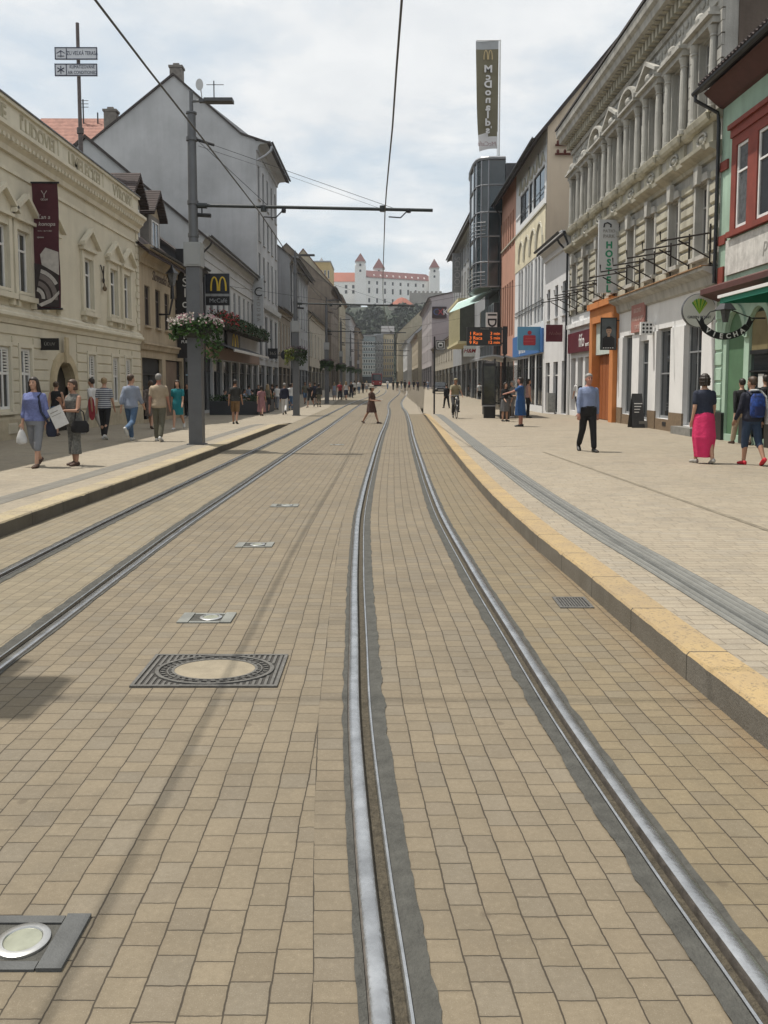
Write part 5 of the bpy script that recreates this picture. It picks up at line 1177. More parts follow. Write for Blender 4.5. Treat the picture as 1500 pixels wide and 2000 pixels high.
BURG = mat('burgundy_cloth', (.075, .018, .026), .85, 0, .15, 3)
t = thing('banner', 'burgundy exhibition banner with grey twisted cloth picture on the cream palace', 'banner', (-10.3, 24.8, 3.9))
m = MB(); n = 10; xa, xb = -10.32, -9.58
for k in range(n):
    z0, z1 = 3.95 + 3.6 * k / n, 3.95 + 3.6 * (k + 1) / n; q = lambda z: .03 * sin(z * 3)
    m.m = 0; m.quad((xa, 24.8 + q(z0), z0), (xb, 24.8 + q(z0) + .02, z0), (xb, 24.8 + q(z1) + .02, z1), (xa, 24.8 + q(z1), z1)); m.quad((xa, 24.82 + q(z0), z0), (xb, 24.82 + q(z0) + .02, z0), (xb, 24.82 + q(z1) + .02, z1), (xa, 24.82 + q(z1), z1))
m.build('cloth', BURG, t)
m = MB(); m.tube([(-10.42, 24.8, 7.58), (-9.52, 24.8, 7.58)], .03, 8); m.tube([(-10.42, 24.8, 3.92), (-9.52, 24.8, 3.92)], .03, 8); m.build('rod', DARK, t)
fb = lambda x, z: facing(x, 24.755, z)
LIN = mat('print_linen', (.50, .47, .44), .9, 0, .2, 9); LIN2 = mat('print_grey', (.20, .17, .16), .9, 0, .3, 6); LIN3 = mat('print_dark', (.045, .035, .035), .9, 0, .3, 6)
m = MB(facing(-10.32, 24.76, 3.95))
m.m = 2; m.prism([(.02, .02), (.72, .02), (.72, .95), (.45, 1.2), (.02, 1.3)], 0, .006)
m.m = 0; m.prism([(.2, 1.55), (.36, 1.75), (.74, 1.62), (.74, .95), (.50, 1.1), (.24, 1.25)], .007, .012)
m.m = 1
for k in range(7):
    a0, a1 = .25 + k * .2, .45 + k * .2
    for r0, r1, mm in ((.62, .78, 1), (.80, .92, 0), (.40, .55, 1), (.22, .34, 0)):
        m.m = mm; P_ = lambda r, a: (.02 + r * sin(a) * .85, .28 + r * cos(a) * .95)
        pts = [P_(r0, a0), P_(r1, a0), P_(r1, a1), P_(r0, a1)]
        if all(.0 <= p[0] <= .74 and .0 <= p[1] for p in pts): m.prism(pts, .007, .011)
m.m = 0; m.prism([(.1, .1), (.5, .28), (.73, .5), (.73, .4), (.5, .16), (.2, .03)], .013, .017)
m.build('cloth_picture', [LIN, LIN2, LIN3], t)
text_obj('Ľan a', .17, fb(-9.98, 6.58), LIN, t, shear=.2); text_obj('konopa', .165, fb(-9.90, 6.38), LIN, t, shear=.2); text_obj('14. 5. – 26. 9. 2021', .055, fb(-9.96, 6.18), LIN, t); text_obj('výstava', .07, fb(-10.1, 6.0), LIN, t); text_obj('ÚĽUV', .08, fb(-9.95, 7.08), LIN, t)
m = MB(fb(-9.95, 7.22)); m.tube([(-.08, .12, 0), (0, 0, 0), (.08, .12, 0)], .012, 5); m.tube([(0, 0, 0), (0, -.08, 0)], .012, 5); m.build('emblem', LIN, t)
t = board('hanging_sign', 'small dark hanging sign beside the arched palace door', 'sign', -10.38, -9.83, 2.72, 3.08, 25.2, BLACK, .05)
text_obj('ÚĽUV', .13, facing(-10.1, 25.19, 2.9), mat('grey_letters', (.25, .24, .22), .6), t)
em = thing('wall_emblem', 'small metal deer emblem and basket on the palace wall', 'ornament', (-10.38, 30.9, 5.6)); frm = frame((-10.36, 30.9, 5.2), (0, 1, 0), (1, 0, 0)) @ Matrix.Scale(.6, 4)
m = MB(frm); m.tube([(-.3, 1.4, 0), (-.05, .9, .05), (0, .55, .05)], .04, 6); m.tube([(.3, 1.4, 0), (.05, .9, .05), (0, .55, .05)], .04, 6); m.ell((0, .5, .06), .14, .2, .06, 8, 6); m.build('deer_head', IR, em)
m = MB(frm); m.ell((0, .0, .12), .22, .16, .12, 10, 6); m.tube([(-.18, .08, .1), (0, .32, .1), (.18, .08, .1)], .025, 6); m.build('basket', mat('wicker', (.14, .10, .06), .8), em)
wl_ = thing('wall_lantern', 'black wall lantern on the tan house', 'lantern', (-10.3, 38.6, 5)); 
m = MB(); m.tube([(-10.38, 38.6, 4.9), (-9.9, 38.6, 4.9), (-9.75, 38.6, 5.6)], .05, 6); m.tube([(-9.75, 38.6, 5.6), (-9.75, 38.6, 6.2)], [.1, .07], 8); m.build('bracket', BLACK, wl_)
m = MB(); m.lathe((-9.75, 38.6, 6.2), [(.12, 0), (.26, .55)], 6); m.build('glass', GLASS2, wl_); m = MB(); m.lathe((-9.75, 38.6, 6.75), [(.33, 0), (.08, .28), (.03, .4)], 6); m.build('cap', BLACK, wl_)
t = board('vertical_sign', 'tall black pub sign with stacked white letters behind the nearest pole', 'sign', -10.36, -9.62, 3.0, 8.4, 41.8, BLACK, .14)
for k, ch in enumerate('1Slovak'): text_obj(ch, .62, facing(-9.92, 41.79, 7.25 - k * .52), WHITE, t)
text_obj('PUB', .2, facing(-9.98, 41.79, 3.8), WHITE, t)
t = board('restaurant_sign', 'dark square sign with yellow double arches above the flower balcony', 'sign', -10.3, -8.93, 6.9, 8.05, 48.4, mat('sign_navy', (.012, .014, .022), .4), .16)
arches(facing(-9.55, 48.385, 7.47), .95, .82, YEL, t); m = MB(); m.box(-10.3, -8.93, 48.42, 48.54, 6.24, 6.76); m.build('lower_panel', BLACK, t); text_obj('McCafé', .34, facing(-9.58, 48.41, 6.5), mat('pale_letters', (.35, .36, .38), .5), t)
m = MB(); m.box(-10.4, -8.9, 48.43, 48.53, 6.79, 6.87); m.box(-10.39, -10.31, 48.4, 48.55, 6.2, 8.1); m.build('frame', GALV, t)
fr_ = frame((XL + .13, 57.4, 4.55), (0, 1, 0), (1, 0, 0)); t = thing('fascia_sign', 'dark shop panel with yellow arches over the restaurant awning', 'sign', (XL, 57.4, 4.5))
m = MB(fr_); m.box(-3.2, 1.6, -.55, .72, 0, .10); m.build('panel', mat('panel_brown_black', (.03, .024, .02), .5), t); arches(frame((XL + .235, 57.0, 4.6), (0, 1, 0), (1, 0, 0)), 2.2, .95, YEL, t)
bx = thing('flower_balcony', 'long dark flower box with red geraniums hung on the pale restaurant', 'flower box', (XL, 49, 5.4)); rr = random.Random(8)
m = MB(); m.box(XL + .02, XL + .85, 48.8, 68.5, 5.15, 5.5); m.build('trough', mat('dark_wood', (.05, .04, .03), .8), bx)
g = MB(); fl = MB()
for k in range(3600):
    yy = rr.uniform(48.6, 68.7); c_ = Vector((XL + .15 + rr.random() * .95, yy, 5.5 + rr.uniform(-.4, .55) * (1 - .3 * rr.random()))); leaf(g, c_, rr.uniform(.05, .12), rr)
    if rr.random() < (.5 if yy < 54 else .012): fl.m = 0; leaf(fl, c_ + Vector((.1, -.05, .1)), rr.uniform(.04, .09), rr)
g.build('foliage', LEAFD, bx); fl.build('flowers', PETR, bx)
aw = thing('restaurant_awning', 'dark awning with pale edge over the restaurant entrance', 'awning', (XL, 50, 4)); 
m = MB(); m.face([m.p(q) for q in ((XL + .05, 49.5, 4.3), (XL + .05, 64, 4.3), (XL + 1.5, 64, 3.75), (XL + 1.5, 49.5, 3.75))]); m.face([m.p(q) for q in ((XL + .05, 49.5, 4.27), (XL + .05, 64, 4.27), (XL + 1.5, 64, 3.72), (XL + 1.5, 49.5, 3.72))]); m.build('cloth', mat('charcoal_awning', (.035, .035, .04), .8), aw)
m = MB(); m.box(XL + 1.48, XL + 1.56, 49.5, 64, 3.62, 3.78); m.build('front_bar', mat('pale_bar', (.5, .5, .49), .5), aw)
t = board('vertical_sign', 'tall white vertical sign with a big C on the grey corner', 'sign', -10.3, -9.5, 6.3, 10.2, 66.0, mat('sign_grey_white', (.42, .44, .46), .5), .2)
text_obj('C', 1.0, facing(-9.9, 65.98, 8.9), DARK, t); text_obj('H O D B A', .42, facing(-9.9, 65.98, 7.6), mat('grey_letters', (.25, .24, .22), .6), t, rot=-pi / 2)
t = board('hanging_sign', 'black square sign hanging over the pavement in the left row', 'sign', -10.3, -9.45, 3.95, 4.85, 74, BLACK, .15); text_obj('365', .42, facing(-9.88, 73.98, 4.4), mat('grey_letters', (.25, .24, .22), .6), t)
t = thing('round_sign', 'round dark sign on the far left row', 'sign', (-9.0, 78, 4.5)); m = MB(); m.rings([((-9.2, 78 + d, 4.4), (.48, 0, 0), (0, 0, .48)) for d in (0, .12)], 24); m.build('disc', mat('sign_navy', (.012, .014, .022), .4), t); m = MB(); m.tube([(-10.38, 78.06, 4.4), (-9.6, 78.06, 4.4)], .04, 6); m.build('bracket', DARK, t)
# roof mast with two boards
my = 37.7; q = at(151, 45, my); t = thing('roof_mast', 'rusty mast with two white air conditioning and terrace boards above the palace roof', 'sign', (q.x, my, 9.5))
m = MB(); m.tube([(q.x, my, 9.3), (q.x, my, 12.7), (q.x, my, 12.9), (q.x, my, q.z)], [.10, .10, .085, .075], 10); m.tube([(q.x, my, 12.75), (q.x, my, 13.0)], .15, 10); m.build('pole', mat('rusty_pole', (.12, .10, .095), .6, .4, .3, 8), t)
BRD = mat('enamel_white', (.62, .64, .68), .4, 0, .06); NAV = mat('enamel_navy', (.04, .05, .09), .5)
for (ya, yb), lines in (((95, 119), ['ZU VEĽKÁ TERASA']), ((127, 151), ['KLIMATIZOVANÉ', 'AIR CONDITIONED'])):
    a = at(110, yb, my); b = at(192, ya, my); m = MB(); m.box(a.x, b.x, my - .16, my - .10, a.z, b.z); bo = m.build('board', BRD, t)
    m = MB()
    for A_, B_, C_, D_ in ((a.x, b.x, b.z - .04, b.z), (a.x, b.x, a.z, a.z + .04), (a.x, a.x + .04, a.z, b.z), (b.x - .04, b.x, a.z, b.z), (a.x + .5, a.x + .53, a.z, b.z)): m.box(A_, B_, my - .175, my - .161, C_, D_)
    m.build('border', NAV, bo); zc = (a.z + b.z) / 2
    for i, l in enumerate(lines): text_obj(l, .24 if len(lines) == 1 else .20, facing((a.x + .55 + b.x) / 2, my - .163, zc + (0 if len(lines) == 1 else (.12 - .24 * i))), NAV, bo, sx=.68 if len(lines) == 1 else .72)
    m = MB(facing(a.x + .27, my - .165, zc))
    if len(lines) == 2:
        for k in range(3): c_, s_ = cos(pi * k / 3 + pi / 2) * .17, sin(pi * k / 3 + pi / 2) * .17; m.tube([(-c_, -s_, 0), (c_, s_, 0)], .022, 5)
    else: m.prism([(-.2, 0), (0, .13), (.2, 0), (.16, 0), (0, .09), (-.16, 0)], 0, .01); m.box(-.015, .015, -.17, .09, 0, .01); m.box(-.15, .15, -.13, -.10, 0, .01)
    m.build('pictogram', NAV, bo)
# ---------------------------------------------------------------- signs and flags, right
fy = 70.0; pz = at(977, 78, fy); t = thing('flag', 'tall olive advertising flag on a white roof pole, lettering seen mirrored', 'flag', (pz.x, fy, 19.4))
m = MB(); m.tube([(pz.x, fy, 19.3), (pz.x, fy, pz.z)], .07, 10); m.tube([(pz.x, fy, pz.z - .03), (pz.x - 1.95, fy, pz.z - .03)], .04, 6); m.tube([(pz.x - .15, fy, 19.3), (pz.x - .15, fy, 22.4)], .035, 6); m.build('pole', WHITE, t)
OLV = mat('olive_cloth', (.17, .15, .095), .85, 0, .10, .8); FGR = mat('flag_grey', (.36, .37, .38), .85, 0, .1); FWH = mat('flag_white', (.66, .64, .63), .85, 0, .06)
m = MB(); n, k2 = 26, 8
def fp(i, j):
    v = i / n; u = j / k2; z = pz.z - .06 - v * 8.6 - .25 * u * v; x = pz.x - .12 - u * (1.86 - .35 * v ** 2); return Vector((x, fy + .16 * sin(v * 7 + u * 2.5) * u, z + .12 * sin(u * 3) * v))
for i in range(n):
    for j in range(k2): m.m = 1 if i < 2 else (2 if i > 22 - j * .25 + .8 else 0); m.quad(fp(i, j), fp(i, j + 1), fp(i + 1, j + 1), fp(i + 1, j))
m.build('cloth', [OLV, FGR, FWH], t)
fx = pz.x - 1.0; arches(facing(fx, fy - .22, pz.z - 1.25), .75, .75, mat('faded_gold', (.50, .38, .20), .7), t)
for k, ch in enumerate("McDonald's".replace("'", '')): text_obj(ch, .78, facing(fx + .02, fy - .26, pz.z - 2.40 - k * .605), FWH, t, mirror=True, bold=.025, sx=1.15)
text_obj("'", .8, facing(fx + .30, fy - .26, pz.z - 2.40 - 8 * .605), FWH, t, mirror=True)
text_obj('McCafé', .5, facing(fx, fy - .26, pz.z - 8.35), mat('cafe_pink_brown', (.35, .22, .22), .8), t, mirror=True, shear=.2)
LG = mat('sign_light_grey', (.50, .51, .52), .5, 0, .06)
t = board('hostel_sign', 'tall pale vertical hostel sign with green letters among the brackets', 'sign', 8.47, 9.25, 5.3, 8.15, 33.2, LG, .14)
GLT = mat('hostel_green', (.02, .22, .12), .5)
for k, ch in enumerate('HOSTEL'): text_obj(ch, .36, facing(8.88, 33.19, 7.15 - k * .34), GLT, t, bold=.014)
text_obj('PATIO', .17, facing(8.86, 33.19, 7.70), mat('grey_letters', (.25, .24, .22), .6), t); text_obj('PARK', .19, facing(8.86, 33.19, 7.50), mat('grey_letters', (.25, .24, .22), .6), t)
m = MB(facing(8.8, 33.19, 7.93)); m.tube([(-.14, -.08, 0), (-.12, .06, 0), (0, .1, 0), (.14, .02, 0), (.12, -.08, 0)], .03, 5); m.build('emblem', DARK, t)
m = MB(); m.tube([(9.25, 33.27, 7.9), (9.5, 33.27, 7.9)], .03, 6); m.tube([(9.25, 33.27, 5.5), (9.5, 33.27, 5.5)], .03, 6); m.build('bracket', DARK, t)
t = board('portrait_sign', 'dark poster with a man in black on the orange portal', 'poster', 8.60, 9.16, 3.08, 4.28, 33.0, mat('poster_slate', (.10, .115, .12), .4, 0, .3, 3), .06, BLACK)
m = MB(facing(8.88, 32.995, 3.08)); m.m = 1; m.prism([(-.25, .02), (.25, .02), (.24, .42), (.10, .52), (-.10, .52), (-.24, .42)], 0, .008); m.m = 0; m.prism([(-.05, .48), (.05, .48), (.05, .58), (-.05, .58)], .009, .013); m.prism([(.105 * cos(2 * pi * k / 16), .72 + .145 * sin(2 * pi * k / 16)) for k in range(16)], .009, .014)
m.m = 1; m.prism([(.11 * cos(pi * k / 8), .79 + .10 * sin(pi * k / 8)) for k in range(9)], .015, .018); m.box(-.06, -.02, .72, .735, .015, .018); m.box(.02, .06, .72, .735, .015, .018); m.box(-.03, .03, .645, .655, .015, .018); m.m = 2
for k in range(5): m.box(-.22 + k * .09, -.17 + k * .09, .03, .06, .015, .018)
m.build('portrait', [mat('print_skin', (.42, .27, .19), .6), BLACK, WHITE], t); m = MB(); m.tube([(9.16, 33.03, 4.2), (9.3, 33.03, 4.2)], .02, 6); m.build('bracket', DARK, t)
t = thing('wall_sign', 'dusty pink square shop sign on the white wall', 'sign', (9.2, 30.3, 3.6)); frw = frame((9.24, 30.3, 4.08), (0, -1, 0), (-1, 0, 0)); m = MB(frw); m.box(-.75, .75, -.5, .55, 0, .06); m.build('panel', mat('dusty_pink', (.36, .17, .145), .7, 0, .12, 4), t)
for i, l in enumerate(('SECOND', 'HAND SHOP', 'TEXTIL')): text_obj(l, .22, frame((9.175, 30.3, 4.35 - i * .3), (0, -1, 0), (-1, 0, 0)), mat('pale_pink_letters', (.55, .40, .36), .7), t)
t = board('dice_sign', 'white box sign with nine black dots above a shop door', 'sign', 8.80, 9.22, 3.38, 3.82, 28.6, WHITE, .16)
m = MB(facing(9.01, 28.595, 3.60))
for i in range(3):
    for j in range(3): c_ = ((i - 1) * .125, (j - 1) * .125); m.prism([(c_[0] + .042 * cos(2 * pi * k / 8), c_[1] + .042 * sin(2 * pi * k / 8)) for k in range(8)], 0, .006)
m.build('dots', BLACK, t); m = MB(); m.tube([(9.22, 28.68, 3.7), (9.36, 28.68, 3.7)], .025, 6); m.build('bracket', WHITE, t)
t = thing('a_board', 'dark folding pavement board beside a white pillar', 'board', (8.95, 29.3, .165))
for e in (-1, 1):
    m = MB(); z0 = .165; m.face([m.p(q) for q in ((8.70, 29.3 + e * .28, z0), (9.15, 29.3 + e * .28, z0), (9.10, 29.3 + e * .02, z0 + 1.2), (8.75, 29.3 + e * .02, z0 + 1.2))]); m.face([m.p(q) for q in ((8.70, 29.3 + e * .25, z0), (9.15, 29.3 + e * .25, z0), (9.10, 29.3 - e * .0, z0 + 1.18), (8.75, 29.3 - e * .0, z0 + 1.18))]); m.build('leaf', mat('chalk_board', (.03, .03, .032), .6, 0, .4, 6), t)
m = MB(facing(8.92, 29.02, 1.0)); [m.box(-.14, .14 - .04 * k, -.1 * k, -.1 * k + .03, -.09 + .018 * k, -.08 + .018 * k) for k in range(4)]; m.build('chalk_writing', WHITE, t)
t = thing('round_sign', 'round white GREEN POINT sign with a green leaf beside the green house', 'sign', (8.85, 23.5, 3.75)); cy = 23.5
m = MB(); m.rings([((8.86, cy + d, 3.76), (.455, 0, 0), (0, 0, .455)) for d in (0, .14)], 40); m.build('disc', mat('sign_cream_white', (.60, .59, .55), .4, 0, .05), t); m = MB(); m.rings([((8.86, cy + d, 3.76), (.475, 0, 0), (0, 0, .475)) for d in (.02, .12)], 40); m.build('rim', GREYM, t, False)
G1 = mat('leaf_green', (.09, .28, .03), .5); G2 = mat('leaf_lime', (.36, .46, .05), .5)
m = MB(facing(8.86, cy - .002, 3.87))
for k in range(8):
    a0, a1 = -1.15 + k * .29, -1.15 + (k + 1) * .29 - .03; m.m = k % 2; R0 = .235; m.prism([(0.0, -.21), (R0 * sin(a0), R0 * cos(a0) * .9), (R0 * sin((a0 + a1) / 2) * 1.05, R0 * cos((a0 + a1) / 2) * .98), (R0 * sin(a1), R0 * cos(a1) * .9)], 0, .006)
m.build('leaf_emblem', [G1, G2], t); text_obj('GREEN POINT', .105, facing(8.86, cy - .003, 3.57), BLACK, t); m = MB(); m.tube([(9.3, cy + .07, 3.95), (9.42, cy + .07, 3.95)], .03, 6); m.build('bracket', DARK, t)
t = thing('tavern_sign', 'curved black tavern ribbon with white letters hanging under a small lantern', 'sign', (8.3, 20.4, 3)); cy = 20.4; cxx, czz, R0 = 8.32, 3.58, .80
m = MB(facing(cxx, cy, czz)); n = 16; a0, a1 = -pi / 2 - .86, -pi / 2 + .86
for k in range(n):
    p, q = a0 + (a1 - a0) * k / n, a0 + (a1 - a0) * (k + 1) / n; m.prism([(R0 * cos(p), R0 * sin(p)), (R0 * cos(q), R0 * sin(q)), ((R0 - .16) * cos(q), (R0 - .16) * sin(q)), ((R0 - .16) * cos(p), (R0 - .16) * sin(p))], -.02, .02)
for e in (-1, 1):
    p = -pi / 2 + e * .86; m.prism([(R0 * .98 * cos(p), R0 * .98 * sin(p)), ((R0 - .14) * cos(p), (R0 - .14) * sin(p)), ((R0 - .18) * cos(p + e * .34), (R0 - .18) * sin(p + e * .34)), ((R0 - .07) * cos(p + e * .2), (R0 - .07) * sin(p + e * .2)), (R0 * .97 * cos(p + e * .36), R0 * .97 * sin(p + e * .36))], .022, .045)
m.build('ribbon', BLACK, t)
for k, ch in enumerate('VIECHA'):
    p = -pi / 2 - .62 + k * .248; L_ = facing(cxx + (R0 - .08) * cos(p), cy - .025, czz + (R0 - .08) * sin(p)); text_obj(ch, .165, L_, WHITE, t, rot=p + pi / 2, bold=.004)
m = MB(); m.tube([(9.3, cy, 3.3), (8.98, cy, 3.3)], .02, 6); m.tube([(7.75, cy, 3.2), (7.95, cy, 3.45), (8.32, cy, 3.55), (8.98, cy, 3.3)], .014, 6); m.build('bracket', BLACK, t)
m = MB(); m.lathe((8.33, cy, 3.20), [(.07, 0), (.13, .30)], 6); ln = m.build('lantern_glass', GLASS2, t); m = MB(); m.lathe((8.33, cy, 3.50), [(.27, 0), (.05, .26), (.02, .33)], 6); m.build('lantern_cap', DARK, ln)
t = board('bank_sign', 'light blue square bank sign with red savings emblem', 'sign', 7.86, 9.22, 3.68, 5.05, 49.0, mat('sign_sky_blue', (.10, .27, .42), .45, 0, .05), .25); REDE = mat('emblem_red', (.36, .02, .03), .5)
m = MB(facing(8.54, 48.99, 4.3)); m.prism([(-.36, -.28), (-.31, -.33), (.31, -.33), (.36, -.28), (.36, .20), (.31, .25), (-.31, .25), (-.36, .20)], 0, .02); m.prism([(.12 * cos(2 * pi * k / 16), .40 + .12 * sin(2 * pi * k / 16)) for k in range(16)], 0, .02); em = m.build('savings_emblem', REDE, t)
m = MB(facing(8.54, 48.965, 4.3)); m.box(-.24, .36, .045, .075, 0, .006); m.box(-.36, .24, -.12, -.09, 0, .006); m.build('emblem_gap', mat('emblem_line', (.45, .09, .09), .5), em)
t = board('maroon_hanging_sign', 'maroon hanging sign between the bank and the white house', 'sign', 8.38, 9.22, 3.88, 4.75, 43.1, MARN, .14); text_obj('Nobis', .26, facing(8.8, 43.09, 4.3), mat('dull_rose', (.25, .10, .10), .6), t, shear=.3)
t = board('white_sign', 'white sign with rotated black 1D on the glass house corner', 'sign', 8.1, 8.98, 6.2, 7.35, 66.3, WHITE, .2); text_obj('1D', .98, facing(8.54, 66.29, 6.8), BLACK, t, rot=-pi / 2, bold=.02)
t = board('shop_sign', 'small white shop sign with red slanted letters by the glass house', 'sign', 7.4, 8.45, 4.25, 5.25, 77.2, WHITE, .2); text_obj('H&M', .52, facing(7.92, 77.19, 4.75), REDE, t, shear=.25, bold=.01)
t = board('vertical_sign', 'tall grey vertical SCHOOL sign high on the grey house at right', 'sign', 8.15, 9.2, 12.6, 17.2, 100, mat('sign_mid_grey', (.20, .205, .22), .6), .3); text_obj('SCHOOL', .95, facing(8.68, 99.98, 14.9), mat('grey_letters_pale', (.36, .36, .37), .6), t, rot=-pi / 2)
# ---------------------------------------------------------------- tram stop
z0 = zg(2.7, 44.6); t = thing('stop_post', 'slim dark stop post with white tram pictogram plate', 'stop sign', (2.70, 44.6, z0))
m = MB(); m.tube([(2.7, 44.6, z0), (2.7, 44.6, z0 + 4.15)], .045, 10); m.build('post', DARK, t)
m = MB(); m.box(2.77, 3.27, 44.57, 44.63, z0 + 3.42, z0 + 3.95); m.build('plate', BLACK, t); m = MB(facing(3.02, 44.565, z0 + 3.69)); 
for a, b, c, d in ((-.21, .21, .19, .22), (-.21, .21, -.22, -.19), (-.21, -.18, -.19, .19), (.18, .21, -.19, .19)): m.box(a, b, c, d, 0, .01)
m.prism([(-.11, -.12), (.11, -.12), (.13, .08), (.08, .14), (-.08, .14), (-.13, .08)], 0, .008); m.build('tram_pictogram', WHITE, t); m = MB(); m.box(2.945, 3.095, 44.54, 44.556, z0 + 3.62, z0 + 3.74); m.build('pictogram_window', BLACK, t)
m = MB(); m.box(2.77, 3.2, 44.58, 44.62, z0 + 3.28, z0 + 3.40); m.build('name_plate', mat('grey_letters', (.25, .24, .22), .6), t)
sy = 38.0; z0 = .165; t = thing('departure_board', 'dark departure board with orange lit lines on its pole', 'display', (5.5, sy, z0))
m = MB(); m.tube([(5.52, sy + .1, z0), (5.52, sy + .1, z0 + 4.1)], .07, 10); m.box(5.42, 5.62, sy, sy + .2, z0 + 2.9, z0 + 4.15); m.build('pole', DARK, t)
m = MB(); m.box(3.78, 5.36, sy - .05, sy + .2, 3.44, 4.28); bd = m.build('housing', mat('display_black', (.02, .02, .019), .35), t); m = MB(); m.tube([(5.3, sy + .1, 4.2), (5.55, sy + .1, 4.2)], .04, 6); m.tube([(5.3, sy + .1, 3.55), (5.55, sy + .1, 3.55)], .04, 6); m.build('arms', DARK, t)
LED = mat('led_orange', (.3, .06, .01), .5, 0, 0, emit=(1.0, .20, .03), es=.95)
for i, (a, b) in enumerate((('1 Raca', '3'), ('3 Raca', '5'), ('9 Rz', '12'))): text_obj(a, .22, facing(3.88, sy - .055, 3.98 - i * .20), LED, bd, align='LEFT', ext=.003); text_obj(b + ' min', .20, facing(5.28, sy - .055, 3.98 - i * .20), LED, bd, align='RIGHT', ext=.003)
text_obj('Poštová', .12, facing(4.57, sy - .055, 4.2), mat('grey_letters', (.25, .24, .22), .6), bd, ext=.003)
t = thing('tram_shelter', 'tram shelter with two curved pale roof wings and glass walls', 'shelter', (5.4, 39, z0))
m = MB(); n = 10; 
for e, (xa, xb) in ((0, (4.35, 5.42)), (1, (5.46, 6.5))):
    P_ = [(xa + (xb - xa) * k / n, 2.82 + .13 * sin(pi * (k / n) * (.8 if e else .9) + (pi if e else 0)) + (.12 if e else 0)) for k in range(n + 1)]
    for p, q in zip(P_, P_[1:]):
        for d in (0, .07): m.quad((p[0], 37.6, p[1] + d), (q[0], 37.6, q[1] + d), (q[0], 42.5, q[1] + d), (p[0], 42.5, p[1] + d))
        m.quad((p[0], 37.6, p[1]), (q[0], 37.6, q[1]), (q[0], 37.6, q[1] + .07), (p[0], 37.6, p[1] + .07))
m.build('roof', GALV, t)
for (px_, py_) in ((5.05, 37.9), (5.05, 42.2), (6.3, 37.9), (6.3, 42.2)): m = MB(); m.tube([(px_, py_, z0), (px_, py_, 2.85)], .045, 8); m.build('post', GREYM, t)
gl = bpy.data.materials.new('shelter_glass'); gl.use_nodes = True; gb_ = gl.node_tree.nodes['Principled BSDF']; gb_.inputs['Base Color'].default_value = (.10, .11, .11, 1); gb_.inputs['Alpha'].default_value = .45; gb_.inputs['Roughness'].default_value = .05
m = MB(); m.box(6.26, 6.28, 37.95, 42.15, .4, 2.6); m.build('back_glass', gl, t); m = MB(); m.box(5.1, 6.25, 42.19, 42.21, .4, 2.6); m.build('side_glass', gl, t)
m = MB(); m.box(5.75, 6.15, 38.8, 41.6, .58, .64); m.box(5.8, 6.1, 39.2, 39.26, z0, .58); m.box(5.8, 6.1, 41.1, 41.16, z0, .58); m.build('bench', mat('bench_wood', (.16, .10, .06), .7), t)
t = thing('advertising_box', 'dark advertising light box at the near end of the shelter', 'advertising box', (4.85, 37.4, z0))
m = MB(); m.box(4.42, 5.02, 37.3, 37.55, z0 + .55, 2.62); m.build('case', DARK, t); m = MB(); m.box(4.48, 4.96, 37.28, 37.299, z0 + .65, 2.5); m.build('poster', mat('dim_poster', (.055, .055, .04), .15, 0, .6, 2.5, col2=(.02, .022, .022)), t); m = MB(); m.box(4.50, 5.0, 37.33, 37.52, z0, z0 + .53); m.build('foot', BLACK, t); m = MB(); m.box(4.42, 5.02, 37.27, 37.295, z0 + .53, z0 + .58); m.build('trim', GALV, t)
t = thing('litter_bin', 'dark litter bin beside the waiting passengers', 'bin', (5.33, 36.6, z0)); m = MB(); m.lathe((5.30, 36.4, z0), [(.2, 0), (.22, .05), (.23, .85), (.2, .9)], 16); m.build('body', BLACK, t); m = MB(); m.lathe((5.30, 36.4, z0 + .9), [(.22, 0), (.24, .04), (.05, .12)], 16); m.build('lid', DARK, t)
t = thing('grey_cabinet', 'waist high grey utility cabinet by the white house', 'cabinet', (8.9, 44.8, z0)); m = MB(); m.box(8.85, 9.25, 44.8, 45.3, z0, z0 + 1.05); m.build('body', mat('cabinet_grey', (.26, .265, .26), .6, 0, .2, 4), t); m = MB(); m.box(8.88, 9.22, 44.78, 44.799, z0 + .1, z0 + .98); m.build('door', mat('cabinet_door', (.30, .305, .30), .6, 0, .3, 7), t)
# ---------------------------------------------------------------- tram and car in the distance
RD = mat('tram_red', (.36, .018, .022), .35, 0, .05); tx, ty = tl(204) + .2, 204; tz = rise(204)
t = thing('tram', 'red tram approaching far down the left track', 'tram', (tx, ty, tz)); ft_ = Matrix.Translation((tx, ty, tz))
m = MB(frame((tx, ty, tz), (1, 0, 0), (0, -1, 0))); m.box(-1.22, 1.22, .35, 3.1, -28, 0); m.prism([(-1.22, .35), (1.22, .35), (1.2, 1.35), (-1.2, 1.35)], .002, .35); m.build('body', RD, t)
m = MB(frame((tx, ty, tz), (1, 0, 0), (0, -1, 0))); m.prism([(-1.12, 1.4), (1.12, 1.4), (1.05, 2.9), (-1.05, 2.9)], .003, .15); m.build('windscreen', GLASS, t)
for e in (-1, 1): m = MB(frame((tx + e * .8, ty, tz), (1, 0, 0), (0, -1, 0))); m.box(-.15, .15, .75, .95, .352, .37); m.build('headlight', WHITE, t)
m = MB(frame((tx, ty, tz), (1, 0, 0), (0, -1, 0))); m.box(-1.25, -1.221, 1.4, 2.7, -27, -.5); m.box(1.221, 1.25, 1.4, 2.7, -27, -.5); m.build('side_windows', GLASS, t); m = MB(frame((tx, ty, tz), (1, 0, 0), (0, -1, 0))); m.box(-1.1, 1.1, 0.02, .34, -27, -.3); m.build('bogie', BLACK, t)
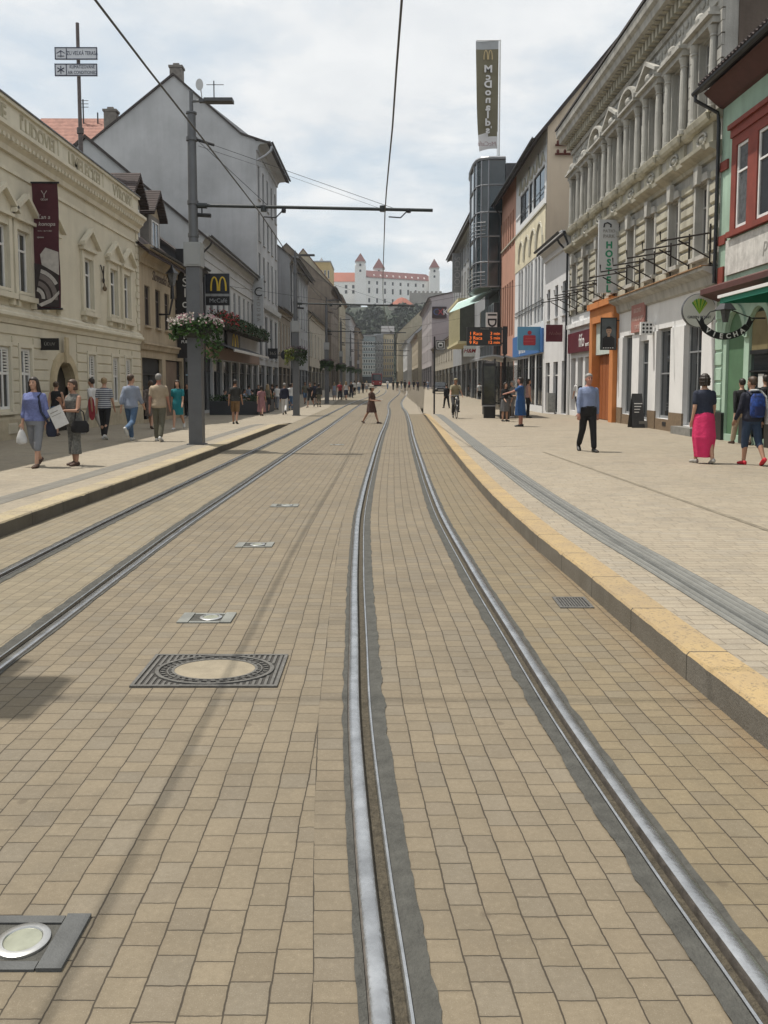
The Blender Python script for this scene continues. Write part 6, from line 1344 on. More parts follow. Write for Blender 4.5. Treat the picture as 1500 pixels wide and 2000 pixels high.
def car(label, x, y, m_):
    z = rise(y); f = frame((x, y, z), (1, 0, 0), (0, -1, 0)); t = thing('parked_car', label, 'car', (x, y, z)); m = MB(f)
    sec = [(-.85, 0, .35, .75), (-.9, .35, .3, .95), (-.92, 1.2, .28, 1.0), (-.92, 3.2, .28, 1.02), (-.88, 4.2, .35, .95)]
    R_ = []
    for hw, d, a, b in sec: R_.append([m.p(q) for q in ((-abs(hw), a, -d), (abs(hw), a, -d), (abs(hw), b, -d), (-abs(hw), b, -d))])
    for a, b in zip(R_, R_[1:]):
        for k in range(4): m.face((a[k], a[(k + 1) % 4], b[(k + 1) % 4], b[k]))
    m.face(R_[0]); m.face(R_[-1]); R_ = []
    for hw, d, b in ((.86, 1.0, 1.0), (.72, 1.7, 1.55), (.72, 3.2, 1.58), (.84, 4.0, 1.0)): R_.append([m.p(q) for q in ((-hw, .98, -d), (hw, .98, -d), (hw * .98, b, -d), (-hw * .98, b, -d))])
    for a, b in zip(R_, R_[1:]):
        for k in range(4): m.face((a[k], a[(k + 1) % 4], b[(k + 1) % 4], b[k]))
    m.build('body', m_, t)
    m = MB(f); m.face([m.p(q) for q in ((-.74, 1.03, -1.0), (.74, 1.03, -1.0), (.64, 1.5, -1.6), (-.64, 1.5, -1.6))]); m.build('windscreen', GLASS, t)
    for e in (-1, 1):
        m = MB(f); m.box(e * .7 - .14, e * .7 + .14, .62, .76, -.05, .03); m.build('headlight', WHITE, t)
        for d in (.85, 3.4):
            m = MB(f); m.rings([((e * .82 + g, .33, -d), (0, .33, 0), (0, 0, .33)) for g in (-.1, .1)], 16); w_ = m.build('wheel', BLACK, t)
    m = MB(f); m.box(-.4, .4, .45, .56, .0, .02); m.build('number_plate', WHITE, t)
car('dark car parked far off on the right behind the stop post', 7.55, 110, mat('car_black', (.015, .016, .02), .2, 0, 0))
# restaurant terrace
def table(x, y, label):
    z = zg(x, y); t = thing('terrace_table', label, 'table', (x, y, z), 'tables on the restaurant terrace'); m = MB(); m.lathe((x, y, z), [(.25, 0), (.25, .03), (.03, .04), (.03, .70)], 14); m.build('leg', DARK, t); m = MB(); m.lathe((x, y, z + .70), [(.38, 0), (.38, .04)], 20); m.build('table_top', mat('table_brown', (.10, .065, .045), .5), t)
TB = [(-8.6, 47.6, 'round terrace table at the near end of the restaurant terrace'), (-8.5, 50.2, 'round terrace table in the middle of the restaurant terrace'), (-8.4, 53, 'round terrace table at the far end of the restaurant terrace')]
for a in TB: table(*a)
for i, (x0, x1, y0, y1) in enumerate(((-9.6, -8.3, 45.6, 45.95), (-8.2, -6.9, 45.6, 45.95), (-7.2, -6.9, 46.1, 49), (-7.2, -6.9, 49.2, 52.1))):
    z = zg(-8, y0); t = thing('planter', ['dark planter nearest the wall on the terrace front', 'dark planter on the outer corner of the terrace front', 'dark planter on the near street side of the terrace', 'dark planter on the far street side of the terrace'][i], 'planter', (x0, y0, z), 'planters round the terrace'); m = MB(); m.box(x0, x1, y0, y1, z, z + .75); m.build('box', mat('planter_slate', (.035, .038, .045), .6, 0, .2), t); g = MB()
    for k in range(350): leaf(g, Vector((rr.uniform(x0, x1), rr.uniform(y0, y1), z + .75 + rr.random() * .35)), rr.uniform(.03, .07), rr)
    g.build('foliage', LEAFD, t)
# ---------------------------------------------------------------- people
SKIN = [mat('skin_light', (.46, .27, .19), .6, 0, .06, 9), mat('skin_tan', (.36, .20, .135), .6, 0, .06, 9), mat('skin_flush', (.42, .20, .15), .6, 0, .06, 9)]
HAIRD = mat('dark_brown_hair', (.022, .014, .010), .55, 0, .3, 40); HAIRB = mat('brown_hair', (.06, .034, .02), .55, 0, .3, 40); HAIRG = mat('grey_hair', (.25, .24, .23), .6, 0, .3, 40); HAIRL = mat('blond_hair', (.28, .20, .11), .55, 0, .3, 40)
def cloth(n, c, v=.12, sc=9, **k): return mat('cloth_' + n, c, .9, 0, v, sc, .9, 13, **k)
def remesh(mb, vox, sm=3):
    me = bpy.data.meshes.new('t'); me.from_pydata(mb.v, [], mb.f); bm = bmesh.new(); bm.from_mesh(me); bmesh.ops.recalc_face_normals(bm, faces=bm.faces); bm.to_mesh(me); bm.free()
    o = bpy.data.objects.new('t', me); COL.objects.link(o)
    r = o.modifiers.new('r', 'REMESH'); r.mode = 'VOXEL'; r.voxel_size = vox
    s = o.modifiers.new('s', 'SMOOTH'); s.iterations = sm; s.factor = .5
    dg = bpy.context.evaluated_depsgraph_get(); out = bpy.data.meshes.new_from_object(o.evaluated_get(dg)); COL.objects.unlink(o); bpy.data.objects.remove(o); bpy.data.meshes.remove(me)
    out.polygons.foreach_set('use_smooth', [True] * len(out.polygons)); return out
class Pose:
    """joint positions of a figure 1.75 m tall facing +Y"""
    def __init__(s, legs=(0, 0, 0, 0), arms=((0, .12, .15), (0, .12, .15)), lean=0.0, seat=False, head=0.0, wide=1.0, inw=(0, 0)):
        hy = .0; s.J = {}; s.wide = wide; s.head = head
        J = s.J; J['hip'] = Vector((0, 0, .93))
        for i, sd_ in enumerate((-1, 1)):
            a, k = radians(legs[2 * i]), radians(legs[2 * i + 1])
            h = Vector((sd_ * .088 * min(wide, 1.15), 0, .90)); kn = h + Vector((sd_ * .01, sin(a), -cos(a))) * .42; an = kn + Vector((0, sin(a - k), -cos(a - k))) * .41
            J['h%d' % i], J['k%d' % i], J['a%d' % i] = h, kn, an; J['f%d' % i] = a - k
        dz = .085 - min(J['a0'].z, J['a1'].z); 
        for k in J:
            if isinstance(J[k], Vector): J[k] = J[k] + Vector((0, 0, dz))
        s.dz = dz; lv = Vector((0, sin(lean), cos(lean))); s.lv = lv; b = J['hip']
        s.sp = lambda z, x=0, y=0: b + lv * (z - .93) + Vector((x * 1.0, y * cos(lean), -y * sin(lean)))
        for i, sd_ in enumerate((-1, 1)):
            sw, ab, eb = arms[i]; sw += -lean * .5
            sh = s.sp(1.385, sd_ * .172 * wide); el = sh + Vector((sd_ * sin(ab), sin(sw) * cos(ab), -cos(sw) * cos(ab))) * .29
            w2 = sw + eb; iv = inw[i]; fv = Vector((-sd_ * sin(iv) + sd_ * sin(ab) * .4, sin(w2) * cos(iv), -cos(w2) * cos(iv))).normalized(); wr = el + fv * .245
            J['s%d' % i], J['e%d' % i], J['w%d' % i] = sh, el, wr; J['v%d' % i] = fv
        s.hd = s.sp(1.635, 0, .015)
def torso(m, P, z0, z1, g=0.0, wide=1.0, belly=0.0, bust=0.0):
    tab = [(.84, .150, .105, 0), (.92, .172, .122, -.008), (1.0, .160, .112, -.004), (1.12, .142, .10, .004), (1.22, .152, .106, .006), (1.32, .168, .110, .006), (1.375, .168, .10, 0), (1.415, .138, .088, -.004), (1.45, .098, .070, -.004), (1.49, .062, .058, -.004)]
    zs = sorted({z0, z1, *[t[0] for t in tab if z0 < t[0] < z1]}); rg = []
    for z in zs:
        k = max(0, min(len(tab) - 2, max([i for i in range(len(tab)) if tab[i][0] <= z] or [0]))); a, b = tab[k], tab[k + 1]; t = max(0, min(1, (z - a[0]) / (b[0] - a[0])))
        rx, ry, cy = [a[j] + (b[j] - a[j]) * t for j in (1, 2, 3)]
        bl = belly * max(0, 1 - abs(z - 1.05) / .22); bs = bust * max(0, 1 - abs(z - 1.29) / .12)
        rg.append((P.sp(z, 0, cy + bl * .5 + bs * .5), Vector((rx * wide + g, 0, 0)), Vector((0, (ry * (1 + (wide - 1) * .8) + g + bl * .5 + bs * .5) * P.lv.z, -ry * P.lv.y))))
    m.rings(rg, 18)
def hand(m, w, v, sd_, fine):
    v = v.normalized(); sdv = v.cross(Vector((0, 0, 1))) if abs(v.z) < .9 else v.cross(Vector((0, 1, 0)) if True else 0); sdv = sdv.normalized(); th = v.cross(sdv)
    if not fine: m.cap(w, w + v * .13, .032, .022, 8); return
    m.rings([(w + v * d, sdv * a, th * b) for d, a, b in ((-.01, .026, .022), (.03, .036, .018), (.075, .042, .016), (.092, .038, .013))], 10)
    for k in range(4):
        o = (k - 1.5) * .0205; ln = (.062, .072, .068, .052)[k]; b0 = w + v * .082 + sdv * o; b1 = b0 + v * ln * .5 + th * .006; m.cap(b0, b1, .0105, .010, 6); m.cap(b1, b1 + v * ln * .42 + th * .02, .010, .0085, 6)
    b0 = w + v * .025 + sdv * .034; b1 = b0 + v * .035 + sdv * .028; m.cap(b0, b1, .0125, .011, 6); m.cap(b1, b1 + v * .028 + sdv * .004 + th * .008, .011, .009, 6)
def body_mesh(P, wide, vox, fine, barefoot=True):
    m = MB(); torso(m, P, .84, 1.49, -.004, wide); J = P.J
    m.cap(P.sp(1.44), P.sp(1.56, 0, .012), .058, .052, 10); hd = P.hd; ry = P.head
    R3 = Matrix.Rotation(ry, 3, 'Z'); q = lambda x, y, z: hd + R3 @ Vector((x, y, z))
    m.rings([(q(0, cy, z), R3 @ Vector((rx, 0, 0)), R3 @ Vector((0, r, 0))) for z, rx, r, cy in ((-.115, .026, .03, .055), (-.10, .042, .055, .035), (-.06, .060, .082, .012), (-.01, .070, .094, .0), (.04, .074, .097, -.004), (.08, .064, .086, -.006), (.105, .04, .058, -.006), (.116, .012, .02, -.006))], 14)
    m.cap(q(0, .088, .012), q(0, .104, -.028), .011, .0145, 6)
    for e in (-1, 1): m.ell(q(e * .074, -.005, -.01), .012, .02, .032, 8, 5); m.ell(q(e * .03, .078, -.03), .024, .02, .022, 8, 5)
    m.ell(q(0, .088, -.062), .024, .012, .010, 8, 5)
    for i, sd_ in enumerate((-1, 1)):
        fw = .88 + .12 * wide; m.cap(J['h%d' % i], J['k%d' % i], .088 * fw, .055 * fw, 12); cf = J['k%d' % i].lerp(J['a%d' % i], .35) + Vector((0, -.012, 0)); m.cap(J['k%d' % i], cf, .053 * fw, .055 * fw, 10); m.cap(cf, J['a%d' % i], .053 * fw, .036, 10)
        foot(m, P, i, 0)
        m.cap(J['s%d' % i], J['e%d' % i], .050 * fw, .039 * fw, 10); m.cap(J['e%d' % i], J['w%d' % i], .038, .027, 10); hand(m, J['w%d' % i], J['v%d' % i], sd_, fine)
    return remesh(m, vox, 2)
def foot(m, P, i, g):
    a = P.J['a%d' % i]; f = P.J['f%d' % i]; up_ = max(-1.1, min(.6, f * .9)) if a.z > .10 else max(-.1, min(.5, f))
    if a.z <= .10: up_ = 0
    d = Vector((0, cos(up_), sin(up_))); n = Vector((0, -sin(up_), cos(up_))); s_ = (-1, 1)[i] * .12; d = Vector((d.x + s_, d.y, d.z)).normalized()
    sx = d.cross(n)
    m.rings([(a + d * t + n * h, sx * (w + g), n * (r + g)) for t, h, w, r in ((-.075, -.045, .012, .02), (-.06, -.045, .030, .038), (0, -.040, .036, .043), (.08, -.052, .043, .031), (.15, -.060, .042, .023), (.185, -.063, .02, .016))], 10)
def person(label, x, y, rz, h=1.72, pose=None, skin=0, top=None, bottom=None, dress=None, shoes=None, hair=('short', HAIRD), wide=1.0, vox=.014, fine=False, belly=0, bust=0, group=None, z=None, name='person'):
    """top=(kind,mat) bottom=(kind,mat) dress=(hem,mat,flare); facing +Y turned by rz"""
    P = pose or Pose(); sc = h / 1.75; zz = zg(x, y) if z is None else z
    t = thing(name, label, 'person', (x, y, zz), group); t.rotation_euler = (0, 0, rz); t.scale = (sc,) * 3
    def add(me, nm, mt_, par=t):
        me.name = nm; me.materials.clear(); me.materials.append(mt_); o = bpy.data.objects.new(nm, me); COL.objects.link(o); o.parent = par; return o
    J = P.J
    b = body_mesh(P, wide, vox if not fine else .0085, fine); add(b, 'body', SKIN[skin])
    if fine:
        R3 = Matrix.Rotation(P.head, 3, 'Z'); m = MB()
        for e in (-1, 1): m.ell(P.hd + R3 @ Vector((e * .03, .089, .006)), .0125, .006, .006, 8, 5); m.cap(P.hd + R3 @ Vector((e * .018, .092, .026)), P.hd + R3 @ Vector((e * .045, .086, .027)), .004, .003, 5)
        m.build('eyes', HAIRD, None).parent = t
    vc = vox * 1.1
    if top:
        kind, mt_ = top; m = MB(); torso(m, P, {'crop': 1.0, 'long_hem': .86, 'tucked': 1.0}.get(kind.split('+')[-1] if '+' in kind else '', .90), 1.465, .016, wide, belly, bust); sl_ = kind.split('+')[0]
        for i in (0, 1):
            s_, e, w = J['s%d' % i], J['e%d' % i], J['w%d' % i]; fw = .9 + .1 * wide
            if sl_ == 'tee': m.cap(s_, s_.lerp(e, .62), .066 * fw, .062 * fw, 10)
            elif sl_ == 'three': m.cap(s_, e, .066 * fw, .060 * fw, 10); m.cap(e, e.lerp(w, .42), .060 * fw, .062 * fw, 10)
            elif sl_ == 'long': m.cap(s_, e, .064 * fw, .054 * fw, 10); m.cap(e, e.lerp(w, .93), .053 * fw, .040, 10)
            elif sl_ == 'vest': m.cap(P.sp(1.41, (-1, 1)[i] * .10 * wide), s_.lerp(e, .05), .055, .04, 8)
        add(remesh(m, vc, 3), 'shirt', mt_)
    if bottom:
        kind, mt_ = bottom; m = MB(); torso(m, P, .82, 1.04, .012, wide, belly)
        for i in (0, 1):
            hh, k, a = J['h%d' % i], J['k%d' % i], J['a%d' % i]; fw = .86 + .14 * wide
            if kind in ('trousers', 'wide', 'slim'):
                d = {'trousers': .064, 'wide': .085, 'slim': .055}[kind]; m.cap(hh, k, .102 * fw, (d + .012) * fw, 12); m.cap(k, k.lerp(a, .90), (d + .010) * fw, d, 12)
            elif kind == 'capri': m.cap(hh, k, .102 * fw, .075 * fw, 12); m.cap(k, k.lerp(a, .30), .074 * fw, .068 * fw, 12)
            elif kind == 'culottes': m.cap(hh, k, .100 * fw, .082 * fw, 12); m.rings([(k + Vector((0, 0, .02)), (.082, 0, 0), (0, .09, 0)), (k.lerp(a, .62), (.098, 0, 0), (0, .115, 0))], 12)
            elif kind == 'shorts': m.cap(hh, hh.lerp(k, .78), .104 * fw, .092 * fw, 12); m.rings([(hh.lerp(k, .7), (.09 * fw, 0, 0), (0, .09 * fw, 0)), (hh.lerp(k, 1.0), (.088 * fw, 0, 0), (0, .088 * fw, 0))], 12)
        if kind.startswith('skirt'):
            hem = float(kind[5:].strip('t')); hr = .15 if kind.endswith('t') else .205; b0 = P.sp(1.05); y_ = (J['a0'].y + J['a1'].y) * .25 + (J['k0'].y + J['k1'].y) * .25
            m.rings([(b0, (.155 * wide, 0, 0), (0, .115 * wide, 0)), (P.sp(.92), (.195 * wide, 0, 0), (0, .15 * wide, 0)), (Vector((0, y_, hem + (.92 - hem) * .5)), (.205 * wide, 0, 0), (0, .18 * wide, 0)), (Vector((0, y_, hem)), (hr * wide, 0, 0), (0, hr * wide, 0))], 42, True, (0, .01, .05, .085))
        add(remesh(m, vc, 3), 'skirt' if kind.startswith('skirt') else 'shorts' if kind in ('shorts', 'capri', 'culottes') else 'trousers', mt_)
    if dress:
        hem, mt_, fl, sl_ = dress; m = MB(); torso(m, P, .95, 1.46, .016, wide, belly, bust); y_ = (J['k0'].y + J['k1'].y) * .4
        m.rings([(P.sp(1.10), (.155 * wide, 0, 0), (0, .115 * wide, 0)), (P.sp(.93), (.195 * wide, 0, 0), (0, .15 * wide, 0)), (Vector((0, y_, hem)), (fl * wide, 0, 0), (0, fl * .92 * wide, 0))], 42, True, (0, .012, .085))
        for i in (0, 1):
            s_, e, w = J['s%d' % i], J['e%d' % i], J['w%d' % i]
            if sl_ == 'tee': m.cap(s_, s_.lerp(e, .6), .066, .062, 10)
            elif sl_ == 'three': m.cap(s_, e, .064, .056, 10); m.cap(e, e.lerp(w, .5), .056, .05, 10)
        add(remesh(m, vc, 3), 'dress', mt_)
    if shoes:
        for i in (0, 1): m = MB(); foot(m, P, i, .008); add(remesh(m, min(vc, .012), 1), 'shoe', shoes)
    k, hm_ = hair; R3 = Matrix.Rotation(P.head, 3, 'Z'); q = lambda x, y, z: P.hd + R3 @ Vector((x, y, z)); V_ = lambda x, y, z: R3 @ Vector((x, y, z)); m = MB()
    if k != 'none':
        m.rings([(q(0, cy, z), V_(rx, 0, 0), V_(0, r, 0)) for z, rx, r, cy in ((-.05, .06, .06, -.035), (-.01, .080, .080, -.026), (.04, .086, .092, -.018), (.075, .082, .098, -.006), (.10, .066, .084, -.006), (.122, .040, .052, -.008), (.132, .012, .02, -.01))], 16)
        if k == 'long': m.rings([(q(0, -.045, .03), V_(.086, 0, 0), V_(0, .07, 0)), (q(0, -.065, -.08), V_(.098, 0, 0), V_(0, .055, 0)), (q(0, -.085, -.20), V_(.115, 0, 0), V_(0, .045, 0)), (q(0, -.09, -.30), V_(.09, 0, 0), V_(0, .03, 0))], 14); [m.cap(q(e * .075, .01, .03), q(e * .095, -.01, -.25), .03, .028, 8) for e in (-1, 1)]
        if k == 'bob': m.rings([(q(0, -.03, .03), V_(.09, 0, 0), V_(0, .08, 0)), (q(0, -.04, -.10), V_(.092, 0, 0), V_(0, .065, 0))], 14)
        if k == 'curly': [m.ell(q(.082 * cos(a) * c_, -.022 + .092 * sin(a) * c_, z_), .036, .036, .034, 7, 5) for a in [j * .63 for j in range(10)] for z_, c_ in ((-.07, .92), (-.02, 1.0), (.04, 1.0), (.09, .72), (.12, .3)) if not (.7 < a % 6.28 < 2.4 and z_ < .06)]
        if k == 'bun': m.ell(q(0, -.10, .07), .045, .045, .045, 10, 6)
        if k == 'tail': m.cap(q(0, -.10, .02), q(0, -.13, -.17), .03, .02, 8)
        ho_ = add(remesh(m, min(vox, .012), 2), 'hair', hm_)
    return t, P
def wp(t, P, key, off=(0, 0, 0)):
    """world place of a joint"""
    M = Matrix.Translation(t.location) @ Matrix.Rotation(t.rotation_euler.z, 4, 'Z') @ Matrix.Scale(t.scale.x, 4)
    return M @ ((P.J[key] if isinstance(key, str) else Vector(key)) + Vector(off))
def pers(t, P): return Matrix.Translation(t.location) @ Matrix.Rotation(t.rotation_euler.z, 4, 'Z') @ Matrix.Scale(t.scale.x, 4)
WALK = Pose((22, 5, -16, 12), ((-.30, .12, .2), (.30, .12, .35)))
WALK2 = Pose((-20, 30, 20, 8), ((.30, .12, .35), (-.28, .12, .2)))
STAND = Pose((3, 3, -2, 2), ((.05, .12, .2), (.02, .12, .25)))
AWAY, TOW, LEFT_, RIGHT_ = 0.0, pi, pi / 2, -pi / 2
def foot_at(px, py, zz=None):
    x, y = G(px, py, HP)
    for _ in range(6): x, y = G(px, py, zg(x, y) if zz is None else zz)
    return x, y
BLUEB = cloth('lilac_blue', (.16, .19, .40), .25, 25); GREYT = cloth('grey_trouser', (.20, .21, .235)); NAVY = cloth('navy', (.018, .022, .045)); BLACKC = cloth('black', (.013, .013, .015)); WHITEC = cloth('white', (.60, .60, .60)); DENIM = cloth('denim', (.08, .14, .24), .25, 12); BEIGEC = cloth('beige', (.42, .34, .25)); OLIVE = cloth('olive_grey', (.12, .115, .085)); SHOEW = mat('white_shoe', (.55, .55, .54), .6, 0, .1); SHOEB = mat('brown_sandal', (.06, .03, .02), .6, 0, .1); SHOEK = mat('black_shoe', (.012, .012, .012), .5, 0, .1)
def stripes(name, a, b, per):
    m = mat(name, a, .9, 0, 0); nt = m.node_tree; P_ = nd(nt, 'ShaderNodeNewGeometry').outputs['Position']; z_ = mt(nt, 'DIVIDE', nd(nt, 'ShaderNodeSeparateXYZ', {0: P_}).outputs[2], per)
    f = mt(nt, 'LESS_THAN', mt(nt, 'SUBTRACT', z_, mt(nt, 'FLOOR', z_)), .5); nt.links.new(mixc(nt, f, (*a, 1), (*b, 1)), nt.nodes['Principled BSDF'].inputs['Base Color']); return m
# --- left pavement, near
x, y = foot_at(72, 912)
t, P = person('woman in a lilac blue blouse and grey capri trousers walking towards the camera', x, y, TOW - .1, 1.66, Pose((14, 4, -10, 24), ((-.05, .16, .12), (-.10, .20, .30)), head=.05), 0, ('three', BLUEB), ('capri', GREYT), None, SHOEB, ('long', HAIRD), 1.16, .012, True, bust=.035)
hw = wp(t, P, 'w0'); hw1 = wp(t, P, 'w1')
bg = thing('plastic_bag', 'small white carrier bag held by the woman in the blue blouse', 'bag', tuple(hw1 + Vector((-.02, -.02, -.1))))
c_ = hw1 + Vector((-.02, -.02, -.12)); m = MB(); rr = random.Random(2)
m.rings([(c_ + Vector((0, 0, dz)), (a, 0, 0), (0, b, 0)) for dz, a, b in ((0, .03, .02), (-.05, .06, .035), (-.16, .10, .055), (-.24, .10, .06), (-.27, .06, .04))], 10); m.build('bag_body', mat('white_plastic', (.60, .60, .60), .4, 0, .12, 14, .5, 20), bg, True); m = MB(); m.tube([c_ + Vector((-.03, 0, -.02)), c_ + Vector((0, 0, .05)), c_ + Vector((.03, 0, -.02))], .008, 5); m.build('handle', mat('white_plastic', (.6, .6, .6)), bg)
bg = thing('shoulder_bag', 'long navy shoulder bag on the woman in the blue blouse', 'bag', tuple(hw)); sh = wp(t, P, 's0', (.04, 0, .06)); lo_ = wp(t, P, 's0', (-.14, -.02, -.62)); m = MB()
m.rings([(lo_ + Vector((0, 0, dz)), (a, 0, 0), (0, b, 0)) for dz, a, b in ((-.16, .07, .05), (-.1, .10, .08), (.05, .10, .08), (.12, .07, .05))], 10); m.build('bag_body', NAVY, bg, True); m = MB(); m.tube([lo_ + Vector((-.03, -.06, .1)), wp(t, P, 's0', (-.02, .13, -.3)), wp(t, P, 's0', (.04, .10, 0)), sh, wp(t, P, 's0', (.0, -.1, -.1)), lo_ + Vector((0, .06, .1))], .022, 6); m.build('strap', NAVY, bg, True)
PATT = cloth('grey_pattern', (.15, .15, .14), .6, 30)
x, y = foot_at(147, 909)
t, P = person('woman in a grey patterned jumpsuit holding a white folder, hand at her mouth', x, y, TOW - .55, 1.60, Pose((4, 3, -3, 3), ((.35, .25, 1.25), (.25, .22, 2.30)), inw=(.5, .45), head=-.1), 1, ('vest', PATT), ('culottes', PATT), None, SHOEB, ('bob', HAIRB), 1.06, .012, True, bust=.03)
m = MB(); c_ = wp(t, P, 'w0', (.04, .07, -.12)); fo = thing('folder', 'white paper folder held by the woman in the grey jumpsuit', 'folder', tuple(c_)); ff = facing(c_.x - .03, c_.y - .06, c_.z, 0) @ Matrix.Rotation(.42, 4, 'Z'); m = MB(ff); m.box(-.13, .13, -.19, .19, -.01, .01); m.build('cover', WHITEC, fo)
m = MB(ff); m.box(-.10, .05, .10, .115, .011, .013); m.box(-.10, .09, .04, .05, .011, .013); m.build('print', mat('grey_letters', (.25, .24, .22), .6), fo)
c_ = wp(t, P, 'e0', (-.06, .0, -.30)); hb_ = thing('handbag', 'black handbag hanging from the arm of the woman in the grey jumpsuit', 'bag', tuple(c_)); m = MB(); m.rings([(c_ + Vector((0, 0, dz)), (a, 0, 0), (0, .06, 0)) for dz, a in ((-.13, .13), (-.1, .17), (.02, .17), (.09, .12))], 12); m.build('bag_body', BLACKC, hb_, True); m = MB(); m.tube([c_ + Vector((-.1, 0, .06)), c_ + Vector((-.07, 0, .25)), c_ + Vector((0, 0, .31)), c_ + Vector((.07, 0, .25)), c_ + Vector((.1, 0, .06))], .012, 5); m.build('handle', BLACKC, hb_, True)
x, y = foot_at(112, 851); person('woman in a black sleeveless top and denim skirt walking away near the palace door', x, y, AWAY, 1.63, WALK, 0, ('vest', BLACKC), ('skirt.42', DENIM), None, SHOEB, ('bun', HAIRB), 1.0)
x, y = foot_at(182, 847); t, P = person('dark haired person in a white shirt with a red scarf over the arm', x, y, LEFT_ - .2, 1.74, WALK, 1, ('tee', WHITEC), ('trousers', cloth('pale_linen', (.38, .36, .32))), None, SHOEW, ('short', HAIRD))
c_ = wp(t, P, 'e0', (0, .1, .0)); sc_ = thing('scarf', 'red scarf draped over the arm of the person in white', 'scarf', tuple(c_)); m = MB(); c1 = wp(t, P, 'w0'); e0 = wp(t, P, 'e0'); m.rings([(e0.lerp(c1, k / 5) + Vector((0, 0, -.13 - .05 * (k % 2))), (.10, 0, 0), (0, 0, .2 + .03 * (k % 2))) for k in range(6)], 10); m.build('cloth', cloth('scarf_red', (.30, .04, .05)), sc_, True)
x, y = foot_at(206, 858); person('blond woman in a striped tee and black trousers walking away', x, y, AWAY, 1.70, Pose((8, 4, -14, 14), ((-.1, .14, .2), (.15, .14, .3))), 0, ('tee+long_hem', stripes('striped_jersey', (.05, .06, .09), (.45, .46, .48), .055)), ('slim', BLACKC), None, SHOEW, ('bun', HAIRL), 1.06)
x, y = foot_at(258, 861); person('man in a pale blue shirt and jeans walking away', x, y, AWAY - .15, 1.79, Pose((14, 4, -20, 48), ((-.35, .14, .25), (.3, .14, .4)), head=-.5), 0, ('three+long_hem', cloth('pale_blue', (.27, .31, .40))), ('trousers', DENIM), None, SHOEW, ('short', HAIRB), 1.04)
x, y = foot_at(312, 862); person('grey haired man in a beige tee and grey trousers walking away', x, y, AWAY, 1.79, Pose((6, 3, -12, 14), ((-.12, .16, .15), (.18, .16, .25))), 2, ('tee+long_hem', BEIGEC), ('trousers', OLIVE), None, SHOEW, ('short', HAIRG), 1.1)
x, y = foot_at(348, 839); person('woman in a teal dress walking towards the camera beside the nearest pole', x, y, TOW, 1.68, WALK2, 0, None, None, (.52, cloth('teal', (.01, .17, .20)), .19, 'tee'), SHOEW, ('long', HAIRD), .98)
FLOR = cloth('dark_floral', (.05, .04, .04), .9, 25, col2=(.22, .18, .16))
x, y = foot_at(296, 837); person('woman in a dark floral dress half hidden behind the man in beige', x, y, AWAY, 1.68, WALK, 0, None, None, (.45, FLOR, .22, 'three'), SHOEB, ('bob', HAIRB))
x, y = foot_at(278, 826); person('person in dark clothes with a pale backpack half hidden behind the man in blue', x, y, AWAY, 1.72, WALK2, 0, ('tee', FLOR), ('trousers', BLACKC), None, SHOEK, ('short', HAIRD))
x, y = foot_at(366, 815); person('person in black standing by the pub door, partly behind the nearest pole', x, y, TOW, 1.70, STAND, 1, ('tee', BLACKC), ('trousers', BLACKC), None, SHOEW, ('long', HAIRD))
# --- left, further away
x, y = foot_at(460, 828); person('man in a dark tee and brown shorts walking away past the terrace', x, y, AWAY, 1.77, Pose((6, 3, -12, 12), ((-.15, .2, .25), (.15, .2, .3))), 1, ('tee', cloth('charcoal', (.03, .03, .028))), ('shorts', cloth('tobacco', (.17, .10, .045))), None, SHOEK, ('short', HAIRD), 1.12)
x, y = foot_at(511, 812); person('woman in a long dusty pink dress walking away from the terrace', x, y, AWAY, 1.62, WALK, 0, None, None, (.22, cloth('dusty_pink', (.30, .15, .16)), .25, 'tee'), SHOEB, ('bob', HAIRD))
x, y = foot_at(556, 810); person('person in a navy jacket, white trousers and pale cap walking away', x, y, AWAY, 1.74, Pose((8, 3, -16, 30), ((-.15, .14, .3), (.15, .14, .3))), 0, ('long+long_hem', NAVY), ('trousers', WHITEC), None, SHOEK, ('short', HAIRG))
far = [(541, 800, 'white', 'grey_trouser', AWAY), (532, 800, 'black', 'navy', AWAY), (568, 801, 'white', 'denim', AWAY), (523, 806, 'olive_grey', 'black', AWAY), (571, 793, 'white', 'black', TOW), (606, 796, 'black', 'black', TOW), (623, 795, 'charcoal', 'olive_grey', AWAY), (615, 790, 'navy', 'black', AWAY), (653, 782, 'pale_blue', 'grey_trouser', AWAY), (664, 781, 'scarf_red', 'black', TOW), (676, 781, 'white', 'navy', AWAY), (686, 777, 'black', 'navy', TOW), (640, 783, 'charcoal', 'black', TOW), (596, 789, 'olive_grey', 'denim', TOW), (692, 772, 'white', 'black', AWAY), (701, 769, 'white', 'denim', TOW), (709, 768, 'black', 'black', AWAY), (716, 766, 'white', 'grey_trouser', AWAY), (505, 796, 'charcoal', 'black', TOW), (487, 800, 'pale_blue', 'black', AWAY),
       (768, 762, 'charcoal', 'black', AWAY), (776, 764, 'black', 'olive_grey', TOW), (791, 764, 'black', 'black', AWAY), (799, 762, 'scarf_red', 'black', TOW), (808, 761, 'black', 'navy', AWAY), (816, 764, 'navy', 'black', TOW), (836, 762, 'pale_blue', 'denim', TOW), (757, 760, 'white', 'denim', AWAY), (784, 759, 'charcoal', 'grey_trouser', AWAY), (829, 760, 'black', 'black', AWAY), (924, 776, 'black', 'black', AWAY), (917, 775, 'charcoal', 'navy', TOW), (936, 780, 'white', 'black', AWAY)]
protos = []
DESC = {'white': 'white top', 'black': 'black top', 'olive_grey': 'olive top', 'charcoal': 'charcoal top', 'navy': 'navy top', 'pale_blue': 'pale blue top', 'scarf_red': 'red top', 'grey_trouser': 'grey trousers', 'denim': 'jeans'}
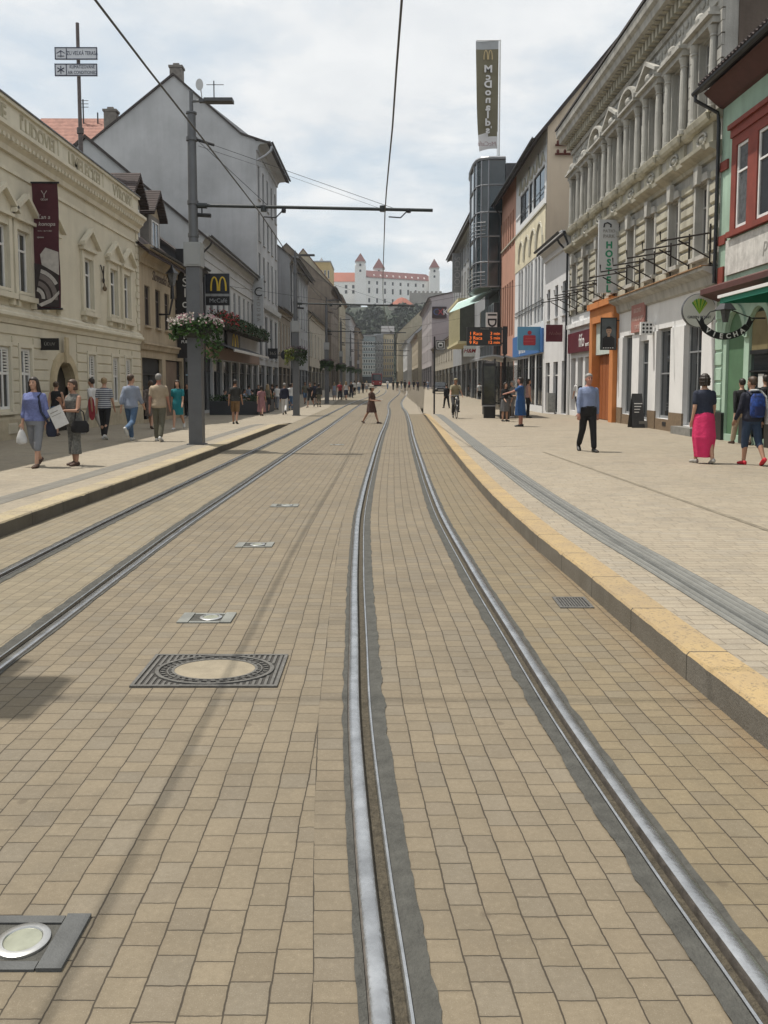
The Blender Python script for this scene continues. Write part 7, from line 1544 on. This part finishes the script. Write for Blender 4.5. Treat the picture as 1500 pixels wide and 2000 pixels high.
def place(px, py):
    """nearest ground point along the ray, on the rising street"""
    d = ray(px, py); y = 10.0
    while y < 330:
        p = d * (y / d.y); z = EYE + p.z
        if z <= zg(p.x, y): return p.x, y
        y += .25
    return p.x, 330
WHERE = ['left of the white shirted pair by the second pole', 'beside the person in navy near the second pole', 'at the foot of the second pole', 'between the pink dress and the terrace crowd', 'just behind the second pole', 'left one of the dark pair beyond the second pole', 'right one of the dark pair beyond the second pole', 'behind the dark pair beyond the second pole', 'beside the third pole, outer side', 'right of the third pole', 'in the small group past the third pole', 'at the right end of the group past the third pole', 'left of the third pole, in the shade', 'between second and third poles, by the shop fronts', 'near the fourth pole', 'by the fifth pole, white among dark', 'by the fifth pole, dark', 'near the red tram, kerb side', 'in front of the shops right of the terrace', 'behind the terrace, close to the wall', 'on the street to the right of the red tram', 'on the tracks in the far middle of the street', 'right of the rails in the far distance', 'with red top among dark ones far right of the rails', 'far off, left of the cream facade', 'far off, crossing the right side of the street', 'far off, left of the dark car', 'beside the tram in the far distance', 'tiny, beyond the rails at street end', 'tiny, beside the far cream houses', 'right behind the cyclist', 'left of the person behind the cyclist', 'before the shop windows left of the shelter']
for i, (px, py, a, b, rz) in enumerate(far):
    x, y = place(px, py); lb = 'person in a %s and %s, %s' % (DESC[a], DESC.get(b, b.replace('_', ' ') + ' trousers'), WHERE[i]); lb = ' '.join(lb.split()[:16])
    if len(protos) < 4:
        k = len(protos); t, P = person(lb, x, y, rz, 1.72, [WALK, WALK2, STAND, WALK][k], k % 2, (['tee', 'tee+long_hem', 'long', 'vest'][k], MATS['cloth_' + a]), (['trousers', 'shorts', 'slim', 'skirt.45'][k], MATS['cloth_' + b]), None, SHOEK, (['short', 'short', 'bob', 'long'][k], [HAIRD, HAIRB, HAIRD, HAIRL][k]), vox=.026, group='people strolling in the distance')
        protos.append(t)
        for c in t.children: c.material_slots[0].link = 'OBJECT'; c.material_slots[0].material = c.data.materials[0]
    else:
        t = copy_tree(protos[RND.choice((0, 1, 2, 3, 0, 2))], (x, y, zg(x, y)), lb, rz=rz + RND.uniform(-.4, .4), scale=RND.uniform(.93, 1.04))
    for c in t.children:
        n_ = c.name.split('.')[0]
        if n_ == 'shirt': c.material_slots[0].material = MATS['cloth_' + a]
        elif n_ in ('trousers', 'shorts', 'skirt'): c.material_slots[0].material = MATS['cloth_' + b]
# --- seated on the terrace
SIT = Pose((82, 84, 86, 80), ((.55, .15, .9), (.5, .15, 1.0)))
for i, (x, y, rz, a, l) in enumerate(((-9.15, 47.7, -pi / 2, 'navy', 'person in navy seated at the near terrace table'), (-9.05, 50.3, -pi / 2, 'white', 'person in white seated at the middle terrace table'), (-8.0, 50.4, pi / 2, 'black', 'person in black seated at the middle terrace table'), (-8.95, 53.1, -pi / 2, 'pale_blue', 'person in pale blue seated at the far terrace table'))):
    z = zg(x, y); person(l, x, y, rz, 1.7, SIT, i % 2, ('tee', MATS['cloth_' + a]), ('slim', BLACKC), None, SHOEK, ('short', HAIRD), vox=.022, z=z, group='guests seated on the terrace')
    ch = thing('chair', l.replace('person', 'chair under the person').split(' seated')[0] + ' on the terrace', 'chair', (x, y, z), 'chairs on the terrace'); f = Matrix.Translation((x, y, z)) @ Matrix.Rotation(rz, 4, 'Z'); m = MB(f); m.box(-.21, .21, -.14, .28, .38, .42); m.build('seat', DARK, ch); m = MB(f); m.box(-.21, .21, -.2, -.16, .5, .9); m.build('backrest', DARK, ch)
    for a_ in (-.18, .18):
        for b_ in (-.15, .25): m = MB(f); m.tube([(a_, b_, 0), (a_, b_, .38)], .016, 6); m.build('leg', DARK, ch)
# --- crossing lady with hat
x, y = foot_at(725, 827, 0.0)
BRN = cloth('brown_dress', (.085, .045, .035), .2, 14)
t, P = person('woman in a brown dress and pale hat crossing the tracks while reading a paper', x, y, -pi / 2 - .5, 1.66, Pose((25, 6, -20, 12), ((.25, .15, 1.25), (.25, .15, 1.25)), lean=.04, inw=(.3, .3)), 1, None, None, (.50, BRN, .23, 'tee'), SHOEB, ('bob', HAIRD), 1.08, .014)
HATM = mat('straw_hat', (.40, .36, .30), .9, 0, .15, 20); m = MB(); h0 = P.hd + Vector((0, -.01, .05)); m.lathe(h0, [(.17, 0), (.165, .008), (.10, .02), (.098, .09), (.07, .115), (.005, .12)], 20); hb_ = m.build('hat', HATM, None, True); hb_.parent = t; m = MB(); m.lathe(h0, [(.102, .018), (.102, .045)], 20, False); o_ = m.build('hat_band', DARK, None); o_.parent = hb_
c_ = wp(t, P, 'w0').lerp(wp(t, P, 'w1'), .5); pa = thing('paper', 'white paper held by the woman crossing the tracks', 'paper', tuple(c_)); m = MB(); d_ = (wp(t, P, 'w0', (0, .14, .06)) + wp(t, P, 'w1', (0, .14, .06))) / 2; m.box(d_.x - .11, d_.x + .11, d_.y - .10, d_.y + .10, d_.z, d_.z + .012); m.build('sheet', WHITEC, pa)
# --- right pavement
x, y = foot_at(1147, 882); t, P = person('man in a light blue shirt and black trousers walking towards the camera', x, y, TOW + .1, 1.77, Pose((14, 4, -12, 22), ((-.12, .16, .12), (.12, .20, .18)), head=.06), 2, ('long+tucked', cloth('shirt_blue', (.20, .245, .38))), ('trousers', BLACKC), None, SHOEK, ('short', HAIRG), 1.08, .012, True, belly=.05)
x, y = foot_at(1372, 905); t, P = person('woman in a navy tee and bright pink long skirt walking away', x, y, AWAY + .12, 1.70, Pose((10, 4, -10, 10), ((-.1, .14, .35), (.12, .20, .25)), head=-.25), 0, ('tee', cloth('navy_tee', (.022, .028, .05))), ('skirt.13t', cloth('hot_pink', (.62, .03, .13), .1)), None, mat('grey_shoe', (.33, .32, .30), .7, 0, .2), ('curly', HAIRD), 1.10, .012, True)
x, y = foot_at(1465, 908); t, P = person('person with a blue backpack, rolled jeans and red shoes at the right edge', x, y, AWAY + .1, 1.66, Pose((8, 4, -14, 18), ((.1, .2, .5), (-.05, .16, .35)), head=.35), 1, ('long+long_hem', cloth('dark_navy_hoodie', (.016, .018, .032))), ('capri', cloth('dark_jeans', (.025, .045, .085))), None, mat('red_shoe', (.50, .012, .03), .6, 0, .1), ('short', HAIRB), 1.08, .012, True)
bp_ = thing('backpack', 'bright blue patterned backpack at the right edge', 'backpack', tuple(wp(t, P, (0, -.2, 1.2)))); Mx = pers(t, P); rg = [((0, -.20, z + 0), (a, 0, 0), (0, b, 0)) for z, a, b in ((.96, .11, .06), (1.0, .15, .09), (1.2, .155, .10), (1.36, .14, .08), (1.43, .09, .05))]; m = MB(Mx); m.rings([(c, a, b) for c, a, b in rg], 14); 
for k in range(len(m.v)): pass
def rings_w(M, rg, n=14):
    m = MB(); R_ = M.to_3x3(); m.rings([(M @ Vector(c), R_ @ Vector(a), R_ @ Vector(b)) for c, a, b in rg], n); return m
rings_w(Mx, rg).build('pack_body', cloth('pack_blue', (.02, .06, .26), .8, 16, col2=(.012, .015, .04)), bp_, True); rings_w(Mx, [((0, -.29, z), (.105, 0, 0), (0, .04, 0)) for z in (1.0, 1.03, 1.15, 1.18)]).build('pocket', cloth('pack_navy', (.016, .025, .09)), bp_, True)
for e in (-1, 1): m = MB(Mx); m.tube([(e * .1, -.16, 1.40), (e * .12, -.02, 1.475), (e * .12, .12, 1.36)], .022, 6); m.build('strap', NAVY, bp_)
tb = thing('tote_bag', 'white canvas bag on the shoulder of the person with the backpack', 'bag', tuple(wp(t, P, 's1', (.1, 0, -.5)))); rings_w(Mx, [((.30, -.05, z), (.035, 0, 0), (0, b, 0)) for z, b in ((.82, .06), (.86, .09), (1.04, .10), (1.12, .06))]).build('bag_body', WHITEC, tb, True); m = MB(Mx); m.tube([(.29, -.05, 1.1), (.24, -.08, 1.36), (.15, -.04, 1.48), (.05, -.10, 1.50), (-.1, -.08, 1.49)], .022, 6); m.build('strap', WHITEC, tb)
x, y = foot_at(1446, 868); person('person in beige trousers half hidden behind the one with the backpack', x, y, AWAY, 1.70, WALK, 0, ('long', BLACKC), ('trousers', BEIGEC), None, SHOEB, ('short', HAIRD))
x, y = foot_at(1492, 872); person('person in dark clothes at the very right edge before the green house', x, y, AWAY, 1.74, STAND, 1, ('long+long_hem', BLACKC), ('trousers', BLACKC), None, SHOEK, ('short', HAIRD))
x, y = foot_at(1130, 812); t, P = person('man in a white tee with black backpack straps walking away behind the blue shirted man', x, y, AWAY, 1.82, WALK2, 0, ('tee', WHITEC), ('trousers', BLACKC), None, SHOEK, ('short', HAIRD)); Mx = pers(t, P); bp_ = thing('backpack', 'black backpack on the man in the white tee', 'backpack', tuple(wp(t, P, (0, -.2, 1.2)))); rings_w(Mx, [((0, -.18, z), (a, 0, 0), (0, .08, 0)) for z, a in ((.98, .1), (1.02, .13), (1.32, .13), (1.38, .08))]).build('pack_body', BLACKC, bp_, True)
for e in (-1, 1): m = MB(Mx); m.tube([(e * .1, -.16, 1.36), (e * .12, -.04, 1.475), (e * .12, .12, 1.36)], .022, 6); m.build('strap', BLACKC, bp_)
x, y = foot_at(1050, 803); t, P = person('courier in black shorts with a big green pack walking away by the white house', x, y, AWAY, 1.82, WALK, 0, ('tee', cloth('courier_green', (.015, .11, .065))), ('shorts', BLACKC), None, SHOEK, ('short', HAIRD)); Mx = pers(t, P); bp_ = thing('delivery_pack', 'dark green square delivery pack on the courier', 'backpack', tuple(wp(t, P, (0, -.25, 1.2)))); m = MB(Mx); m.box(-.24, .24, -.46, -.12, 1.0, 1.50); m.build('pack_body', cloth('courier_green', (.015, .11, .065)), bp_)
for i, l in enumerate(('good', 'food')): text_obj(l, .13, Mx @ frame((0, -.465, 1.33 - i * .14), (1, 0, 0), (0, -1, 0)), mat('pale_mint', (.4, .55, .48), .6), bp_)
m = MB(Mx); m.box(-.23, .23, -.44, -.14, 1.501, 1.53); m.build('flap', cloth('courier_dark', (.01, .06, .04)), bp_)
x, y = foot_at(1016, 833); person('woman in a royal blue dress waiting at the tram stop, arm stretched forward', x, y, LEFT_ - .25, 1.76, Pose((2, 2, -2, 2), ((1.05, .1, .25), (.1, .12, .3))), 2, None, None, (.40, cloth('royal_blue', (.018, .07, .20)), .20, 'tee'), SHOEK, ('bob', HAIRD), 1.1)
x, y = foot_at(1001, 816); person('grey haired woman in grey clothes waiting at the tram stop', x, y, LEFT_, 1.66, STAND, 0, ('three+long_hem', cloth('stone_grey', (.17, .165, .16))), ('trousers', cloth('stone_grey', (.17, .165, .16))), None, SHOEW, ('bob', HAIRG), 1.1)
x, y = foot_at(986, 823); t, P = person('dark haired woman in a dark jacket waiting beside the litter bin', x, y, TOW + .5, 1.58, Pose((2, 2, -2, 2), ((.6, .1, 1.0), (.3, .1, .6))), 0, ('three', BLACKC), ('skirt.45', cloth('ash_grey', (.12, .12, .125))), None, SHOEK, ('long', HAIRD))
x, y = foot_at(1031, 816); person('person in a rose top and black trousers behind the woman in blue', x, y, RIGHT_, 1.74, STAND, 0, ('vest', cloth('rose', (.36, .22, .20))), ('trousers', BLACKC), None, SHOEK, ('bob', HAIRD))
x, y = foot_at(872, 797); person('person in black walking behind the cyclist', x, y, AWAY + .3, 1.74, WALK, 1, ('long', BLACKC), ('trousers', BLACKC), None, SHOEK, ('short', HAIRD), vox=.02)
# --- cyclist: rider and bicycle
x, y = foot_at(888, 817); z = zg(x, y); bk_ = thing('bicycle', 'dark bicycle ridden towards the camera on the right pavement', 'bicycle', (x, y, z)); fB = Matrix.Translation((x, y, z)) @ Matrix.Rotation(pi + .06, 4, 'Z')
def wheel(yc):
    m = MB(fB); n = 24; R_ = .33; pts = [(0, yc + R_ * cos(2 * pi * k / n), .34 + R_ * sin(2 * pi * k / n)) for k in range(n + 1)]; m.tube(pts, .02, 6, False); w = m.build('wheel', BLACK, bk_, True); m = MB(fB)
    for k in range(12): m.tube([(0, yc, .34), (0, yc + R_ * cos(pi * k / 6), .34 + R_ * sin(pi * k / 6))], .003, 4)
    m.tube([(-.05, yc, .34), (.05, yc, .34)], .02, 6); m.build('spokes', GALV, w)
wheel(.53); wheel(-.50)
m = MB(fB); hd_ = (0, .40, .88)
for a, b in (((0, -.50, .34), (0, -.05, .30)), ((0, -.05, .30), (0, -.20, .80)), ((0, -.20, .80), hd_), ((0, -.05, .30), (0, .42, .78)), ((0, -.5, .34), (0, -.19, .74)), (hd_, (0, .53, .34)), (hd_, (0, .38, 1.0))): m.tube([a, b], .018, 6)
m.build('bike_frame', mat('bike_paint', (.03, .035, .05), .4, .3), bk_); m = MB(fB); m.tube([(-.30, .28, 1.02), (-.1, .38, 1.04), (.1, .38, 1.04), (.30, .28, 1.02)], .014, 6); m.build('handlebar', GALV, bk_); m = MB(fB); m.ell((0, -.22, .90), .075, .13, .035, 10, 6); m.build('saddle', BLACK, bk_); m = MB(fB); m.tube([(-.13, -.05, .22), (.13, -.05, .38)], .012, 6); m.build('pedals', DARK, bk_)
m = MB(fB); m.ell((0, .47, .92), .05, .04, .05, 8, 6); m.build('headlight', WHITE, bk_)
RIDE = Pose((62, 55, 28, 58), ((.72, .22, .35), (.72, .22, .35)), lean=.35)
t, P = person('cyclist in a khaki shirt and cap riding towards the camera', x + .02, y - .0 + .22, pi + .06, 1.76, RIDE, 1, ('tee', cloth('khaki', (.26, .23, .15))), ('trousers', cloth('dark_grey', (.05, .05, .052))), None, SHOEK, ('short', HAIRB), 1.05, .016, z=z + .94 - RIDE.J['hip'].z * 1.76 / 1.75 + .06)

m = MB(); c_ = P.hd + Vector((0, -.005, .05)); m.rings([(c_ + Vector((0, 0, z)), (rx, 0, 0), (0, rx * 1.12, 0)) for z, rx in ((0, .092), (.04, .09), (.075, .06), (.085, .01))], 16); m.rings([(c_ + Vector((0, .11, z)), (.07, 0, 0), (0, .075, 0)) for z in (.0, .012)], 12); m.build('cap', MATS['cloth_khaki'], None, True).parent = t
